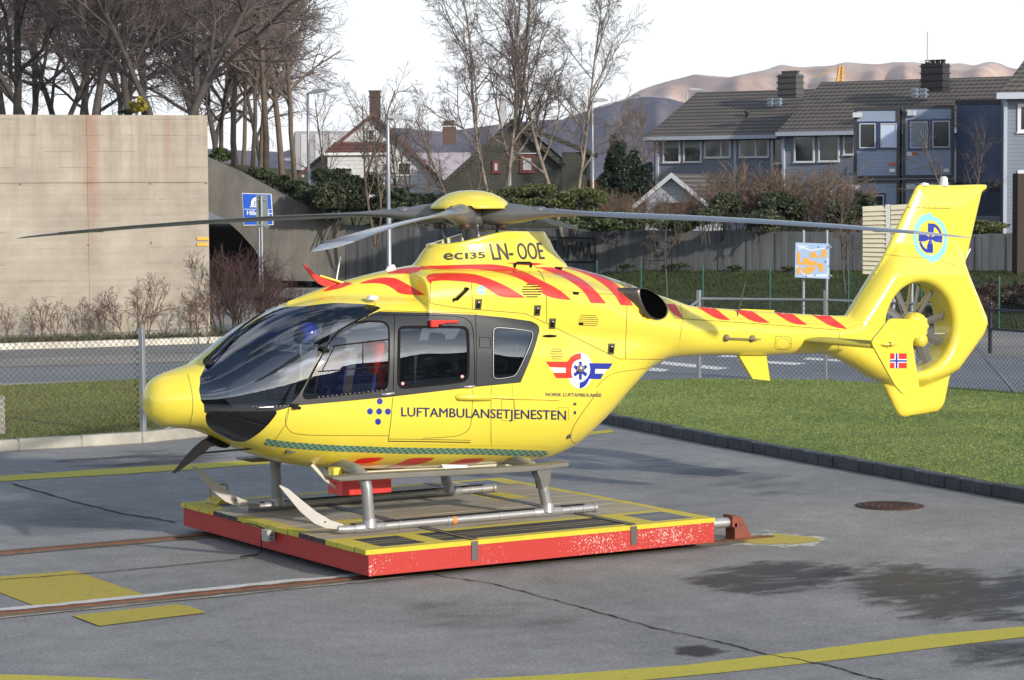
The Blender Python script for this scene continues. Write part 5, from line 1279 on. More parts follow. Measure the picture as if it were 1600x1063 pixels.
def zone(x, y, i):
    """which paint the deck carries here"""
    if y < PY0+.13: return 1
    if x > PX1-.10 or y > PY1-.10: return 1
    if y < -1.35:
        if x < -2.14+.0: return 1
        if -2.14 < x < -1.66: return 2
        if -1.66 < x < -1.46: return 1
        if -1.46 < x < .62: return 2
        if .62 < x < .96: return 1
        if .96 < x < 1.45: return 7
        return 1
    if y < -1.25: return 1 if x < .95 or x > 1.45 else (7 if y < -1.32 else 1)
    if y > 1.55:
        if -2.1 < x < -1.7 or 1.0 < x < 1.4: return 7
        if x < -1.75 or 1.25 < x: return 1
        return 0
    if x < -2.20 and ends[i] != 4: return 1
    if -1.72 < x < -1.35 and -.65 < y < -.05: return 1
    if .55 < x < .95 and .4 < y < 1.0: return 1
    return 0
for i in range(NP):
    y = PY0+pw*(i+.5); x0 = PX0-.028+rnd.uniform(-.006, .006); xs = [x0, -2.2, -2.14, -1.72, -1.66, -1.46, -1.35, -.4, .55, .62, .95, .96, 1.0, 1.4, 1.45, PX1-.10, PX1+.012]
    z0, z1 = zt+.002, PZ+rnd.uniform(-.003, .002); hw = pw/2-.0018
    for k in range(len(xs)-1):
        a, c = xs[k]+(rnd.uniform(-.008, .008) if k else 0), xs[k+1]; zz = zone((a+c)/2, y, i)
        b.add([(xs[k], y-hw, z1), (c, y-hw, z1), (c, y+hw, z1), (xs[k], y+hw, z1)], [(0, 1, 2, 3)], zz)
    b.add([(x0, y-hw, z0), (x0, y+hw, z0), (x0, y+hw, z1), (x0, y-hw, z1)], [(0, 3, 2, 1)], ends[i] if False else ends[i])
    xe = PX1+.012; b.add([(xe, y-hw, z0), (xe, y+hw, z0), (xe, y+hw, z1), (xe, y-hw, z1)], [(0, 1, 2, 3)], 3)
    for s in (-1, 1):
        yy = y+s*hw; b.add([(x0, yy, z0), (xe, yy, z0), (xe, yy, z1), (x0, yy, z1)], [(0, 1, 2, 3)], 3 if (i == 0 and s < 0) else 0)
b.add([(PX0, PY0+.01, z0), (PX1, PY0+.01, z0), (PX1, PY1, z0), (PX0, PY1, z0)], [(0, 1, 2, 3)], 4)
b.build('plank_deck', [WOOD, WYEL, WBLK, WYE2, WEND, WYEN, WORA, WBLU], plat, fix=False)
STL = mat('strap_steel', (.16, .15, .15), .45, metal=.6, var=.2, vscale=10)
for x in (-1.20, .63):
    b = MB(); b.box((x, PY0-.006, .215), (.072, .008, .185)); b.box((x, (PY0+PY1)/2, PZ+.006), (.05, PY1-PY0+.01, .006)); b.build('deck_strap', STL, plat)
    b = MB(); b.box((x+.04, (PY0+PY1)/2, PZ+.005), (.02, PY1-PY0-.06, .008)); b.build('cable_cover', BLK, plat)
b = MB(); b.box((PX0-.055, -.06, .225), (.09, .13, .115)); jb = b.build('junction_box', mat('box_grey', (.42, .43, .38), .5), plat); bevel(jb, .006, 2)
b = MB(); b.lathe((PX0-.06, -.13, .24), [(0, 0), (.015, 0), (.015, -.02), (0, -.02)], (0, 1, 0), 10); b.lathe((PX0-.06, -.13, .20), [(0, 0), (.013, 0), (.013, -.02), (0, -.02)], (0, 1, 0), 10); b.build('cable_gland', mat('blue_grey_plastic', (.08, .12, .22), .5), jb)
b = MB(); b.tube([(PX0-.06, .01, .22), (PX0-.07, .05, .24), (PX0-.07, .07, .18), (PX0-.08, .05, .06), (PX0-.12, .06, .02), (PX0-.3, .08, .012)], .007, 6)
b.tube([(PX0-.03, .02, .27), (PX0-.03, .30, .285), (PX0-.02, .75, .27)], .007, 6); b.build('power_cable', BLK, plat)
b = MB(); b.tube([(PX1, -1.62, .185), (PX1+.50, -1.62, .185)], .052, 16); b.lathe((PX1, -1.62, .185), [(.06, 0), (.06, .02), (.05, .02)], (1, 0, 0), 16); b.build('buffer_tube', SILV, plat)
b = MB(); b.box((PX1+.52, -1.62, .20), (.06, .16, .12)); b.prism([(PX1+.55, -1.70, .0), (PX1+.76, -1.70, .0), (PX1+.61, -1.70, .24), (PX1+.55, -1.70, .24)], (0, .03, 0)); b.prism([(PX1+.55, -1.57, .0), (PX1+.76, -1.57, .0), (PX1+.61, -1.57, .24), (PX1+.55, -1.57, .24)], (0, .03, 0)); b.box((PX1+.535, -1.62, .09), (.03, .16, .18))
tag(b.build('rail_stop', mat('stop_rust', (.22, .05, .03), .7, var=.5, vscale=9, var2=(.10, .04, .025)), None), 'rusty rail stop against the silver buffer at the right end of the red platform', 'rail stop')
# yellow wheel chock with a handle on the deck
b = MB(); cx, cy = -2.02, 1.80; b.prism([(cx-.13, cy-.12, PZ+.004), (cx+.13, cy-.12, PZ+.004), (cx+.10, cy-.12, PZ+.05), (cx-.06, cy-.12, PZ+.07)], (0, .3, 0)); o = b.build('wheel_chock', mat('chock_yellow', (.50, .36, .03), .5, var=.2, vscale=8), None)
tag(o, 'yellow steel chock with a bent handle on the far corner of the deck', 'chock')
b = MB(); b.tube([(cx-.10, cy+.1, PZ+.05), (cx-.10, cy+.1, PZ+.17), (cx-.08, cy+.1, PZ+.19), (cx+.08, cy+.1, PZ+.19), (cx+.10, cy+.1, PZ+.17), (cx+.10, cy+.1, PZ+.05)], .011, 8); b.build('handle', mat('handle_brass', (.30, .25, .08), .5), o)
# ================================================================== BACKGROUND STRUCTURES
def horiz(u, D): return at_d(u, 300, D)
def tri_interp(x, xs, ys): return float(np.interp(x, xs, ys))
def wallD(u): return tri_interp(u, [540, 1600, 1760], [90, 78, 76.5])
# ---- big pale concrete wall at the left
A_ = horiz(-110, 57.0); B_ = horiz(325.5, 59.0); ad_ = Vector((B_.x-A_.x, B_.y-A_.y, 0)); WL = ad_.length; ad_.normalize(); A_ = A_-ad_*16; WL += 16; an_ = Vector((ad_.y, -ad_.x, 0))
def concrete_wall_mat():
    m = bpy.data.materials.new('board_marked_concrete'); m.use_nodes = True; nt = m.node_tree; b = nt.nodes['Principled BSDF']
    tcn = nt.nodes.new('ShaderNodeTexCoord'); N = nt.nodes.new; Lk = nt.links.new
    def ns(sc, det, ro, st):
        mp_ = N('ShaderNodeMapping'); mp_.inputs['Scale'].default_value = st; Lk(tcn.outputs['Object'], mp_.inputs[0]); n = N('ShaderNodeTexNoise'); n.inputs['Scale'].default_value = sc; n.inputs['Detail'].default_value = det; n.inputs['Roughness'].default_value = ro; Lk(mp_.outputs[0], n.inputs['Vector']); return n
    base = ns(.8, 8, .65, (1, 1, 1)); boards = ns(1.0, 3, .6, (.12, .12, 9)); streak = ns(1.2, 6, .7, (2.2, 2.2, .16)); pits = ns(14, 2, .5, (1, 1, 1))
    r = N('ShaderNodeValToRGB'); r.color_ramp.elements[0].position = .3; r.color_ramp.elements[1].position = .72; r.color_ramp.elements[0].color = (.27, .24, .20, 1); r.color_ramp.elements[1].color = (.43, .385, .32, 1); Lk(base.outputs['Fac'], r.inputs['Fac'])
    mb = N('ShaderNodeMapRange'); mb.inputs['From Min'].default_value = .35; mb.inputs['From Max'].default_value = .65; mb.inputs['To Min'].default_value = .93; mb.inputs['To Max'].default_value = 1.04; Lk(boards.outputs['Fac'], mb.inputs['Value'])
    # dark fine board joints every 0.37 m, broken up by noise
    sp = N('ShaderNodeSeparateXYZ'); Lk(tcn.outputs['Object'], sp.inputs[0])
    md = N('ShaderNodeMath'); md.operation = 'PINGPONG'; md.inputs[1].default_value = .19; Lk(sp.outputs['Z'], md.inputs[0])
    lt = N('ShaderNodeMath'); lt.operation = 'LESS_THAN'; lt.inputs[1].default_value = .010; Lk(md.outputs[0], lt.inputs[0])
    br = ns(1.3, 4, .7, (.6, .6, 6)); gt = N('ShaderNodeMath'); gt.operation = 'GREATER_THAN'; gt.inputs[1].default_value = .56; Lk(br.outputs['Fac'], gt.inputs[0])
    jn = N('ShaderNodeMath'); jn.operation = 'MULTIPLY'; Lk(lt.outputs[0], jn.inputs[0]); Lk(gt.outputs[0], jn.inputs[1])
    js = N('ShaderNodeMapRange'); js.inputs['To Min'].default_value = 1; js.inputs['To Max'].default_value = .72; Lk(jn.outputs[0], js.inputs['Value'])
    # dark streaks running down from the top
    zt_ = N('ShaderNodeMapRange'); zt_.inputs['From Min'].default_value = 2.6; zt_.inputs['From Max'].default_value = 5.4; zt_.inputs['To Max'].default_value = 1.0; Lk(sp.outputs['Z'], zt_.inputs['Value'])
    ss = N('ShaderNodeMapRange'); ss.inputs['From Min'].default_value = .46; ss.inputs['From Max'].default_value = .66; Lk(streak.outputs['Fac'], ss.inputs['Value'])
    sm = N('ShaderNodeMath'); sm.operation = 'MULTIPLY'; Lk(zt_.outputs[0], sm.inputs[0]); Lk(ss.outputs[0], sm.inputs[1])
    mA = N('ShaderNodeMixRGB'); mA.inputs['Color2'].default_value = (.24, .20, .15, 1); Lk(sm.outputs[0], mA.inputs['Fac']); Lk(r.outputs[0], mA.inputs['Color1'])
    # two red rust runs
    last = mA
    for (x0, wd, zlo, st) in ((RX1, .27, 1.6, .62), (RX2, .16, 3.0, .42)):
        dx = N('ShaderNodeMath'); dx.operation = 'SUBTRACT'; dx.inputs[1].default_value = x0; Lk(sp.outputs['X'], dx.inputs[0])
        ab = N('ShaderNodeMath'); ab.operation = 'ABSOLUTE'; Lk(dx.outputs[0], ab.inputs[0])
        mr = N('ShaderNodeMapRange'); mr.interpolation_type = 'SMOOTHSTEP'; mr.inputs['From Min'].default_value = wd; mr.inputs['From Max'].default_value = .02; mr.inputs['To Max'].default_value = st; Lk(ab.outputs[0], mr.inputs['Value'])
        mz = N('ShaderNodeMapRange'); mz.interpolation_type = 'SMOOTHSTEP'; mz.inputs['From Min'].default_value = zlo; mz.inputs['From Max'].default_value = zlo+2.4; Lk(sp.outputs['Z'], mz.inputs['Value'])
        n_ = ns(2.0, 6, .7, (1.5, 1.5, .5)); nm = N('ShaderNodeMapRange'); nm.inputs['From Min'].default_value = .25; nm.inputs['From Max'].default_value = .5; Lk(n_.outputs['Fac'], nm.inputs['Value'])
        m1 = N('ShaderNodeMath'); m1.operation = 'MULTIPLY'; Lk(mr.outputs[0], m1.inputs[0]); Lk(mz.outputs[0], m1.inputs[1]); m2 = N('ShaderNodeMath'); m2.operation = 'MULTIPLY'; Lk(m1.outputs[0], m2.inputs[0]); Lk(nm.outputs[0], m2.inputs[1])
        mx_ = N('ShaderNodeMixRGB'); mx_.inputs['Color2'].default_value = (.30, .150, .105, 1); Lk(m2.outputs[0], mx_.inputs['Fac']); Lk(last.outputs[0], mx_.inputs['Color1']); last = mx_
    mm = N('ShaderNodeMath'); mm.operation = 'MULTIPLY'; Lk(mb.outputs[0], mm.inputs[0]); Lk(js.outputs[0], mm.inputs[1])
    vm = N('ShaderNodeVectorMath'); vm.operation = 'SCALE'; Lk(last.outputs[0], vm.inputs[0]); Lk(mm.outputs[0], vm.inputs['Scale']); Lk(vm.outputs[0], b.inputs['Base Color'])
    b.inputs['Roughness'].default_value = .85
    bp = N('ShaderNodeBump'); bp.inputs['Strength'].default_value = .35; bp.inputs['Distance'].default_value = .02; Lk(boards.outputs['Fac'], bp.inputs['Height']); Lk(bp.outputs[0], b.inputs['Normal'])
    return m
wroot = empty('concrete_wall', (A_.x, A_.y, 0), math.atan2(ad_.y, ad_.x)); tag(wroot, 'tall pale board-marked concrete wall with rust streaks at the left', 'wall')
uj = 137.0
def wx(u):            # position along the wall seen at picture column u
    d = ray(u, 300); # intersect with the wall's plane
    t = (Vector((A_.x, A_.y, 0))-Vector((CAM[0], CAM[1], 0))).dot(an_)/Vector((d[0], d[1], 0)).dot(an_); p = Vector((CAM[0]+d[0]*t, CAM[1]+d[1]*t, 0)); return (p-Vector((A_.x, A_.y, 0))).dot(ad_)
RX1 = wx(144); RX2 = wx(261); CW = concrete_wall_mat(); b = MB()
xj = wx(uj); ztop = 5.42; zj = 3.82
for (x0, x1) in ((0, xj-.003), (xj+.003, WL)):
    for (z0, z1) in ((0, zj-.005), (zj+.005, ztop)):
        b.box(((x0+x1)/2, .5, (z0+z1)/2), (x1-x0, 1.0, z1-z0))
b.box((WL/2, .52, ztop/2), (WL-.1, .9, ztop-.04))
b.build('wall_panel', CW, wroot)
b = MB()
for u, v in [(32, 283), (137, 379), (235, 377), (322, 283), (235, 283)]:
    x = wx(u); z = 3.65-(v-293)/3838*58; b.lathe((x, -.004, z), [(.03, 0), (.03, -.004), (0, -.006)], (0, 1, 0), 10)
b.build('form_tie_mark', mat('tie_mark', (.22, .17, .12), .8), wroot)
for v, lab in ((370, 'upper orange reflector strip on the end of the concrete wall'), (379, 'lower orange reflector strip on the end of the concrete wall')):
    b = MB(); x0, x1 = wx(306.5), WL-.01; z = 3.65-(v-293)/3838*58.9; pa = Vector((A_.x, A_.y, 0))
    b.box(((x0+x1)/2, -.02, z), (x1-x0, .03, .068)); o = b.build('reflector_strip', mat('orange_reflector', (.80, .36, .02), .4), None); o.location = (A_.x, A_.y, 0); o.rotation_euler = (0, 0, math.atan2(ad_.y, ad_.x)); tag(o, lab, 'reflector')

# ---- dark wing wall with the tunnel arch, and the retaining wall to the right
def dark_conc(name, c1, c2):
    m = ground_mat(name, c1, c2, .12, .3, .9); return m
def streaky(name, c1, c2, vs=(3.5, 3.5, .3), plank=0.0):
    m = bpy.data.materials.new(name); m.use_nodes = True; nt = m.node_tree; b = nt.nodes['Principled BSDF']; N = nt.nodes.new; Lk = nt.links.new
    tcn = N('ShaderNodeTexCoord'); mp_ = N('ShaderNodeMapping'); mp_.inputs['Scale'].default_value = vs; Lk(tcn.outputs['Object'], mp_.inputs[0])
    n = N('ShaderNodeTexNoise'); n.inputs['Scale'].default_value = 1.2; n.inputs['Detail'].default_value = 8; n.inputs['Roughness'].default_value = .7; Lk(mp_.outputs[0], n.inputs['Vector'])
    r = N('ShaderNodeValToRGB'); r.color_ramp.elements[0].position = .32; r.color_ramp.elements[1].position = .74; r.color_ramp.elements[0].color = (*c1, 1); r.color_ramp.elements[1].color = (*c2, 1)
    Lk(n.outputs['Fac'], r.inputs['Fac']); Lk(r.outputs[0], b.inputs['Base Color']); b.inputs['Roughness'].default_value = .9; return m
WING = streaky('wing_wall_concrete', (.095, .092, .085), (.185, .178, .165), (1.2, 1.2, .5)); RETW = streaky('retaining_wall_concrete', (.065, .071, .080), (.20, .21, .22), (3.2, 3.2, .25))
DW = 90.0
wp_px = [(230, 205), (325, 246.5), (376, 269), (442, 304), (488, 328), (539, 352), (539, 441), (424.5, 438), (423, 436), (412, 413), (396.5, 387.5), (376, 364.6), (351, 342), (325.4, 330), (300, 325), (270, 325), (230, 330)]
def in_plane(px, D): return [at_d(u, v, D) for u, v in px]
b = MB(); P = in_plane(wp_px, DW); fwd = Vector((_F[0], _F[1], 0)).normalized()
b.prism(P, fwd*.8); tw = b.build('tunnel_wing_wall', WING, None); tag(tw, 'dark sloping wing wall with the curved tunnel mouth behind the road', 'wall')
b = MB(); arch = in_plane([(424.5, 436), (412, 413), (396.5, 387.5), (376, 364.6), (351, 342), (325.4, 330), (300, 325), (270, 325), (240, 330)], DW)
rib = in_plane([(439, 437), (422, 405), (401.6, 375), (376, 344), (351, 325), (325, 314), (300, 308), (270, 308), (240, 312)], DW)
for i in range(len(arch)-1):
    q = [arch[i], arch[i+1], rib[i+1], rib[i]]; b.prism([p-fwd*.07 for p in q], fwd*.069)
b.build('arch_rib', WING, tw)
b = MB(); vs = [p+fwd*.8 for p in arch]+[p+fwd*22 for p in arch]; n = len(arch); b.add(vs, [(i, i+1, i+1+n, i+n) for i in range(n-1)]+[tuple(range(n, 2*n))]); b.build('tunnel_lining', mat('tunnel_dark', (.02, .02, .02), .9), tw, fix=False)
us = [539, 700, 900, 1100, 1300, 1500, 1592]; segs = []
b = MB()
for u0, u1 in zip(us[:-1], us[1:]):
    def P4(u, v, D): return at_d(u, v, D)
    vt = lambda u: tri_interp(u, [539, 850, 1592], [352, 358, 367]); p0, p1 = P4(u0, vt(u0), wallD(u0)), P4(u1, vt(u1), wallD(u1))
    dd = Vector((p1.x-p0.x, p1.y-p0.y, 0)).normalized(); nn = Vector((-dd.y, dd.x, 0))*.35
    b.prism([p0, p1, Vector((p1.x, p1.y, -.1)), Vector((p0.x, p0.y, -.1))], nn)
    # vertical formwork boards
    L = (p1-p0).length; k = 0
    while k*.21 < L-.2:
        s = k*.21; q = p0+(p1-p0)*(s/L)
        if (k*7) % 5 in (1, 3): b.box((q.x-nn.x*.03, q.y-nn.y*.03, q.z/2-.05), (.185, .02, q.z-.02), rz=math.atan2(dd.y, dd.x))
        k += 1
rw = b.build('retaining_wall', RETW, None); tag(rw, 'long dark weathered concrete retaining wall with graffiti below the hedge', 'wall')
# graffiti
def wall_pt(u, v, off=.05): return at_d(u, v, wallD(u)-off-.05)
gb = MB()
def gline(px, w=1.4):
    for a, c in zip(px[:-1], px[1:]):
        dx, dy = c[0]-a[0], c[1]-a[1]; l = math.hypot(dx, dy); nx, ny = -dy/l*w/2, dx/l*w/2
        gb.add([wall_pt(a[0]+nx, a[1]+ny), wall_pt(c[0]+nx, c[1]+ny), wall_pt(c[0]-nx, c[1]-ny), wall_pt(a[0]-nx, a[1]-ny)], [(0, 1, 2, 3)])
for px in ([(850, 371), (930, 373), (929, 410), (868, 409)], [(878, 376), (882, 402), (874, 404)], [(886, 403), (890, 377), (898, 402), (901, 378)], [(904, 403), (908, 377), (915, 402), (920, 378), (924, 404)], [(858, 380), (868, 377), (866, 398), (858, 402)]): gline(px, 2.6)
gline([(1015, 373), (1030, 374), (1024, 388), (1036, 388), (1033, 402)], 1.3); gline([(1011, 395), (1010, 408), (1040, 407)], 1.3); gline([(1018, 396), (1022, 390), (1026, 398)], 1.2); gline([(955, 375), (968, 377), (960, 384), (966, 388)], 1.1); gline([(940, 378), (950, 377)], 1.1)
gb.build('graffiti', mat('graffiti_black', (.012, .012, .014), .8), rw, fix=False)

# ---- terrain behind the walls and the bank below the right wall
def slope_z(L): return tri_interp(L, [-14, -11.1, -9.9, -8.4, -7.3, -6.1], [4.85, 4.6, 4.05, 3.25, 2.7, 2.1])
def grid_sheet(name, fn, Ls, Ds, m, kind='structure'):
    vs = []; fs = []; nL = len(Ls)
    for D in Ds:
        for L in Ls:
            c = Vector((CAM[0], CAM[1], 0))+VX*L*1.0+VY*D; vs.append((c.x, c.y, fn(L, D)))
    for j in range(len(Ds)-1):
        for i in range(nL-1): fs.append((j*nL+i, j*nL+i+1, (j+1)*nL+i+1, (j+1)*nL+i))
    me = bpy.data.meshes.new(name); me.from_pydata(vs, [], fs); me.materials.append(m); me.polygons.foreach_set('use_smooth', [True]*len(fs)); me.update(); o = link(name, me); o['kind'] = kind; return o
HILLG = ground_mat('hillside_soil', (.035, .045, .015), (.08, .075, .03), .4, .3, .95)
rr = random.Random(5)
# left plateau behind the concrete wall (kept left of the wall's end as seen from the road)
b = MB(); q = [(-1100, 56.5), (-260, 59.5), (60, 60.3), (322, 60.6), (322, 90.3), (-1100, 92)]; P = [horiz(u, D) for u, D in q]; P = [Vector((p.x, p.y, 4.9)) for p in P]; b.prism(P, (0, 0, -5.0), 0, 1); o = b.build('hillside', [HILLG, RETW], None); o['kind'] = 'structure'
grid_sheet('hillside', lambda L, D: (slope_z(L) if D < 160 else 2+(slope_z(L)-2)*max(0, 1-(D-160)/80))+rr.uniform(-.05, .05), [-60, -40, -25, -18, -14, -12.6, -11.1, -9.9, -8.4, -7.3, -6.2], [90.8, 94, 98, 104, 112, 125, 145, 170, 200, 260], HILLG)
def right_terr():
    vs = []; fs = []; us_ = [530, 600, 700, 800, 900, 1000, 1100, 1200, 1300, 1400, 1500, 1600, 1720, 1900]; add = [.36, 4, 10, 18, 30, 60, 120, 260, 700]
    for a in add:
        for u in us_:
            p = horiz(u, wallD(u)+a); vs.append((p.x, p.y, 1.95+.0*a))
    n = len(us_)
    for j in range(len(add)-1):
        for i in range(n-1): fs.append((j*n+i, j*n+i+1, (j+1)*n+i+1, (j+1)*n+i))
    me = bpy.data.meshes.new('hillside'); me.from_pydata(vs, [], fs); me.materials.append(HILLG); o = link('hillside', me); o['kind'] = 'structure'
right_terr()
def fenceD(u):
    v = 436+(521-436)*(u-387)/(1562-387.); return 3.65*3838/(v-293)
def bank():
    vs = []; fs = []; us_ = list(range(700, 1780, 30)); n = len(us_); K = 8
    for k in range(K+1):
        for u in us_:
            D0, D1 = fenceD(u)+.6, wallD(u)+.05; zt_ = tri_interp(u, [560, 760, 1000, 1600], [.0, .25, .75, .9]); t = k/K; D = D0+(D1-D0)*t; p = horiz(u, D); z = .015+zt_*(t**.8)+rr.uniform(-.02, .02)*(0 < k < K); vs.append((p.x, p.y, z))
    for k in range(K):
        for i in range(n-1): fs.append((k*n+i, k*n+i+1, (k+1)*n+i+1, (k+1)*n+i))
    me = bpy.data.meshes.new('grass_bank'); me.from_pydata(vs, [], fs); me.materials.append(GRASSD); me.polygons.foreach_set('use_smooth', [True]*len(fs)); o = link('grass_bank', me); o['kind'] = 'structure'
bank()
# tufts on the bank
rnd = random.Random(12); v = []; f = []
for _ in range(42000):
    u = rnd.uniform(700, 1760); t = rnd.random(); D0, D1 = fenceD(u)+.6, wallD(u)-.1; zt_ = tri_interp(u, [560, 760, 1000, 1600], [.0, .25, .75, .9]); p = horiz(u, D0+(D1-D0)*t); z = .01+zt_*(t**.8); h = rnd.uniform(.03, .08); a = rnd.uniform(0, 6.3); i0 = len(v); w = .02
    v += [(p.x-math.cos(a)*w, p.y-math.sin(a)*w, z), (p.x+math.cos(a)*w, p.y+math.sin(a)*w, z), (p.x+rnd.gauss(0, .03), p.y+rnd.gauss(0, .03), z+h)]; f.append((i0, i0+1, i0+2))
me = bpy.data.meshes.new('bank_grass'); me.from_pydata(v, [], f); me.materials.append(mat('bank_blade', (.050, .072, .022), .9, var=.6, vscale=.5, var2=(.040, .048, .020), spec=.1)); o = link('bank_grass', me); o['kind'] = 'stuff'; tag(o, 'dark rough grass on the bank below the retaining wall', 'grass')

# ================================================================== FENCES, POSTS, SIGNS
GALV = mat('galvanised_steel', (.30, .32, .35), .45, metal=.55, var=.12, vscale=5); GREENPOST = mat('green_post', (.03, .11, .085), .5); WIRE = mat('fence_wire', (.025, .040, .042), .6)
def mesh_panel(A, B, zlo, zhi, pitch, r, parent, name='wire_mesh', m=None, jit=0.0):
    """diagonal wires of a chain-link panel from A to B"""
    A = Vector((A[0], A[1], 0)); B = Vector((B[0], B[1], 0)); d = (B-A).normalized(); L = (B-A).length; H = zhi-zlo; b = MB(); n = Vector((-d.y, d.x, 0)); s = -H
    V = b.v; Fc = b.f
    def wire(s0, z0, s1, z1, off):
        p = A+d*s0+Vector((0, 0, zlo+z0))+n*off; q = A+d*s1+Vector((0, 0, zlo+z1))+n*off; t = (q-p).normalized(); c = t.cross(n).normalized(); i = len(V)
        for pt in (p, q):
            V.append(tuple(pt+n*r)); V.append(tuple(pt-n*r*.5+c*r*.87)); V.append(tuple(pt-n*r*.5-c*r*.87))
        Fc.extend([(i, i+1, i+4, i+3), (i+1, i+2, i+5, i+4), (i+2, i, i+3, i+5)]); b.m.extend([0]*3); b.sm.extend([False]*3)
    while s < L:
        s0, z0, s1, z1 = s, 0, s+H, H
        if s0 < 0: z0 = -s0; s0 = 0
        if s1 > L: z1 = H-(s1-L); s1 = L
        if z1 > z0+.01: wire(s0, z0, s1, z1, r*.7); wire(s0, H-z0, s1, H-z1, -r*.7)
        s += pitch
    for z in (0, H): wire(0, z, L, z, 0)
    return b.build(name, m or WIRE, parent, fix=False)
# near left fence
fl = empty('chain_link_fence', (0, 0, 0)); tag(fl, 'near chain link fence with a square grey end post beside the nose', 'fence')
pL = at_z(-420, 723); pM = at_z(223.5, 690.5); pM2 = at_z(224, 692); H1 = 1.66
pR = at_z(470, 667.5)
def post(P, h, w, m, parent, sq=True, name='post', z0=0.0):
    b = MB()
    if sq: b.box((P[0], P[1], z0+h/2), (w, w, h), rz=PAN)
    else: b.tube([(P[0], P[1], z0), (P[0], P[1], z0+h)], w/2, 10)
    o = b.build(name, m, parent)
    if sq: bevel(o, .006, 1)
    return o
post(pM2, H1, .075, GALV, fl)
mesh_panel(pL, pM, .11, 1.60, .088, .0042, fl); mesh_panel(pM, pR, .11, 1.61, .088, .0042, fl); post(pL, 1.5, .05, GALV, fl); post(pR, 1.6, .05, GALV, fl)
b = MB(); q = at_z(300, 684); b.tube([(pM2.x+.03, pM2.y, .08), at_d(268, 667.5, 35.9)], .022, 8); b.box((pM2.x+.06, pM2.y, .06), (.14, .08, .03), rz=PAN); b.build('brace', GALV, fl)
# right fence with top rail
fr = empty('chain_link_fence', (0, 0, 0)); tag(fr, 'galvanised wire fence with a tubular top rail behind the right lawn', 'fence')
fpx = [(955, 604), (1092, 600), (1290, 601.5), (1460, 612), (1600, 623), (1740, 636)]; fp = [at_z(u, v) for u, v in fpx]
for i, p in enumerate(fp):
    h = 1.74 if i in (1, 2) else 1.62
    if i != 4: post((p.x, p.y), h, .075 if i in (1, 2) else .05, GALV, fr, sq=i in (1, 2))
for a, c in zip(fp[:-1], fp[1:]): mesh_panel(a, c, .06, 1.56, .085, .0036, fr)
b = MB(); b.tube([(fp[1].x, fp[1].y, 1.58), (fp[2].x, fp[2].y, 1.56), (fp[3].x, fp[3].y, 1.54)], .026, 8); b.build('top_rail', GALV, fr)
b = MB(); e = at_d(1060, 492, 44.6); b.tube([(fp[1].x, fp[1].y, 1.55), e], .024, 8); b.build('brace', GALV, fr)
b = MB(); b.tube([at_d(1470, 480, 43.2), at_z(1594, 622)], .026, 8); b.build('brace', GALV, fr)
b = MB(); p = at_d(1395, 478, 44.2); b.tube([at_d(1392, 508, 44.2), at_d(1395, 478, 44.2), at_d(1398, 462, 44.2)], .05, 8); b.build('fence_bracket', GALV, fr)
# far green fence
fg = empty('green_wire_fence', (0, 0, 0)); tag(fg, 'low green post and wire fence at the far side of the road', 'fence')
gu = [387.6, 453.6, 521, 591, 660, 735, 800, 865, 932, 1001, 1098, 1203, 1326, 1440, 1562, 1700]; gp = [horiz(u, fenceD(u)) for u in gu]
for p in gp: post((p.x, p.y), 1.36, .055, GREENPOST, fg, sq=False)
for a, c in zip(gp[:-1], gp[1:]): mesh_panel(a, c, .05, 1.25, .14, .0022, fg, m=mat('green_wire', (.03, .07, .06), .6))
# black tubular barrier at the right
fb = empty('black_barrier', (0, 0, 0)); tag(fb, 'black tubular barrier with a ball-topped post at the right edge', 'barrier'); BLKP = mat('barrier_black', (.012, .013, .018), .4, coat=.3)
p0 = at_z(1547, 553); p1 = at_z(1700, 566)
for p in (p0, p1):
    b = MB(); b.tube([(p.x, p.y, 0), (p.x, p.y, 1.06)], .045, 12); b.lathe((p.x, p.y, 1.08), [(.02, -.03), (.055, -.01), (.055, .02), (.03, .05), (0, .058)], n=12); b.build('post', BLKP, fb)
b = MB(); b.tube([(p0.x, p0.y, .96), (p1.x, p1.y, .96)], .028, 8); b.tube([(p0.x, p0.y, .54), (p1.x, p1.y, .54)], .028, 8); b.build('rail', BLKP, fb)
# site map board
mbn = empty('map_board', (0, 0, 0)); tag(mbn, 'pale blue board with an orange plan of buildings on two steel posts', 'sign'); DM = 58.0
for u in (1255.5, 1292): 
    b = MB(); p = horiz(u, DM+.1); zt_ = 3.65+(293-360)/3838*DM*-1; zt_ = at_d(u, 360, DM).z; b.tube([(p.x, p.y, 0), (p.x, p.y, zt_)], .038, 8); b.build('post', GALV, mbn)
bx = [(1243, 379), (1296, 381), (1296, 436), (1242, 433.5)]
b = MB(); b.prism([at_d(u, v, DM) for u, v in bx], fwd*.03); b.build('board', mat('map_ground', (.30, .42, .60), .5), mbn)
def on_board(poly, off): return [at_d(1243+x*53, 380+y*54+x*1.2, DM-off) for x, y in poly]
b = MB()
def mapq(poly, mi, off=.006): b.add(on_board(poly, off), [t for t in tessellate_polygon([[Vector((x, y, 0)) for x, y in poly]])], mi)
for q_ in ([(.22, .45), (.42, .42), (.42, .52), (.62, .50), (.62, .58), (.80, .56), (.80, .66), (.22, .62)], [(.05, .28), (.14, .26), (.14, .55), (.20, .55), (.20, .62), (.05, .62)], [(.05, .70), (.16, .68), (.16, .88), (.05, .90)], [(.30, .68), (.56, .66), (.56, .80), (.46, .80), (.46, .88), (.30, .88)], [(.44, .26), (.60, .24), (.60, .34), (.70, .33), (.70, .40), (.44, .42)], [(.78, .18), (.90, .16), (.92, .38), (.78, .40)], [(.66, .66), (.82, .64), (.82, .80), (.72, .80)], [(.20, .72), (.27, .72), (.27, .86), (.20, .86)]): mapq(q_, 0)
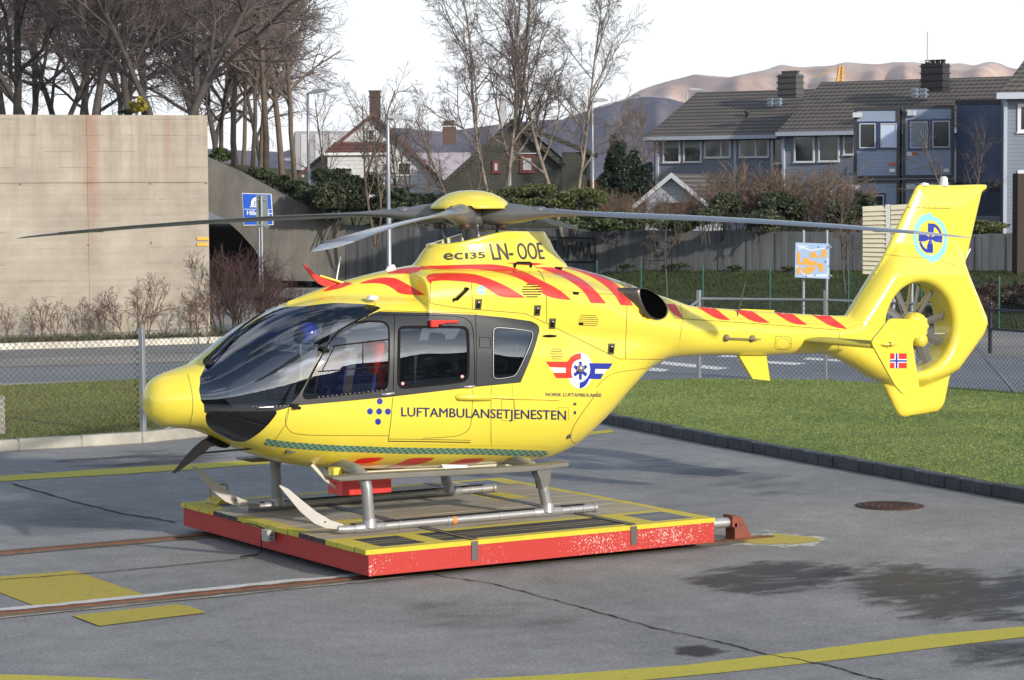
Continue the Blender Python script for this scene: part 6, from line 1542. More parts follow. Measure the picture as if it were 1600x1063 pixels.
for q_ in ([(.0, .62), (.3, .92), (.95, .88), (.95, .92), (.3, .97), (.0, .68)], [(.16, .08), (.45, .18), (.93, .10), (.93, .13), (.45, .22), (.14, .12)], [(.93, .4), (.96, .4), (.97, .9), (.94, .9)]): mapq(q_, 1, .004)
for (x, y) in ((.66, .08), (.90, .10), (.30, .93), (.55, .9), (.96, .62), (.86, .5)): mapq([(x, y), (x+.035, y), (x+.035, y+.045), (x, y+.045)], 2, .008)
mapq([(0.03, .03), (.4, .08), (.1, .2)], 3, .003); mapq([(.6, .9), (.97, .86), (.97, .97), (.5, .97)], 3, .003)
b.build('printed_plan', [mat('map_orange', (.75, .33, .03), .5), mat('map_white', (.60, .66, .74), .5), mat('map_blue', (.03, .07, .40), .5), mat('map_pale', (.48, .58, .72), .5)], mbn, fix=False)
b = MB()
for u, v in ((1297, 386), (1298, 431)): b.box(at_d(u, v, DM), (.07, .05, .04), rz=-PAN)
b.build('bracket', GALV, mbn)
# the back of a large slatted road sign
sg_ = empty('slatted_sign', (0, 0, 0)); tag(sg_, 'back of a cream slatted road sign on grey posts behind the tail fin', 'sign'); DS = 60.0
b = MB(); CREAM = mat('cream_metal', (.50, .47, .36), .5, var=.1)
ns_ = 15
for k in range(ns_):
    t0, t1 = k/ns_, (k+1)/ns_; 
    for (ua, ub, va, vb, va2, vb2) in ((1348, 1386, 324, 322, 428, 430), (1392, 1432, 321, 319, 430, 432)):
        a0 = at_d(ua, va+(va2-va)*t0, DS); a1 = at_d(ub, vb+(vb2-vb)*t0, DS); c1 = at_d(ub, vb+(vb2-vb)*t1, DS-.075); c0 = at_d(ua, va+(va2-va)*t1, DS-.075)
        b.add([a0, a1, c1, c0], [(0, 1, 2, 3)]); e0 = at_d(ua, va+(va2-va)*t1, DS); e1 = at_d(ub, vb+(vb2-vb)*t1, DS); b.add([c0, c1, e1, e0], [(0, 1, 2, 3)])
b.prism([at_d(u, v, DS+.004) for u, v in [(1347.5, 323), (1433, 318.5), (1433, 433), (1351.5, 429)]], fwd*.03)
b.build('slatted_panel', CREAM, sg_)
b = MB(); b.prism([at_d(u, v, DS-.06) for u, v in [(1383.5, 320), (1391, 319.5), (1392, 431), (1385, 431)]], fwd*.055); b.build('centre_profile', mat('profile_grey', (.42, .43, .42), .5), sg_)
for u in (1389, 1425): p = horiz(u, DS+.2); post((p.x, p.y), 2.9, .10, GALV, sg_, sq=False)
# blue tunnel sign on its pole and the grey sign back in front of it
sb = empty('blue_road_sign', (0, 0, 0)); tag(sb, 'blue road sign with a white tunnel symbol, half hidden by a grey sign back', 'sign'); DB = 80.0
q = [(379, 303), (423, 304), (426, 350.5), (382, 351.5)]; b = MB(); b.prism([at_d(u, v, DB+.01) for u, v in [(378, 302), (424, 303), (427.2, 351.7), (381, 352.7)]], fwd*.04); b.build('white_border', WHITE, sb)
b = MB(); b.prism([at_d(u, v, DB-.006) for u, v in q], fwd*.014); b.build('sign_face', mat('sign_blue', (.012, .10, .55), .4), sb)
b = MB()
def sq_(pl): b.add([at_d(u, v, DB-.012) for u, v in pl], [t for t in tessellate_polygon([[Vector((x, y, 0)) for x, y in pl]])])
sq_([(392, 323.5), (392.5, 315), (394.5, 311), (398, 308.6), (402, 308.4), (402, 312), (399, 312.6), (397, 315), (396.5, 323.5)]); sq_([(390.5, 322), (401, 322), (401, 324), (390.5, 324)])
for k in range(3): sq_([(397.8, 313+k*3.2), (401.5, 313+k*3.2), (401.5, 315+k*3.2), (397.8, 315+k*3.2)])
sq_([(381, 326.6), (425, 327.2), (425, 328), (381, 327.4)])
def sign_text(s, BL, BR, TL, TR):
    V, Fc = text_cells(s, .0, 1.0, 5)
    W = [((BL[0]*(1-a)+BR[0]*a)*(1-c)+(TL[0]*(1-a)+TR[0]*a)*c, (BL[1]*(1-a)+BR[1]*a)*(1-c)+(TL[1]*(1-a)+TR[1]*a)*c) for a, c in V]
    for k in (-.25, .25): b.add([at_d(u+k, v, DB-.012-.001*(k > 0)) for u, v in W], Fc)
sign_text('Hille', (386, 336), (402, 336.4), (386, 328.8), (402, 329.2)); sign_text('s-', (417.5, 337), (424.5, 337.2), (417.3, 329.6), (424, 329.8))
b.build('white_symbols', WHITE, sb, fix=False)
p = horiz(404, DB+.1); post((p.x, p.y), at_d(404, 350, DB).z, .08, GALV, sb, sq=False)
sgk = empty('grey_sign_back', (0, 0, 0)); tag(sgk, 'grey back of a narrow sign on a steel pole in front of the blue sign', 'sign'); DG = 62.0
b = MB(); b.prism([at_d(u, v, DG) for u, v in [(400.5, 305), (418, 305), (418.8, 355.5), (400.8, 355.5)]], fwd*.02); b.build('sign_plate', mat('sign_back_grey', (.20, .23, .23), .5, metal=.3), sgk)
p = horiz(408, DG-.06); b = MB(); b.tube([(p.x, p.y, 0), (p.x, p.y, at_d(408, 306, DG).z)], .038, 10); b.build('pole', GALV, sgk)
b = MB(); 
for v in (312, 352): b.box(at_d(408, v, DG-.04), (.26, .03, .04), rz=-PAN)
b.build('clamp', GALV, sgk)
# ---- street lamps
def lamp(u, vtop, vfoot_z, D, w, right=True, band=False, label='', L=.75, tilt=8, head='box'):
    p = horiz(u, D); zt_ = at_d(u, vtop, D).z; t = empty('street_lamp', (p.x, p.y, vfoot_z)); tag(t, label, 'street lamp', 'street lamps along the road')
    h = zt_-vfoot_z; b = MB(); b.tube([(0, 0, 0), (0, 0, h*.55), (0, 0, h*.553), (0, 0, h)], [w*.62, w*.62, w*.45, w*.40], 10); b.build('pole', GALV, t)
    sx = 1 if right else -1; a = VX*sx; b = MB(); R3 = Matrix.Rotation(-PAN, 3, 'Z')@Matrix.Rotation(R_(-tilt*sx), 3, 'Y')
    b.tube([(0, 0, h-.03), a*.12+Vector((0, 0, h+.03)), a*.22+Vector((0, 0, h+.05))], w*.38, 8)
    c = a*(L*.55)+Vector((0, 0, h+.07)); hw = L*.5
    pts = [(-hw, 0, -.04), (-hw, 0, .03), (-hw*.5, 0, .09), (hw*.4, 0, .07), (hw, 0, .0), (hw*.9, 0, -.04)] if sx > 0 else [(hw, 0, -.04), (hw, 0, .03), (hw*.5, 0, .09), (-hw*.4, 0, .07), (-hw, 0, .0), (-hw*.9, 0, -.04)]
    P = [c+R3@Vector((x, -.13, z)) for x, _, z in pts]; b.prism(P, R3@Vector((0, .26, 0))); bevel(b.build('lamp_head', mat('lamp_grey', (.36, .38, .40), .4, metal=.2), t), .02, 2)
    b = MB(); b.box(c+Vector((0, 0, -.055)), (L*.55, .2, .03), M=R3); b.build('lamp_glass', mat('lamp_lens', (.55, .55, .52), .2), t)
    if band: b = MB(); b.tube([(0, 0, h-3.55), (0, 0, h-3.40)], w*.66, 10); b.build('red_band', RED, t)
    return t
lamp(482.5, 146, 0, 92, .13, True, label='tall street lamp left of the white house, its long head to the right', L=.78, tilt=10)
lamp(607, 188, 0, 70, .12, True, label='nearer street lamp in front of the white house', L=.55, tilt=-4)
lamp(926, 160, 1.9, 96, .11, True, True, label='street lamp with a red band near the end of the green house', L=.6, tilt=2)
lamp(443, 251, 4.0-1.2, 140, .10, True, label='small distant street lamp low between the slim tree trunks', L=.6, tilt=5)
lamp(1074, 142, 2, 170, .10, True, label='distant street lamp against the hills left of the blue houses', L=1.1, tilt=0)

# ================================================================== HOUSES
class Fac:
    """a facade: origin, direction along it, and outward side"""
    def __init__(s, u0, D0, ax, zb):
        p = horiz(u0, D0); s.O = Vector((p.x, p.y, 0)); a = VX*ax[0]+VY*ax[1]; s.a = a.normalized(); s.n = Vector((s.a.y, -s.a.x, 0)); s.zb = zb
        if s.n.dot(VY) > 0: s.n = -s.n
        s.rz = math.atan2(s.a.y, s.a.x)
    def P(s, t, out, z): return s.O+s.a*t+s.n*out+Vector((0, 0, z))
    def uv(s, u, v, out=0.0):
        d = Vector(ray(u, v)); o = s.O+s.n*out; t = (o-Vector((CAM[0], CAM[1], 0))).dot(s.n)/Vector((d.x, d.y, 0)).dot(s.n); p = CAMV+d*t; return (p-s.O).dot(s.a), p.z
    def box(s, b, t0, t1, o0, o1, z0, z1, mi=0):
        b.box(s.P((t0+t1)/2, (o0+o1)/2, (z0+z1)/2), (abs(t1-t0), abs(o1-o0), abs(z1-z0)), mi, rz=s.rz)
def siding(name, c, period=.14, vertical=False, var=.12):
    m = bpy.data.materials.new(name); m.use_nodes = True; nt = m.node_tree; b = nt.nodes['Principled BSDF']; N = nt.nodes.new; Lk = nt.links.new
    tcn = N('ShaderNodeTexCoord'); sp = N('ShaderNodeSeparateXYZ'); Lk(tcn.outputs['Object'], sp.inputs[0]); pp = N('ShaderNodeMath'); pp.operation = 'FRACT'
    dv = N('ShaderNodeMath'); dv.operation = 'DIVIDE'; dv.inputs[1].default_value = period; Lk(sp.outputs['X' if vertical else 'Z'], dv.inputs[0]); Lk(dv.outputs[0], pp.inputs[0])
    r = N('ShaderNodeValToRGB'); r.color_ramp.elements[0].position = 0; r.color_ramp.elements[0].color = tuple(x*.45 for x in c)+(1,); r.color_ramp.elements[1].position = .16; r.color_ramp.elements[1].color = (*c, 1); Lk(pp.outputs[0], r.inputs['Fac'])
    n = N('ShaderNodeTexNoise'); n.inputs['Scale'].default_value = 1.5; n.inputs['Detail'].default_value = 6; Lk(tcn.outputs['Object'], n.inputs['Vector']); mr = N('ShaderNodeMapRange'); mr.inputs['To Min'].default_value = 1-var; mr.inputs['To Max'].default_value = 1+var; Lk(n.outputs['Fac'], mr.inputs['Value'])
    vm = N('ShaderNodeVectorMath'); vm.operation = 'SCALE'; Lk(r.outputs[0], vm.inputs[0]); Lk(mr.outputs[0], vm.inputs['Scale']); Lk(vm.outputs[0], b.inputs['Base Color']); b.inputs['Roughness'].default_value = .7
    bp = N('ShaderNodeBump'); bp.inputs['Strength'].default_value = .6; bp.inputs['Distance'].default_value = .02; Lk(pp.outputs[0], bp.inputs['Height']); Lk(bp.outputs[0], b.inputs['Normal']); return m
def tiles(name, c, c2, per=.33, rot=0.0):
    m = bpy.data.materials.new(name); m.use_nodes = True; nt = m.node_tree; b = nt.nodes['Principled BSDF']; N = nt.nodes.new; Lk = nt.links.new
    tcn = N('ShaderNodeTexCoord'); mp_ = N('ShaderNodeMapping'); mp_.inputs['Rotation'].default_value = (0, 0, -rot); Lk(tcn.outputs['Object'], mp_.inputs[0])
    sp = N('ShaderNodeSeparateXYZ'); Lk(mp_.outputs[0], sp.inputs[0])
    def saw(o, p):
        d = N('ShaderNodeMath'); d.operation = 'DIVIDE'; d.inputs[1].default_value = p; Lk(o, d.inputs[0]); f = N('ShaderNodeMath'); f.operation = 'PINGPONG'; f.inputs[1].default_value = .5; Lk(d.outputs[0], f.inputs[0]); return f
    a = saw(sp.outputs['Z'], per*.5); e = saw(sp.outputs['X'], per*.75); ad = N('ShaderNodeMath'); ad.operation = 'MULTIPLY_ADD'; ad.inputs[1].default_value = .45; Lk(e.outputs[0], ad.inputs[0]); Lk(a.outputs[0], ad.inputs[2])
    r = N('ShaderNodeValToRGB'); r.color_ramp.elements[0].position = .12; r.color_ramp.elements[1].position = .5; r.color_ramp.elements[0].color = (*c2, 1); r.color_ramp.elements[1].color = (*c, 1); Lk(ad.outputs[0], r.inputs['Fac'])
    n = N('ShaderNodeTexNoise'); n.inputs['Scale'].default_value = 1.2; n.inputs['Detail'].default_value = 6; Lk(tcn.outputs['Object'], n.inputs['Vector']); mr = N('ShaderNodeMapRange'); mr.inputs['To Min'].default_value = .75; mr.inputs['To Max'].default_value = 1.25; Lk(n.outputs['Fac'], mr.inputs['Value'])
    vm = N('ShaderNodeVectorMath'); vm.operation = 'SCALE'; Lk(r.outputs[0], vm.inputs[0]); Lk(mr.outputs[0], vm.inputs['Scale']); Lk(vm.outputs[0], b.inputs['Base Color']); b.inputs['Roughness'].default_value = .8
    bp = N('ShaderNodeBump'); bp.inputs['Strength'].default_value = .8; bp.inputs['Distance'].default_value = .04; Lk(ad.outputs[0], bp.inputs['Height']); Lk(bp.outputs[0], b.inputs['Normal']); return m
BLUEW = siding('blue_boards', (.205, .240, .305)); BLUES = siding('blue_cabin_panels', (.27, .34, .47), .10); TRIM = mat('window_white', (.68, .70, .72), .5); PANE = mat('window_glass', (.030, .036, .040), .08, spec=.8, var=.5, vscale=.7)
GUT = mat('gutter_pale', (.42, .47, .56), .5); DKB = mat('dark_blue_frame', (.018, .035, .12), .4); DARKM = mat('dark_metal', (.03, .03, .035), .5)
def window(fc, u0, v0, u1, v1, parent, out=.0, fm_=TRIM, fw=.07, div=(), blind=None, pane=PANE, sill=True):
    t0, z1 = fc.uv(u0, v0, out); t1, _ = fc.uv(u1, (v0+v1)/2, out); _, z0 = fc.uv(u0, v1, out)
    w = MB(); fc.box(w, t0, t1, out, out+.05, z1-fw, z1); fc.box(w, t0, t1, out, out+.05, z0, z0+fw); fc.box(w, t0, t0+fw, out, out+.05, z0+fw, z1-fw); fc.box(w, t1-fw, t1, out, out+.05, z0+fw, z1-fw)
    for x in div: tx = t0+(t1-t0)*x; fc.box(w, tx-fw*.5, tx+fw*.5, out, out+.05, z0+fw, z1-fw)
    if sill: fc.box(w, t0-.03, t1+.03, out+.052, out+.10, z0-.02, z0+.02)
    f_ = w.build('window', fm_, parent); g = MB(); fc.box(g, t0+fw*.6, t1-fw*.6, out+.008, out+.022, z0+fw*.6, z1-fw*.6); g.build('pane', pane, f_)
    if blind: g = MB(); fc.box(g, t0+fw*.9, t1-fw*.9, out+.024, out+.030, z1-fw*.9-(z1-z0)*blind[0], z1-fw*.9); g.build('blind', blind[1], f_)
    return f_
def slab(name, pts, th, m, parent):
    b = MB(); P = [Vector(p) for p in pts]; n = (P[1]-P[0]).cross(P[2]-P[0]).normalized(); n = n if n.z > 0 else -n; b.prism(P, -n*th); return b.build(name, m, parent)
def fac_roof(fc, t0, t1, ze, zr, depth, over, m, parent, th=.18, gable_over=.25, back=True):
    """front slope (and back slope) of a gabled roof whose ridge runs along the facade"""
    s_ = (zr-ze)/depth; z0 = ze-over*s_
    slab('roof', [fc.P(t0-gable_over, over, z0), fc.P(t1+gable_over, over, z0), fc.P(t1+gable_over, -depth, zr), fc.P(t0-gable_over, -depth, zr)], th, m, parent)
    if back: slab('roof', [fc.P(t0-gable_over, -2*depth-over, z0), fc.P(t1+gable_over, -2*depth-over, z0), fc.P(t1+gable_over, -depth, zr), fc.P(t0-gable_over, -depth, zr)], th, m, parent)
ax = (.84, -.54)
ROOFD = tiles('dark_roof_tiles', (.135, .118, .105), (.030, .028, .027), .33, math.atan2((VX*ax[0]+VY*ax[1]).y, (VX*ax[0]+VY*ax[1]).x))
bh = empty('blue_terraced_house', (0, 0, 0)); tag(bh, 'long blue boarded terraced house with white windows and a dark tiled roof', 'house')
f1 = Fac(1022, 114, ax, 1.9); tA, _ = f1.uv(1219, 230); ZE = 6.12
b = MB(); f1.box(b, 0, tA, -9, 0, 1.9, ZE); 
b.prism([f1.P(0.05, 0, ZE), f1.P(.05, -9, ZE), f1.P(.05, -4.6, 8.0)], f1.a*(tA-.1)); b.build('wall', BLUEW, bh)
fac_roof(f1, 0, tA, ZE, 8.15, 4.6, .5, ROOFD, bh)
b = MB(); f1.box(b, -.3, tA+.1, .5, .62, ZE-.34, ZE-.17); 
for u in (1028, 1150, 1208): t, _ = f1.uv(u, 230); f1.box(b, t-.06, t+.06, .0, .12, 1.9, ZE-.3, 0)
b.build('gutter', GUT, bh)
BL1 = mat('blind_green', (.28, .36, .34), .7)
window(f1, 1036, 217.5, 1063, 255, bh, blind=(.32, BL1)); window(f1, 1068, 217, 1096.5, 254.5, bh, blind=(.32, BL1)); window(f1, 1101, 215.5, 1142, 247.5, bh, div=(.64,)); window(f1, 1155.5, 214, 1202, 247, bh, div=(.56,)); window(f1, 1206, 213, 1223, 256.5, bh)
f2 = Fac(1226, 106.0, ax, 1.9); t0b, _ = f2.uv(1224, 230); t1b, _ = f2.uv(1600, 230); ZE2 = 6.15
b = MB(); f2.box(b, t0b, t1b+4, -8, 0, 1.9, ZE2); b.prism([f2.P(t0b+.05, 0, ZE2), f2.P(t0b+.05, -8, ZE2), f2.P(t0b+.05, -4.0, 8.1)], f2.a*(t1b-t0b+3.8)); b.build('wall', BLUEW, bh)
fac_roof(f2, t0b, t1b+4, ZE2, 8.25, 4.0, .45, ROOFD, bh, gable_over=.12)
b = MB(); f2.box(b, t0b-.1, t1b, .45, .57, ZE2-.36, ZE2-.19); f2.box(b, t0b, t0b+.09, .0, .12, 1.9, ZE2-.2); b.build('gutter', GUT, bh)
window(f2, 1241, 208.5, 1273, 254.5, bh); window(f2, 1279, 207.5, 1312, 253.5, bh); window(f2, 1318, 206.5, 1336, 243, bh, blind=(.4, BL1)); window(f2, 1275, 294, 1300, 318, bh)
# chimneys and vents on the ridge
def roof_box(px, D, m, parent, name, slats=0, depth=.9, cap=False):
    (u0, v0, u1, v1) = px; p0, p1 = at_d(u0, v0, D), at_d(u1, v1, D); w = (u1-u0)/3838*D; h = p0.z-p1.z; b = MB(); R3 = Matrix.Rotation(math.atan2((VX*ax[0]+VY*ax[1]).y, (VX*ax[0]+VY*ax[1]).x), 3, 'Z'); c = at_d((u0+u1)/2, (v0+v1)/2, D)+VY*depth/2
    ww = w/1.25; b.box(c, (ww, ww*.8, h), M=R3)
    for k in range(slats): z = c.z-h/2+h*(k+.6)/slats; b.box(c+Vector((0, 0, z-c.z)), (ww+.10, ww*.8+.10, .05), M=R3)
    if cap:
        for k in range(4): b.lathe(c+R3@Vector((-ww*.36+ww*.24*k, 0, h/2)), [(.10, 0), (.10, .10), (.13, .12), (.13, .16), (0, .18)], n=10)
    return b.build(name, m, parent)
roof_box((1217, 116, 1257, 152), 112, mat('chimney_slate', (.07, .072, .07), .6), bh, 'chimney', 4, 1.0, True); roof_box((1442, 99, 1487, 142), 103, mat('chimney_black', (.022, .022, .024), .6), bh, 'chimney', 4, 1.0, True)
VENT = mat('vent_zinc', (.28, .33, .40), .4, metal=.4)
for q_, D in (((1200, 153, 1209, 166), 110), ((1212, 153, 1222, 166), 110), ((1426, 138, 1436, 152), 101.5), ((1439, 138, 1450, 152), 101.5)): roof_box(q_, D, VENT, bh, 'roof_vent', 2, .5)
b = MB(); p = at_d(1167, 184, 113); b.lathe(p, [(.07, -.3), (.07, .2), (.12, .22), (.12, .32), (0, .36)], n=10); b.build('vent_pipe', DARKM, bh)
b = MB(); p = at_d(1449, 98, 103); b.tube([p, p+Vector((0, 0, 1.3))], .02, 6); b.box(p+Vector((-.15, 0, .05)), (.5, .03, .03)); b.build('roof_aerial', GALV, bh)
# blue site cabins stacked in two rows
cabs = []
axc = (.985, -.17); DK = 91.0
fcb = Fac(1333, DK, axc, 2.0)
tz = lambda u, v: fcb.uv(u, v)
def cabin(u0, v0, u1, v1, lab, wins, depth=6.5, z_lo=None):
    r = empty('site_cabin', (0, 0, 0)); tag(r, lab, 'site cabin', 'blue site cabins'); ta, z1 = tz(u0, v0); tb, _ = tz(u1, v1); z0 = tz(u0, v1)[1]; z0 = z0 if z_lo is None else z_lo
    b = MB(); fcb.box(b, ta+.02, tb-.02, -depth, 0, z0+.10, z1-.12); b.build('wall', BLUES, r)
    b = MB(); fcb.box(b, ta, tb, -depth-.03, .05, z1-.12, z1); fcb.box(b, ta, tb, -depth-.03, .05, z0, z0+.10)
    for t in (ta, tb-.12): fcb.box(b, t, t+.12, .003, .05, z0+.10, z1-.12)
    b.build('steel_frame', DARKM, r)
    for (a0, b0, a1, b1, kind) in wins:
        pn = PANE if kind != 'tilt' else mat('open_pane', (.45, .56, .75), .15)
        w_ = window(fcb, a0, b0, a1, b1, r, out=.004, fm_=DKB, fw=.075, pane=pn, sill=False)
        if kind == 'curtain':
            g = MB(); t0, zz1 = fcb.uv(a0, b0); t1, _ = fcb.uv(a1, b1); _, zz0 = fcb.uv(a0, b1)
            for k in range(9): fcb.box(g, t0+.09+(t1-t0-.2)*k/9, t0+.09+(t1-t0-.2)*(k+.7)/9, .03, .04+.01*(k % 2), zz0+.09, zz1-.09)
            g.build('curtain', mat('curtain_blue', (.26, .36, .46), .8), w_)
        g = MB(); t0, zz1 = fcb.uv(a0, b0); t1, _ = fcb.uv(a1, b1); _, zz0 = fcb.uv(a0, b1)
        for (x0_, x1_, y0_, y1_) in ((t0+.07, t1-.07, zz1-.11, zz1-.075), (t0+.07, t1-.07, zz0+.075, zz0+.11), (t0+.07, t0+.105, zz0+.11, zz1-.11), (t1-.105, t1-.07, zz0+.11, zz1-.11)): fcb.box(g, x0_, x1_, .03, .062, y0_, y1_)
        g.build('sash', mat('sash_grey', (.5, .52, .55), .5), w_)
    return r, z0, z1
cA, zA0, zA1 = cabin(1334, 168, 1406, 279, 'blue site cabin of the upper row with one window tilted open', [(1340, 190, 1371, 235, ''), (1373, 190, 1404, 234, 'tilt')])
cB, zB0, zB1 = cabin(1410, 165, 1491, 278, 'blue site cabin of the upper row with a curtained window, at its right end', [(1419, 187, 1452, 235, 'curtain'), (1454, 186, 1487, 234, '')])
cabin(1334, 281, 1406, 336, 'blue site cabin of the lower row under the one with the tilted window', [(1355, 302, 1384, 326, '')], z_lo=1.95); cabin(1410, 280, 1491, 336, 'blue site cabin of the lower row nearer the tail fin', [(1430, 302, 1460, 326, '')], z_lo=1.95)
b = MB(); tC, _ = tz(1491.5, 200); 
for u, v in ((1340, 180), (1425, 177), (1337, 293), (1423, 292)): t, z = tz(u, v); fcb.box(b, t-.17, t+.17, .052, .20, z-.09, z+.09)
tag(b.build('cabin_lamp_boxes', mat('lampbox_white', (.5, .55, .6), .5), None), 'pale lamp boxes over the corners of the site cabins', 'lamp')
b = MB()
for u, v, mi in ((1394, 257, 0), (1429, 240.5, 0)): t, z = tz(u, v); fcb.box(b, t-.12, t+.12, .004, .02, z-.05, z+.05)
b.build('warning_plate', mat('plate_orange', (.5, .10, .02), .5), cA); b = MB()
for u, v in ((1394, 266), (1421, 240.5), (1478, 266)): t, z = tz(u, v); fcb.box(b, t-.10, t+.10, .004, .02, z-.07, z+.05)
b.build('notice', WHITE, cB)
# long side wall of the last cabin, seen beyond the front
axs = (.90, -.44); fs_ = Fac(1492, 91.5, axs, 2.0); tS, _ = fs_.uv(1578, 220); b = MB(); fs_.box(b, .05, tS, -5, 0, 3.75, 6.62); sw = b.build('boarded_block', siding('side_wall_blue', (.11, .155, .24), .12), None); tag(sw, 'plain dark blue boarded block between the site cabins and the right house', 'site cabin')
b = MB(); fs_.box(b, .0, tS, -5, .04, 6.62, 6.80); fs_.box(b, 0, tS, -5, .04, 3.5, 3.75); b.build('roof_edge', DARKM, sw); b = MB(); fs_.box(b, .05, tS, -4.9, -.1, 2.5, 3.5); b.build('lower_block', mat('lower_navy', (.05, .08, .14), .7), sw)
b = MB(); fs_.box(b, .05, tS, -4.9, -.06, 1.9, 2.5); b.build('foundation', mat('foundation_grey', (.28, .30, .33), .8), sw)
# right-hand blue house corner
rh = empty('blue_corner_house', (0, 0, 0)); tag(rh, 'blue house with a white-framed window cut by the right picture edge', 'house'); f3 = Fac(1573, 86, (1, -.15), 1.9)
b = MB(); f3.box(b, 0, 9, -9, 0, 1.9, 6.75); b.build('wall', BLUEW, rh)
slab('roof', [f3.P(-.35, .55, 6.75), f3.P(9, .55, 6.75), f3.P(9, -4.5, 9.0), f3.P(1.4, -4.5, 9.0)], .15, ROOFD, rh)
b = MB(); f3.box(b, -.4, 9, .52, .68, 6.62, 6.84); f3.box(b, -.12, .0, -.3, .15, 1.9, 6.6); b.build('gutter', GUT, rh)
window(f3, 1590, 162, 1640, 208, rh, fw=.12); window(f3, 1590, 266, 1640, 325, rh, fw=.12); b = MB(); p = at_d(1596, 249, 85.9); b.box(p, (.14, .04, .14), rz=f3.rz); b.build('house_plate', WHITE, rh)
b = MB(); p = horiz(1594, 77); b.box((p.x, p.y, 2.0), (.35, .35, 4.0), rz=-PAN*.5); tag(b.build('brown_wooden_post', mat('dark_timber', (.035, .022, .018), .8), None), 'dark brown timber post at the right end of the retaining wall', 'post')
# stair and clutter beside the cabins
b = MB(); b.tube([at_d(1284, 316, 95), at_d(1322, 262, 95)], .05, 6); b.tube([at_d(1322, 262, 95), at_d(1322, 318, 95)], .04, 6); b.tube([at_d(1334, 255, 95), at_d(1334, 318, 95)], .04, 6)
for v in (272, 286, 300): b.tube([at_d(1308, v, 95), at_d(1334, v, 95)], .03, 6)
tag(b.build('outdoor_stair', mat('stair_grey', (.30, .32, .32), .5), None), 'grey steel stair leading up beside the blue site cabins', 'stair')
# ---- white garage with a gable
gr = empty('white_garage', (0, 0, 0)); tag(gr, 'low white boarded garage with a dark roof in front of the blue terrace', 'garage'); DGg = 93
fG = Fac(1000, DGg+1.0, (.93, -.36), 1.6); tl, _ = fG.uv(1008, 300); tr, _ = fG.uv(1098, 300); ta, za = fG.uv(1053, 274); _, ze = fG.uv(1008, 311); WB = siding('white_boards', (.42, .46, .54), .16)
b = MB(); b.prism([fG.P(tl, 0, 1.6), fG.P(tr, 0, 1.6), fG.P(tr, 0, ze), fG.P(ta, 0, za), fG.P(tl, 0, ze)], -fG.n*6.2); b.build('wall', WB, gr)
dt = .35; ov = .3
sL = (za-ze)/(ta-tl); 
slab('roof', [fG.P(ta, ov, za+.07), fG.P(ta, -6.6, za+.07), fG.P(tl-.35, -6.6, ze+.07-.35*sL), fG.P(tl-.35, ov, ze+.07-.35*sL)], .10, ROOFD, gr)
slab('roof', [fG.P(ta, ov, za+.07), fG.P(ta, -6.6, za+.07), fG.P(tr+.35, -6.6, ze+.07-.35*sL), fG.P(tr+.35, ov, ze+.07-.35*sL)], .10, ROOFD, gr)
b = MB()
for (tt, zz) in ((tl-.36, ze-.36*sL), (tr+.36, ze-.36*sL)): b.prism([fG.P(ta, ov+.02, za+.10), fG.P(ta, ov+.02, za-.10), fG.P(tt, ov+.02, zz-.12), fG.P(tt, ov+.02, zz+.07)], fG.n*.03)
b.build('barge_board', mat('barge_white', (.55, .58, .64), .6), gr)
b = MB(); q_ = [(1023, 334), (1023, 324), (1030, 317), (1085, 317), (1093, 324), (1093, 340), (1023, 340)]; q3 = []
for u, v in q_: t, z = fG.uv(u, v, .01); q3.append(fG.P(t, .012, z))
b.prism(q3, fG.n*.02); b.build('garage_door', mat('door_brown', (.07, .03, .022), .7), gr)
# ---- dark green house
gh = empty('dark_green_house', (0, 0, 0)); tag(gh, 'dark green boarded gabled house with red window frames behind the birches', 'house'); fH = Fac(690, 116, (1, -.06), 1.9)
GBD = siding('green_boards', (.045, .048, .040), .17); GROOF = tiles('mossy_roof_tiles', (.060, .058, .048), (.020, .020, .018), .35)
def ht(u, v, out=0): t, z = fH.uv(u, v, out); return t, z
pr_ = [ht(*q_) for q_ in [(692, 290), (801, 190), (879, 252)]]; xl, _ = ht(694, 300); xr_, _ = ht(878, 300)
b = MB(); b.prism([fH.P(xl, 0, 1.9), fH.P(xr_, 0, 1.9), fH.P(xr_, 0, ht(878, 252)[1]), fH.P(pr_[1][0], 0, pr_[1][1]), fH.P(xl, 0, ht(694, 288)[1])], -fH.n*7); xe, _ = ht(915, 300, -2.0)
fH.box(b, xr_-.02, ht(917, 300, -1.2)[0], -7, -1.2, 1.9, ht(917, 238, -1.2)[1]); b.build('wall', GBD, gh)
a0 = fH.P(pr_[1][0], .4, pr_[1][1]+.12); l0 = fH.P(xl-.3, .4, ht(690, 292)[1]); r0 = fH.P(xr_+.15, .4, ht(883, 256)[1]); bk = -fH.n*8
slab('roof', [a0, l0, l0+bk, a0+bk], .2, GROOF, gh); slab('roof', [a0, r0, r0+bk+Vector((0, 0, 0)), a0+bk], .2, GROOF, gh)
t9, z9 = ht(930, 238, -1.4); slab('roof', [fH.P(pr_[1][0]+.4, -1.0, pr_[1][1]-.05), fH.P(t9, -1.0, z9), fH.P(t9, -8, z9), fH.P(pr_[1][0]+.4, -8, pr_[1][1]-.05)], .22, GROOF, gh)
REDF = mat('window_red', (.13, .03, .022), .6); CUR = mat('curtain_white', (.42, .45, .50), .8)
window(fH, 812.5, 242.5, 835.5, 270.5, gh, out=.01, fm_=REDF, fw=.14, pane=CUR); window(fH, 769, 251, 782, 270.5, gh, out=.01, fm_=REDF, fw=.12, pane=CUR)
b = MB(); t, _ = ht(797, 280); fH.box(b, t-.05, t+.05, .01, .11, 1.9, ht(797, 252)[1]); b.build('downpipe', mat('pipe_white', (.5, .53, .6), .5), gh)
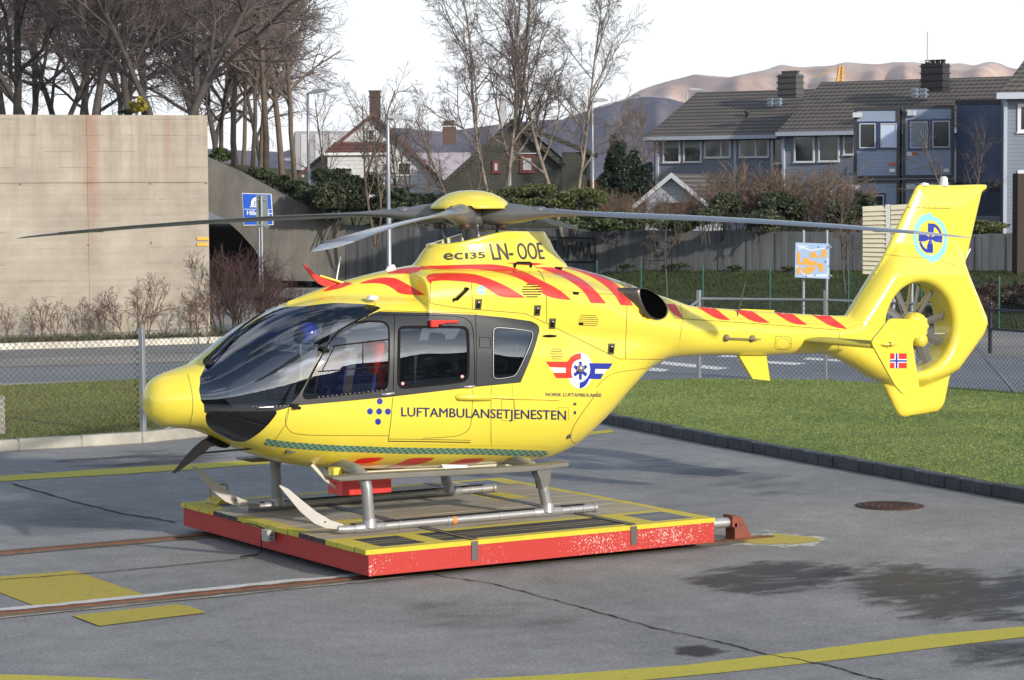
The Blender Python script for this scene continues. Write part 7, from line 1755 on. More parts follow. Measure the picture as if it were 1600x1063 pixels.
b = MB(); c = at_d(785, 178, 119); b.box(c, (.38, .38, 1.5), rz=-PAN); b.build('chimney', mat('chimney_pale', (.40, .40, .42), .8), gh)
b = MB(); t, z = ht(810, 242); b.box(fH.P((ht(806, 242)[0]+ht(842, 242)[0])/2, .05, z+.06), (1.15, .1, .04), rz=fH.rz); b.build('window_flashing', mat('pipe_white', (.5, .53, .6), .5), gh)
# ---- white gabled house with red roof edges
wh = empty('white_house', (0, 0, 0)); tag(wh, 'white gabled house with red tiled roof edges and a tall brick chimney', 'house'); fW = Fac(462, 122, (1, .02), 2.0); WHB = siding('whitewashed_boards', (.55, .57, .60), .2)
def wt(u, v, out=0): t, z = fW.uv(u, v, out); return t, z
A3 = wt(583, 181); Lw = wt(470, 268); Rw = wt(697, 285)
b = MB(); b.prism([fW.P(Lw[0], 0, 2.0), fW.P(Rw[0], 0, 2.0), fW.P(Rw[0], 0, Rw[1]), fW.P(A3[0], 0, A3[1]), fW.P(Lw[0], 0, Lw[1])], -fW.n*8); b.build('wall', WHB, wh)
RTL = tiles('red_roof_tiles', (.15, .060, .045), (.06, .026, .020), .35); bk = -fW.n*8.6; a0 = fW.P(A3[0], .35, A3[1]+.16); l_ = wt(458, 279); r_ = wt(704, 293); l0 = fW.P(l_[0], .35, l_[1]); r0 = fW.P(r_[0], .35, r_[1])
slab('roof', [a0, l0, l0+bk, a0+bk], .16, RTL, wh); slab('roof', [a0, r0, r0+bk, a0+bk], .16, RTL, wh)
b = MB(); b.prism([a0+fW.n*.02, l0+fW.n*.02, l0+fW.n*.02-Vector((0, 0, .16)), a0+fW.n*.02-Vector((0, 0, .2))], fW.n*.04); b.prism([a0+fW.n*.02, r0+fW.n*.02, r0+fW.n*.02-Vector((0, 0, .16)), a0+fW.n*.02-Vector((0, 0, .2))], fW.n*.04); b.build('barge_board', mat('barge_red', (.11, .048, .042), .7), wh)
# lean-to roof across the gable
q_ = [wt(522, 222, .3), wt(603, 222, .3), wt(606, 238, 1.6), wt(507, 239, 1.6)]
slab('porch_roof', [fW.P(q_[0][0], .05, q_[0][1]), fW.P(q_[1][0], .05, q_[1][1]), fW.P(q_[2][0], 1.6, q_[2][1]), fW.P(q_[3][0], 1.6, q_[3][1])], .14, RTL, wh)
b = MB(); fW.box(b, wt(512, 260, 1.5)[0], wt(603, 260, 1.5)[0], .01, 1.5, 2.0, wt(505, 242, 1.5)[1]); b.build('porch_wall', WHB, wh); b = MB(); fW.box(b, wt(506, 260, 1.6)[0], wt(607, 260, 1.6)[0], 1.6, 1.72, wt(505, 243, 1.6)[1], wt(505, 239, 1.6)[1]); b.build('eaves', TRIM, wh)
window(fW, 574, 202, 586, 221, wh, out=.01, fw=.06); window(fW, 621, 253.5, 643, 275, wh, out=.01, fw=.07); window(fW, 522, 262, 551, 270, wh, out=1.51, fw=.05, sill=False)
b = MB(); c = at_d(586, 167, 124.5); b.box(c, (.55, .5, 1.5), rz=-PAN); b.box(c+Vector((0, 0, .5)), (.62, .57, .08), rz=-PAN); b.box(c+Vector((0, 0, .78)), (.62, .57, .08), rz=-PAN); b.build('chimney', mat('chimney_brick', (.075, .045, .045), .8, var=.3, vscale=8), wh)
# ---- house with a brown chimney between them
mh = empty('grey_roofed_house', (0, 0, 0)); tag(mh, 'far house with a frosted roof and squat brown chimney beside the white house', 'house'); fM = Fac(640, 140, (1, 0), 2); b = MB(); fM.box(b, 0, 3.2, -6, 0, 2, 4.2); b.build('wall', mat('far_wall', (.22, .20, .19), .8), mh)
fac_roof(fM, 0, 3.2, 4.2, 5.7, 3, .4, mat('frosted_roof', (.40, .36, .40), .8, var=.3, vscale=3), mh)
b = MB(); c = at_d(702, 212, 139); b.box(c, (.75, .6, 1.0), rz=-PAN); b.box(c+Vector((0, 0, .6)), (.9, .75, .08), rz=-PAN); b.box(c+Vector((0, 0, .75)), (.6, .5, .2), rz=-PAN); b.build('chimney', mat('chimney_brown', (.10, .06, .05), .8), mh)
# ---- far pale blocks
pb = empty('far_apartment_block', (0, 0, 0)); tag(pb, 'pale grey flat-roofed block far behind the trees left of the white house', 'building'); fP = Fac(462, 210, (1, .1), 2); b = MB(); fP.box(b, 0, 5.2, -8, 0, 2, at_d(500, 205, 210).z); b.build('wall', mat('far_grey', (.28, .28, .31), .8), pb)
for k in range(4): 
    b = MB(); fP.box(b, .5+k*1.2, 1.2+k*1.2, .0, .06, 4, at_d(500, 210, 210).z); b.build('window_bay', mat('far_bay', (.42, .42, .45), .7), pb)
# ---- cranes and the small orange shed
cr = MB(); c0 = at_d(1310, 140, 300); c1 = at_d(1314, 104, 300); w = .38
for sx in (-1, 1):
    for sy in (-1, 1): cr.tube([c0+VX*w*sx+VY*w*sy, c1+VX*w*.5*sx+VY*w*.5*sy], .09, 5)
for k in range(7):
    t = k/7; a = c0+(c1-c0)*t; e = c0+(c1-c0)*(t+1/7)
    for sx in (-1, 1): cr.tube([a+VX*w*(1-.5*t)*sx, e-VX*w*(1-.5*t)*sx], .06, 4)
cr.tube([at_d(1314, 106, 300), at_d(1262, 124, 300)], .04, 4); cr.tube([at_d(1314, 106, 300), at_d(1330, 130, 300)], .04, 4)
tag(cr.build('tower_crane', mat('crane_yellow', (.75, .38, .04), .6), None), 'yellow lattice crane showing over the roof of the blue terrace', 'crane')
os_ = Fac(915, 118, (1, .3), 2); b = MB(); os_.box(b, .2, 1.6, -3, 0, 2, 4.0); t = tag(b.build('orange_shed', mat('shed_orange', (.55, .22, .05), .7), None), 'small sunlit orange wall right of the dark green house', 'shed')

# ================================================================== unseen block behind the camera, added to darken glass reflections and fill
hb_ = empty('unseen_reflection_block', (0, 0, 0)); tag(hb_, 'long grey unseen block behind the viewpoint, added for dark reflections in the helicopter glass', 'building')
b = MB(); b.box((8, -52, 4.6), (120, 12, 9.2)); b.build('wall', mat('reflection_block_wall', (.10, .095, .09), .8, var=.2, vscale=.6), hb_)
b = MB(); b.box((8, -52, 9.35), (121, 13, .3)); b.build('roof', DARKM, hb_)
for k in range(16):
    for zc in (2.2, 5.6): b = MB(); b.box((-48+k*7.4, -45.95, zc), (4.6, .1, 1.5)); w_ = b.build('window', TRIM, hb_); b = MB(); b.box((-48+k*7.4, -45.88, zc), (4.3, .06, 1.25)); b.build('pane', PANE, w_)
# ================================================================== HILLS
def hills(name, ridge, D0, D1, cols, seed, zfoot=2.0, rough=1.0, sc=.004):
    rnd = np.random.RandomState(seed); us_ = np.arange(ridge[0][0], ridge[-1][0]+1, 7.0); vr = np.interp(us_, [r[0] for r in ridge], [r[1] for r in ridge]); K = 30
    n = len(us_); vs = []
    def smooth_noise(sh, it):
        a = rnd.uniform(-1, 1, sh)
        for _ in range(it): a = (a+np.roll(a, 1, 0)+np.roll(a, -1, 0)+np.roll(a, 1, 1)+np.roll(a, -1, 1))/5
        return a/(a.std()+1e-9)
    nz1 = smooth_noise((K+1, n), 14); nzu = smooth_noise((3, n), 8)[0]; nz2 = smooth_noise((K+1, n), 3)
    for k in range(K+1):
        t = k/K; D = D0+(D1-D0)*t
        for i, u in enumerate(us_):
            zr = at_d(u, vr[i], D1).z; z = zfoot+(zr-zfoot)*(t**.85); amp = math.sin(math.pi*min(1, t*1.0))*rough*(zr*.035)
            z += nzu[i]*zr*.05*math.sin(math.pi*t) + (nz2[k, i]*zr*.004 if k == K else 0); p = horiz(u, D); vs.append((p.x, p.y, z))
    for i, u in enumerate(us_): p = horiz(u, D1+700); vs.append((p.x, p.y, zfoot))
    fs = [(k*n+i, k*n+i+1, (k+1)*n+i+1, (k+1)*n+i) for k in range(K+1) for i in range(n-1)]
    me = bpy.data.meshes.new(name); me.from_pydata(vs, [], fs); m = bpy.data.materials.new(name+'_mat'); m.use_nodes = True; nt = m.node_tree; b = nt.nodes['Principled BSDF']; N = nt.nodes.new; Lk = nt.links.new
    tcn = N('ShaderNodeTexCoord'); mr_ = N('ShaderNodeMapping'); mr_.inputs['Rotation'].default_value = (0, 0, PAN); Lk(tcn.outputs['Object'], mr_.inputs[0]); mp_ = N('ShaderNodeMapping'); mp_.inputs['Scale'].default_value = (1, .10, 1.5); Lk(mr_.outputs[0], mp_.inputs[0]); nn = N('ShaderNodeTexNoise'); nn.inputs['Scale'].default_value = sc; nn.inputs['Detail'].default_value = 12; nn.inputs['Roughness'].default_value = .72; Lk(mp_.outputs[0], nn.inputs['Vector'])
    r = N('ShaderNodeValToRGB'); r.color_ramp.elements[0].position = .38; r.color_ramp.elements[0].color = (*cols[0], 1); r.color_ramp.elements[1].position = .62; r.color_ramp.elements[1].color = (*cols[2], 1); e = r.color_ramp.elements.new(.5); e.color = (*cols[1], 1)
    Lk(nn.outputs['Fac'], r.inputs['Fac']); Lk(r.outputs[0], b.inputs['Base Color']); b.inputs['Roughness'].default_value = .95; b.inputs['Specular IOR Level'].default_value = .1
    bp = N('ShaderNodeBump'); bp.inputs['Strength'].default_value = 1; bp.inputs['Distance'].default_value = 5; Lk(nn.outputs['Fac'], bp.inputs['Height']); Lk(bp.outputs[0], b.inputs['Normal'])
    me.materials.append(m); me.polygons.foreach_set('use_smooth', [True]*len(fs)); me.update(); o = link(name, me); o['kind'] = 'structure'; return o
hills('hills', [(820, 205), (880, 188), (930, 168), (980, 153), (1003, 141), (1069, 120), (1090, 117), (1115, 119), (1139, 121), (1174, 114), (1220, 102), (1240, 104), (1259, 106.5), (1317, 99.5), (1345, 101), (1367, 102), (1398, 97.6), (1437, 99), (1499, 99.5), (1522, 103), (1546, 97), (1560, 99), (1577, 106.5), (1600, 111), (1680, 125), (1800, 150)], 1500, 3300, [(.40, .27, .235), (.58, .40, .31), (.72, .60, .52)], 3, sc=.006)
hills('wooded_hills', [(-200, 230), (100, 225), (300, 232), (440, 238), (480, 226), (560, 206), (620, 200), (700, 206), (760, 197), (820, 190), (880, 188), (930, 171), (965, 160), (1005, 152), (1045, 154), (1090, 168), (1150, 190), (1230, 225), (1300, 262)], 900, 1900, [(.07, .068, .10), (.13, .115, .15), (.19, .165, .19)], 9, sc=.012)  # the far hillside's shade and haze are put into these purple-blue colours

# ================================================================== PLANTS
def limbs(rnd, p, d, L, r, lev, spec, out):
    """grows one branch and its children; spec rows: (children, length ratio, spread angle, segments, wander, upward pull)"""
    nch, lr, ang, seg, wand, up = spec[lev]; pts = [p]; rad = [r]; dirs = [d]
    for i in range(seg):
        d = (d+Vector((rnd.gauss(0, wand), rnd.gauss(0, wand), rnd.gauss(0, wand)+up))).normalized(); p = p+d*(L/seg); pts.append(p); rad.append(max(.0035, r*(1-.62*(i+1)/seg))); dirs.append(d)
    out.append((lev, pts, rad))
    if lev+1 >= len(spec): return
    for k in range(nch):
        t = .22+.78*(k+rnd.random()*.8)/nch if lev else .30+.70*(k+rnd.random()*.6)/nch
        i = min(seg-1, int(t*seg)); q = pts[i].lerp(pts[i+1], t*seg-i) if t*seg-i <= 1 else pts[-1]; base = dirs[min(i+1, seg)]
        ax_ = base.orthogonal().normalized(); ax_.rotate(Matrix.Rotation(rnd.uniform(0, 2*math.pi), 3, base)); a = R_(ang*rnd.uniform(.65, 1.3)); nd = base.copy(); nd.rotate(Matrix.Rotation(a, 3, ax_))
        limbs(rnd, q, nd.normalized(), L*lr*rnd.uniform(.7, 1.15)*(1.05-.45*t), rad[i]*.62, lev+1, spec, out)
def tree_mesh(out, lo, hi, name, m, rmin=.0045):
    V = []; Fc = []
    for lev, pts, rad in out:
        if not (lo <= lev <= hi): continue
        n = 7 if lev == 0 else (5 if lev == 1 else 3); prev = None; up = None
        for i, p in enumerate(pts):
            t = (pts[min(i+1, len(pts)-1)]-pts[max(0, i-1)]).normalized(); a = t.orthogonal().normalized() if up is None else (up-t*up.dot(t)).normalized(); up = a; c = t.cross(a); r = max(rmin, rad[i]); b0 = len(V)
            for k in range(n): an = 2*math.pi*k/n; w = a*(math.cos(an)*r)+c*(math.sin(an)*r); V.append((p.x+w.x, p.y+w.y, p.z+w.z))
            if prev is not None:
                for k in range(n): Fc.append((prev+k, prev+(k+1) % n, b0+(k+1) % n, b0+k))
            prev = b0
    me = bpy.data.meshes.new(name); me.from_pydata(V, [], Fc); me.materials.append(m)
    me.polygons.foreach_set('use_smooth', [True]*len(Fc)); me.update(); return me
BARK = mat('bark_brown', (.072, .062, .058), .9, var=.4, vscale=3); TWIG = mat('twig_purple', (.135, .108, .108), .9, var=.3, vscale=.5); TWIGB = mat('twig_warm', (.17, .135, .11), .9, var=.3, vscale=.7)
BIRCH = mat('birch_bark', (.26, .22, .18), .8, var=.75, vscale=2.2, var2=(.03, .025, .02)); BARKW = mat('bark_warm', (.13, .10, .076), .9, var=.4, vscale=2); SHRT = mat('shrub_twig', (.15, .085, .075), .9, var=.3); SHRB = mat('shrub_stem', (.11, .10, .06), .9, var=.3)
TMESH = {}
def make_tree_meshes(key, seed, H, r, spec, bark, twig, split=1, lean=(0, 0), n_stems=1, rmin=.006, fork=.0):
    rnd = random.Random(seed); out = []
    for s in range(n_stems):
        a = s/n_stems*6.28+rnd.random(); d = Vector((lean[0]+(math.cos(a)*fork if n_stems > 1 else 0), lean[1]+(math.sin(a)*fork if n_stems > 1 else 0), 1)).normalized()
        limbs(rnd, Vector((math.cos(a)*.12*(n_stems > 1), math.sin(a)*.12*(n_stems > 1), -.3)), d, H*rnd.uniform(.85, 1), r*(1 if s == 0 else .8), 0, spec, out)
    TMESH[key] = (tree_mesh(out, 0, split, 'trunk', bark, rmin), tree_mesh(out, split+1, 9, 'crown', twig, rmin))
def place_tree(key, u, D, z, rz, sc, name, label, cat='tree', group=None, off=(0, 0)):
    p = horiz(u, D); t = empty(name, (p.x+off[0], p.y+off[1], z), rz); t.scale = (sc, sc, sc); tag(t, label, cat, group)
    a, b_ = TMESH[key]; link('trunk', a, t); link('crown', b_, t); return t
sp_big = [(10, .62, 48, 9, .10, .03), (8, .60, 42, 7, .14, .02), (8, .58, 40, 5, .16, .02), (6, .60, 38, 4, .2, .02), (6, .66, 40, 2, .24, .0)]
sp_slim = [(22, .26, 38, 12, .045, .03), (7, .5, 38, 5, .12, .05), (5, .55, 36, 4, .16, .04), (4, .6, 34, 2, .2, .0)]
sp_birch = [(13, .41, 38, 10, .05, .03), (8, .52, 36, 7, .11, .05), (7, .5, 38, 5, .15, .01), (5, .55, 38, 3, .18, -.03), (3, .6, 36, 2, .2, -.05)]
sp_young = [(10, .40, 40, 8, .08, .03), (7, .5, 38, 5, .14, .04), (5, .55, 36, 4, .18, .02), (3, .6, 34, 2, .2, 0)]
make_tree_meshes('bigA', 11, 9.5, .17, sp_big, BARK, TWIG, rmin=.0060); make_tree_meshes('bigB', 23, 9.0, .15, sp_big, BARK, TWIG, n_stems=2, fork=.45, rmin=.0060); make_tree_meshes('bigC', 37, 10, .15, sp_big, BARK, TWIG, lean=(.15, 0), rmin=.0060)
make_tree_meshes('slimA', 5, 14, .13, sp_slim, BARKW, TWIGB, rmin=.007); make_tree_meshes('slimB', 6, 13, .11, sp_slim, BARKW, TWIG, rmin=.007)
make_tree_meshes('birchA', 43, 9.2, .085, sp_birch, BIRCH, TWIG, n_stems=3, fork=.17, rmin=.0045); make_tree_meshes('birchB', 49, 9.0, .085, sp_birch, BIRCH, TWIGB, n_stems=2, fork=.14, rmin=.0045)
make_tree_meshes('young', 53, 5.2, .055, sp_young, BARKW, TWIG, n_stems=2, fork=.35, rmin=.0045); make_tree_meshes('sapling', 57, 3.2, .035, sp_young, mat('sapling_bark', (.09, .075, .06), .9), mat('sapling_twig', (.10, .078, .062), .9), n_stems=1, rmin=.005)
G1 = 'bare trees on the slope behind the concrete wall'
for i, (key, u, D, z, rz, sc, lab) in enumerate([
    ('bigA', 20, 84, 4.6, .3, 1.0, 'bare tree at the far left behind the concrete wall'), ('bigB', 82, 92, 4.6, 1.9, 1.0, 'second bare tree from the left behind the concrete wall'), ('bigC', 146, 78, 4.7, 2.6, .95, 'dark forked bare tree above the red rust streak of the wall'),
    ('bigA', 206, 80, 4.7, 4.1, .9, 'bare tree just left of the small yellow shrub'), ('bigB', 262, 76, 4.7, 5.2, 1.0, 'spreading bare tree with two low leaning limbs right of the yellow shrub'), ('bigC', 120, 100, 4.7, .8, 1.1, 'bare tree farther back between the second and third on the left'),
    ('bigA', 312, 92, 4.7, 2.2, 1.0, 'bare tree rising over the right end of the concrete wall'), ('bigC', -40, 88, 4.7, 3.3, 1.1, 'bare tree cut by the left picture edge'), ('bigB', 190, 104, 4.7, 3.7, 1.15, 'tall bare tree in the rear row above the middle of the wall'),
    ('bigB', 345, 108, 4.4, .6, .95, 'bare tree behind the slim trunks near the wall end'),
    ('bigA', 50, 118, 4.8, 1.0, 1.15, 'rear bare tree between the first and second trees at the far left'), ('bigC', 100, 125, 4.8, 5.1, 1.25, 'rear bare tree behind the second tree from the left'), ('bigB', 150, 120, 4.8, .2, 1.2, 'rear bare tree behind the dark forked tree'), ('bigA', 235, 116, 4.8, 3.9, 1.2, 'rear bare tree directly behind the yellow shrub'),
    ('bigC', 285, 112, 4.8, 1.7, 1.15, 'rear bare tree behind the spreading tree with low limbs'), ('bigB', 325, 124, 4.6, 2.9, 1.25, 'rear bare tree above the right end of the wall'), ('bigA', 5, 104, 4.8, 4.9, 1.1, 'rear bare tree in the far left corner'), ('bigA', 372, 122, 4.2, 2.7, 1.05, 'rear bare tree seen between the slim trunks'), ('bigC', 415, 128, 3.8, 4.2, 1.05, 'rear bare tree behind the thickest slim trunk')]):
    place_tree(key, u, D, z, rz, sc, 'bare_tree', lab, group=G1)
for i, (key, u, D, z, rz, sc, lab) in enumerate([
    ('slimA', 362, 98, 4.0, .4, .95, 'leftmost slim straight trunk above the tunnel wing wall'), ('slimB', 380, 102, 3.9, 1.4, .9, 'second slim trunk above the wing wall'), ('slimB', 394, 98, 3.7, 2.4, .9, 'third slim trunk above the wing wall'),
    ('slimA', 420, 96, 3.5, 3.4, 1.05, 'thickest of the slim trunks above the wing wall'), ('slimA', 446, 104, 3.0, 4.4, 1.1, 'slim trunk left of the tall street lamp with high open crown'), ('slimB', 463, 100, 2.8, 5.4, 1.1, 'slim trunk close left of the tall street lamp'), ('slimA', 404, 112, 3.7, 1.1, 1.0, 'slim trunk standing farther back behind the row')]):
    place_tree(key, u, D, z, rz, sc, 'slim_tree', lab, group='slim trees above the wing wall')
place_tree('birchA', 779, 86, 1.9, .25, 1.02, 'birch_tree', 'many-stemmed bare birch in front of the dark green house'); place_tree('birchB', 885, 86, 1.9, 1.9, 1.0, 'birch_tree', 'pale-trunked bare birch at the right end of the dark green house')
place_tree('young', 588, 88, 1.9, .8, 1.05, 'young_tree', 'slender bare tree in front of the white house, left of the nearer lamp'); place_tree('young', 612, 94, 1.9, 3.6, .95, 'young_tree', 'slender bare tree leaning right of the nearer lamp'); place_tree('young', 712, 100, 1.9, 2.3, 1.0, 'young_tree', 'small reddish bare birch between the white and green houses')
place_tree('young', 545, 104, 2.1, 5.0, 1.25, 'young_tree', 'bare tree left of the white house gable'); place_tree('young', 655, 108, 2, 1.2, 1.05, 'young_tree', 'bare tree in front of the right roof edge of the white house')
place_tree('birchB', 985, 112, 1.9, 4.0, .62, 'bare_tree', 'purple-twigged bare tree between the conifers and the blue terrace'); place_tree('sapling', 1041, 74, .5, .4, 1.0, 'sapling', 'bare sapling in front of the graffiti on the retaining wall'); place_tree('sapling', 1322, 73, .5, 2.4, 1.05, 'sapling', 'thin bare sapling right of the map board')
place_tree('young', 1494, 86, 2.0, 1.7, .82, 'sapling', 'thin bare tree in front of the right end of the site cabins')
# wall shrubs
sp_sh = [(6, .48, 34, 5, .09, .05), (5, .48, 36, 4, .13, .04), (3, .55, 34, 3, .16, .02), (2, .6, 30, 2, .2, 0)]
make_tree_meshes('shrubA', 61, 1.1, .014, sp_sh, SHRB, SHRT, n_stems=5, fork=.24, rmin=.0032, split=0); make_tree_meshes('shrubB', 67, 1.35, .015, sp_sh, SHRB, SHRT, n_stems=6, fork=.36, rmin=.0032, split=0)
sp_den = [(10, .5, 32, 5, .10, .03), (7, .5, 34, 4, .15, .02), (5, .55, 34, 2, .2, 0)]
make_tree_meshes('thicket', 71, 2.4, .020, sp_den, mat('thicket_stem', (.05, .04, .022), .9), mat('thicket_twig', (.075, .040, .040), .9), n_stems=16, fork=.42, rmin=.005, split=0); make_tree_meshes('tuft', 73, 2.0, .018, sp_den, mat('tuft_stem', (.18, .12, .08), .9), mat('tuft_twig', (.18, .125, .09), .9, var=.3), n_stems=12, fork=.40, rmin=.006, split=0)
for key, u, D, rz, sc, lab in (('shrubA', -6, 57.0, .2, 1.0, 'bare shrub cut by the left picture edge at the wall foot'), ('shrubA', 66, 57.6, 1.2, 1.1, 'slim bare shrub, leftmost whole one against the concrete wall'), ('shrubA', 134, 58.0, 2.9, 1.1, 'bare shrub below the rust streak of the wall'),
                              ('shrubB', 212, 58.2, .5, 1.3, 'widest bare shrub against the concrete wall, behind the fence post'), ('shrubA', 308, 58.6, 3.9, 1.3, 'bare shrub at the right end of the concrete wall')):
    place_tree(key, u, D-.6, .13, rz, sc, 'bare_shrub', lab, 'shrub', 'bare shrubs along the concrete wall')
for u, D, rz, sc, lab in ((350, 59.5, .3, .88, 'dense purple-twigged thicket right beside the end of the concrete wall'), (385, 60.5, 2.0, .80, 'dense purple-twigged thicket behind the sign pole'), (425, 62, 4.0, .60, 'low outer end of the purple-twigged thicket above the windscreen')):
    place_tree('thicket', u, D, .1, rz, sc, 'thicket', lab, 'shrub', 'purple thickets beside the concrete wall')
tu = [(1000, 88, .8), (1065, 84, .75), (1110, 86, 1.0), (1150, 84, 1.2), (1185, 85, 1.35), (1215, 84, 1.1), (1262, 84, 1.2), (1290, 85, 1.25), (1318, 84, 1.0), (940, 90, .9), (905, 92, .9), (965, 87, .8)]
TL = ['brown twiggy bush left of the garage gable, near the conifers', 'brown twiggy bush right in front of the garage door', 'brown twiggy bush at the right corner of the garage gable', 'brown twiggy bush below the middle of the garage roof', 'tallest brown twiggy bush in front of the garage roof', 'brown twiggy bush at the right end of the garage roof', 'brown twiggy bush in front of the second terrace windows', 'brown twiggy bush beside the grey outdoor stair', 'brown twiggy bush at the left edge of the site cabins', 'brown twiggy bush behind the street lamp with the red band', 'brown twiggy bush at the right foot of the pale birch', 'brown twiggy bush in front of the left conifer']
for i, (u, D, sc) in enumerate(tu):
    t = place_tree('tuft', u, D, 1.9, i*1.3, sc, 'twiggy_bush', ['', ''][0] or TL[i], 'bush', 'brown twiggy bushes above the retaining wall')
# ---- evergreen foliage
def leaf_mat(name, c, c2, vs=1.6):
    return mat(name, c, .55, var=.5, vscale=vs, var2=c2, spec=.35)
def foliage(name, blobs, n, size, m, seed, parent=None, droop=.0, shell=.55):
    """leaf-sized faces through the volume of overlapping lumps; blobs: (centre, radii)"""
    rnd = random.Random(seed); V = []; Fc = []; vol = [r[0]*r[1]*r[2] for c, r in blobs]; tot = sum(vol)
    for (c, r), w in zip(blobs, vol):
        sub = [(Vector((rnd.gauss(0, 1), rnd.gauss(0, 1), rnd.gauss(0, 1))).normalized(), rnd.uniform(.5, .95)) for _ in range(26)]
        for _ in range(int(n*w/tot)):
            s, q = rnd.choice(sub); d = Vector((rnd.gauss(0, 1), rnd.gauss(0, 1), rnd.gauss(0, 1))).normalized(); p = s*q+d*rnd.random()**.5*.34
            p = Vector((c[0]+p.x*r[0], c[1]+p.y*r[1], c[2]+p.z*r[2])); a = Vector((rnd.gauss(0, 1), rnd.gauss(0, 1), rnd.gauss(0, .7)-droop)).normalized(); b_ = a.orthogonal().normalized(); b_.rotate(Matrix.Rotation(rnd.uniform(0, 6.3), 3, a)); L = size*rnd.uniform(.6, 1.3); i = len(V)
            V += [tuple(p-a*L*.5), tuple(p+b_*L*.24), tuple(p+a*L*.5), tuple(p-b_*L*.24)]; Fc.append((i, i+1, i+2, i+3))
    me = bpy.data.meshes.new(name); me.from_pydata(V, [], Fc); me.materials.append(m); me.update(); return link(name, me, parent)
RHO = leaf_mat('rhododendron_leaf', (.060, .075, .038), (.024, .030, .016)); IVY = leaf_mat('ivy_leaf', (.062, .088, .032), (.024, .032, .014)); HDG = leaf_mat('hedge_leaf', (.105, .120, .040), (.045, .055, .020)); CON = leaf_mat('conifer_leaf', (.020, .036, .022), (.008, .014, .009)); YLW = leaf_mat('yellow_leaf', (.40, .33, .04), (.22, .19, .03))
def plant(name, pxb, n, size, m, seed, label, cat, stems=None, group=None):
    """pxb: lumps as (u, v, D, half width px, half height px)"""
    bl = []
    for (u, v, D, hw, hh) in pxb:
        c = at_d(u, v, D); bl.append((c, (hw/3838*D, max(.5, hw/3838*D*.7), hh/3838*D)))
    p0 = bl[0][0]; root = empty(name, (p0.x, p0.y, 1.9 if stems is None else stems)); tag(root, label, cat, group)
    o = foliage('foliage', [(c-root.location, r) for c, r in bl], n, size, m, seed, root)
    b = MB(); rnd = random.Random(seed)
    for c, r in bl:
        q = c-root.location
        for _ in range(4): b.tube([(q.x+rnd.uniform(-.2, .2), q.y+rnd.uniform(.1, .3), -.2), (q.x+rnd.uniform(-.4, .4)*r[0], q.y+.2, max(.1, q.z*.6)), (q.x+rnd.uniform(-.7, .7)*r[0], q.y+rnd.uniform(0, .3), q.z+r[2]*.2)], [.025, .018, .010], 5)
    b.build('stems', BARK, root); return root
plant('rhododendron', [(520, 305, 89, 62, 38), (560, 300, 90, 45, 32), (480, 318, 91, 32, 26)], 26000, .16, RHO, 1, 'large dark rhododendron mound left of the white house window', 'bush')
plant('rhododendron', [(628, 322, 89, 42, 26), (670, 326, 90, 38, 22), (598, 330, 90, 30, 24)], 16000, .16, RHO, 2, 'lower dark rhododendron mass below the white house, behind the rotor head', 'bush')
plant('ivy', [(425, 281, 91.5, 28, 12), (398, 272, 91.5, 22, 10), (462, 296, 91.5, 26, 14), (345, 243, 92, 18, 11)], 9000, .13, IVY, 3, 'ivy and low evergreens hanging over the sloping wing wall', 'ivy', stems=3.0)
plant('hedge', [(830, 308, 84, 60, 20), (900, 312, 83, 50, 18), (770, 312, 84, 30, 16)], 20000, .12, HDG, 4, 'olive green hedge in front of the dark green house', 'hedge')
plant('conifer', [(962, 262, 101, 20, 44), (955, 290, 101, 28, 24)], 11000, .15, CON, 5, 'left of two dark conifers beside the blue terrace', 'tree'); plant('conifer', [(997, 272, 103, 24, 34), (1008, 296, 102, 20, 20), (975, 300, 102, 24, 18)], 11000, .15, CON, 6, 'broader right one of two dark conifers beside the blue terrace', 'tree')
plant('evergreen_bush', [(1135, 322, 83, 32, 20), (1105, 338, 82, 26, 14)], 9000, .14, RHO, 7, 'dark evergreen bush right of the garage, over the retaining wall', 'bush'); plant('evergreen_bush', [(1215, 325, 83, 50, 28), (1190, 345, 82, 40, 14)], 14000, .14, RHO, 8, 'tallest dark evergreen bush above the middle of the retaining wall', 'bush')
plant('evergreen_bush', [(1318, 335, 82, 32, 20), (1352, 320, 83, 22, 20)], 9000, .14, RHO, 9, 'dark evergreen bush behind the slatted sign', 'bush'); plant('hedge', [(950, 345, 83, 80, 16), (1060, 348, 82, 50, 14)], 15000, .13, IVY, 10, 'low dark ground-hugging hedge along the top of the retaining wall', 'hedge')
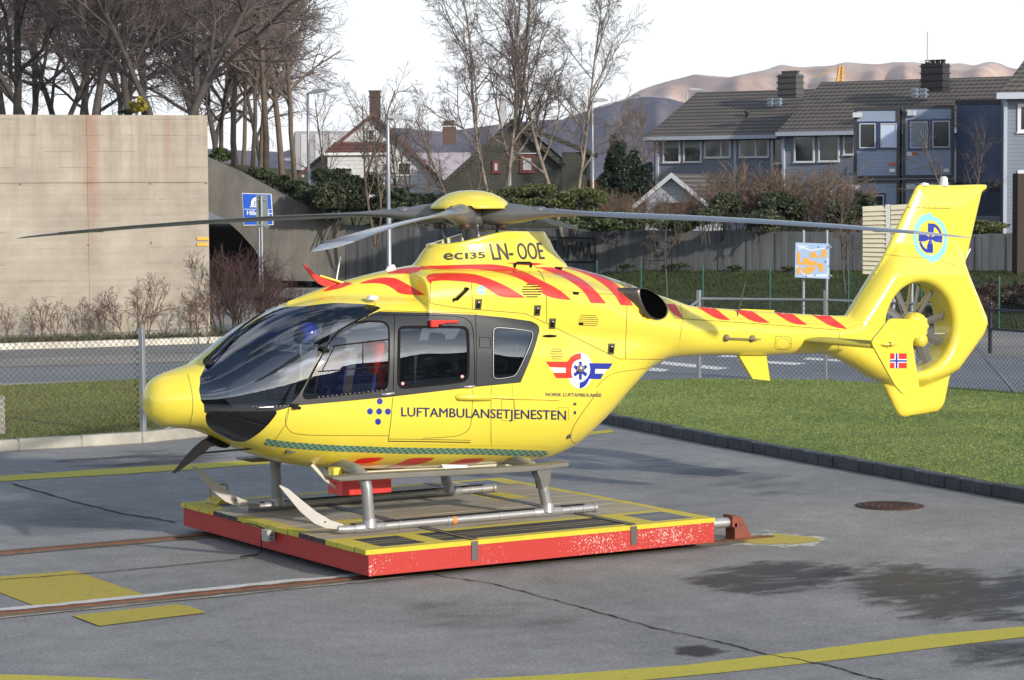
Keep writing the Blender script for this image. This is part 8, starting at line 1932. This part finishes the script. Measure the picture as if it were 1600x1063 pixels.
plant('hedge', [(1535, 356, 79.5, 42, 11), (1500, 352, 80, 20, 10)], 8000, .13, HDG, 11, 'trimmed pale green hedge below the right blue house', 'hedge'); plant('yellow_shrub', [(217, 165, 72, 9, 15)], 1500, .10, YLW, 12, 'small yellow-leaved shrub on top of the concrete wall', 'shrub', stems=4.6)
plant('evergreen_bush', [(200, 174, 73, 9, 5)], 600, .10, RHO, 13, 'tiny green tuft beside the yellow shrub on the wall', 'shrub', stems=4.7); plant('evergreen_bush', [(1500, 478, 63.5, 70, 20), (1570, 465, 66, 60, 26), (1650, 470, 65, 60, 26)], 16000, .10, leaf_mat('brown_ground', (.085, .050, .036), (.040, .026, .018)), 14, 'brown and green ground shrub on the bank behind the black barrier', 'shrub', stems=.2)
for k, (u, v) in enumerate([(978, 416), (1047, 417), (1065, 415), (1150, 418), (1236, 420)]):
    plant('wall_tuft', [(u, v, wallD(u)-.4, 7, 4)], 260, .09, IVY, 30+k, ['green tuft at the wall foot left of the sapling', 'green tuft at the wall foot just right of the sapling', 'tiny green tuft second right of the sapling at the wall foot', 'green tuft at the wall foot midway to the map board', 'green tuft at the wall foot just left of the map board'][k], 'plant', stems=.4, group='tufts at the foot of the retaining wall')
# ---- the air itself
hz = bpy.data.meshes.new('haze'); X0, X1, Y0, Y1, Z0, Z1 = -900, 3900, -60, 4300, -1.0, 270
bmz = bmesh.new(); bmesh.ops.create_cube(bmz, size=1); 
for v in bmz.verts: v.co = Vector((X0 if v.co.x < 0 else X1, Y0 if v.co.y < 0 else Y1, Z0 if v.co.z < 0 else Z1))
bmz.to_mesh(hz); bmz.free(); ho = link('haze', hz); ho['kind'] = 'stuff'; tag(ho, 'thin pale haze over the far hills', 'haze')
hm_ = bpy.data.materials.new('haze_air'); hm_.use_nodes = True; nt = hm_.node_tree; nt.nodes.clear(); oo = nt.nodes.new('ShaderNodeOutputMaterial'); pv = nt.nodes.new('ShaderNodeVolumePrincipled')
pv.inputs['Color'].default_value = (.80, .86, 1, 1); pv.inputs['Density'].default_value = .00010; pv.inputs['Anisotropy'].default_value = .1; nt.links.new(pv.outputs[0], oo.inputs['Volume']); hz.materials.append(hm_)
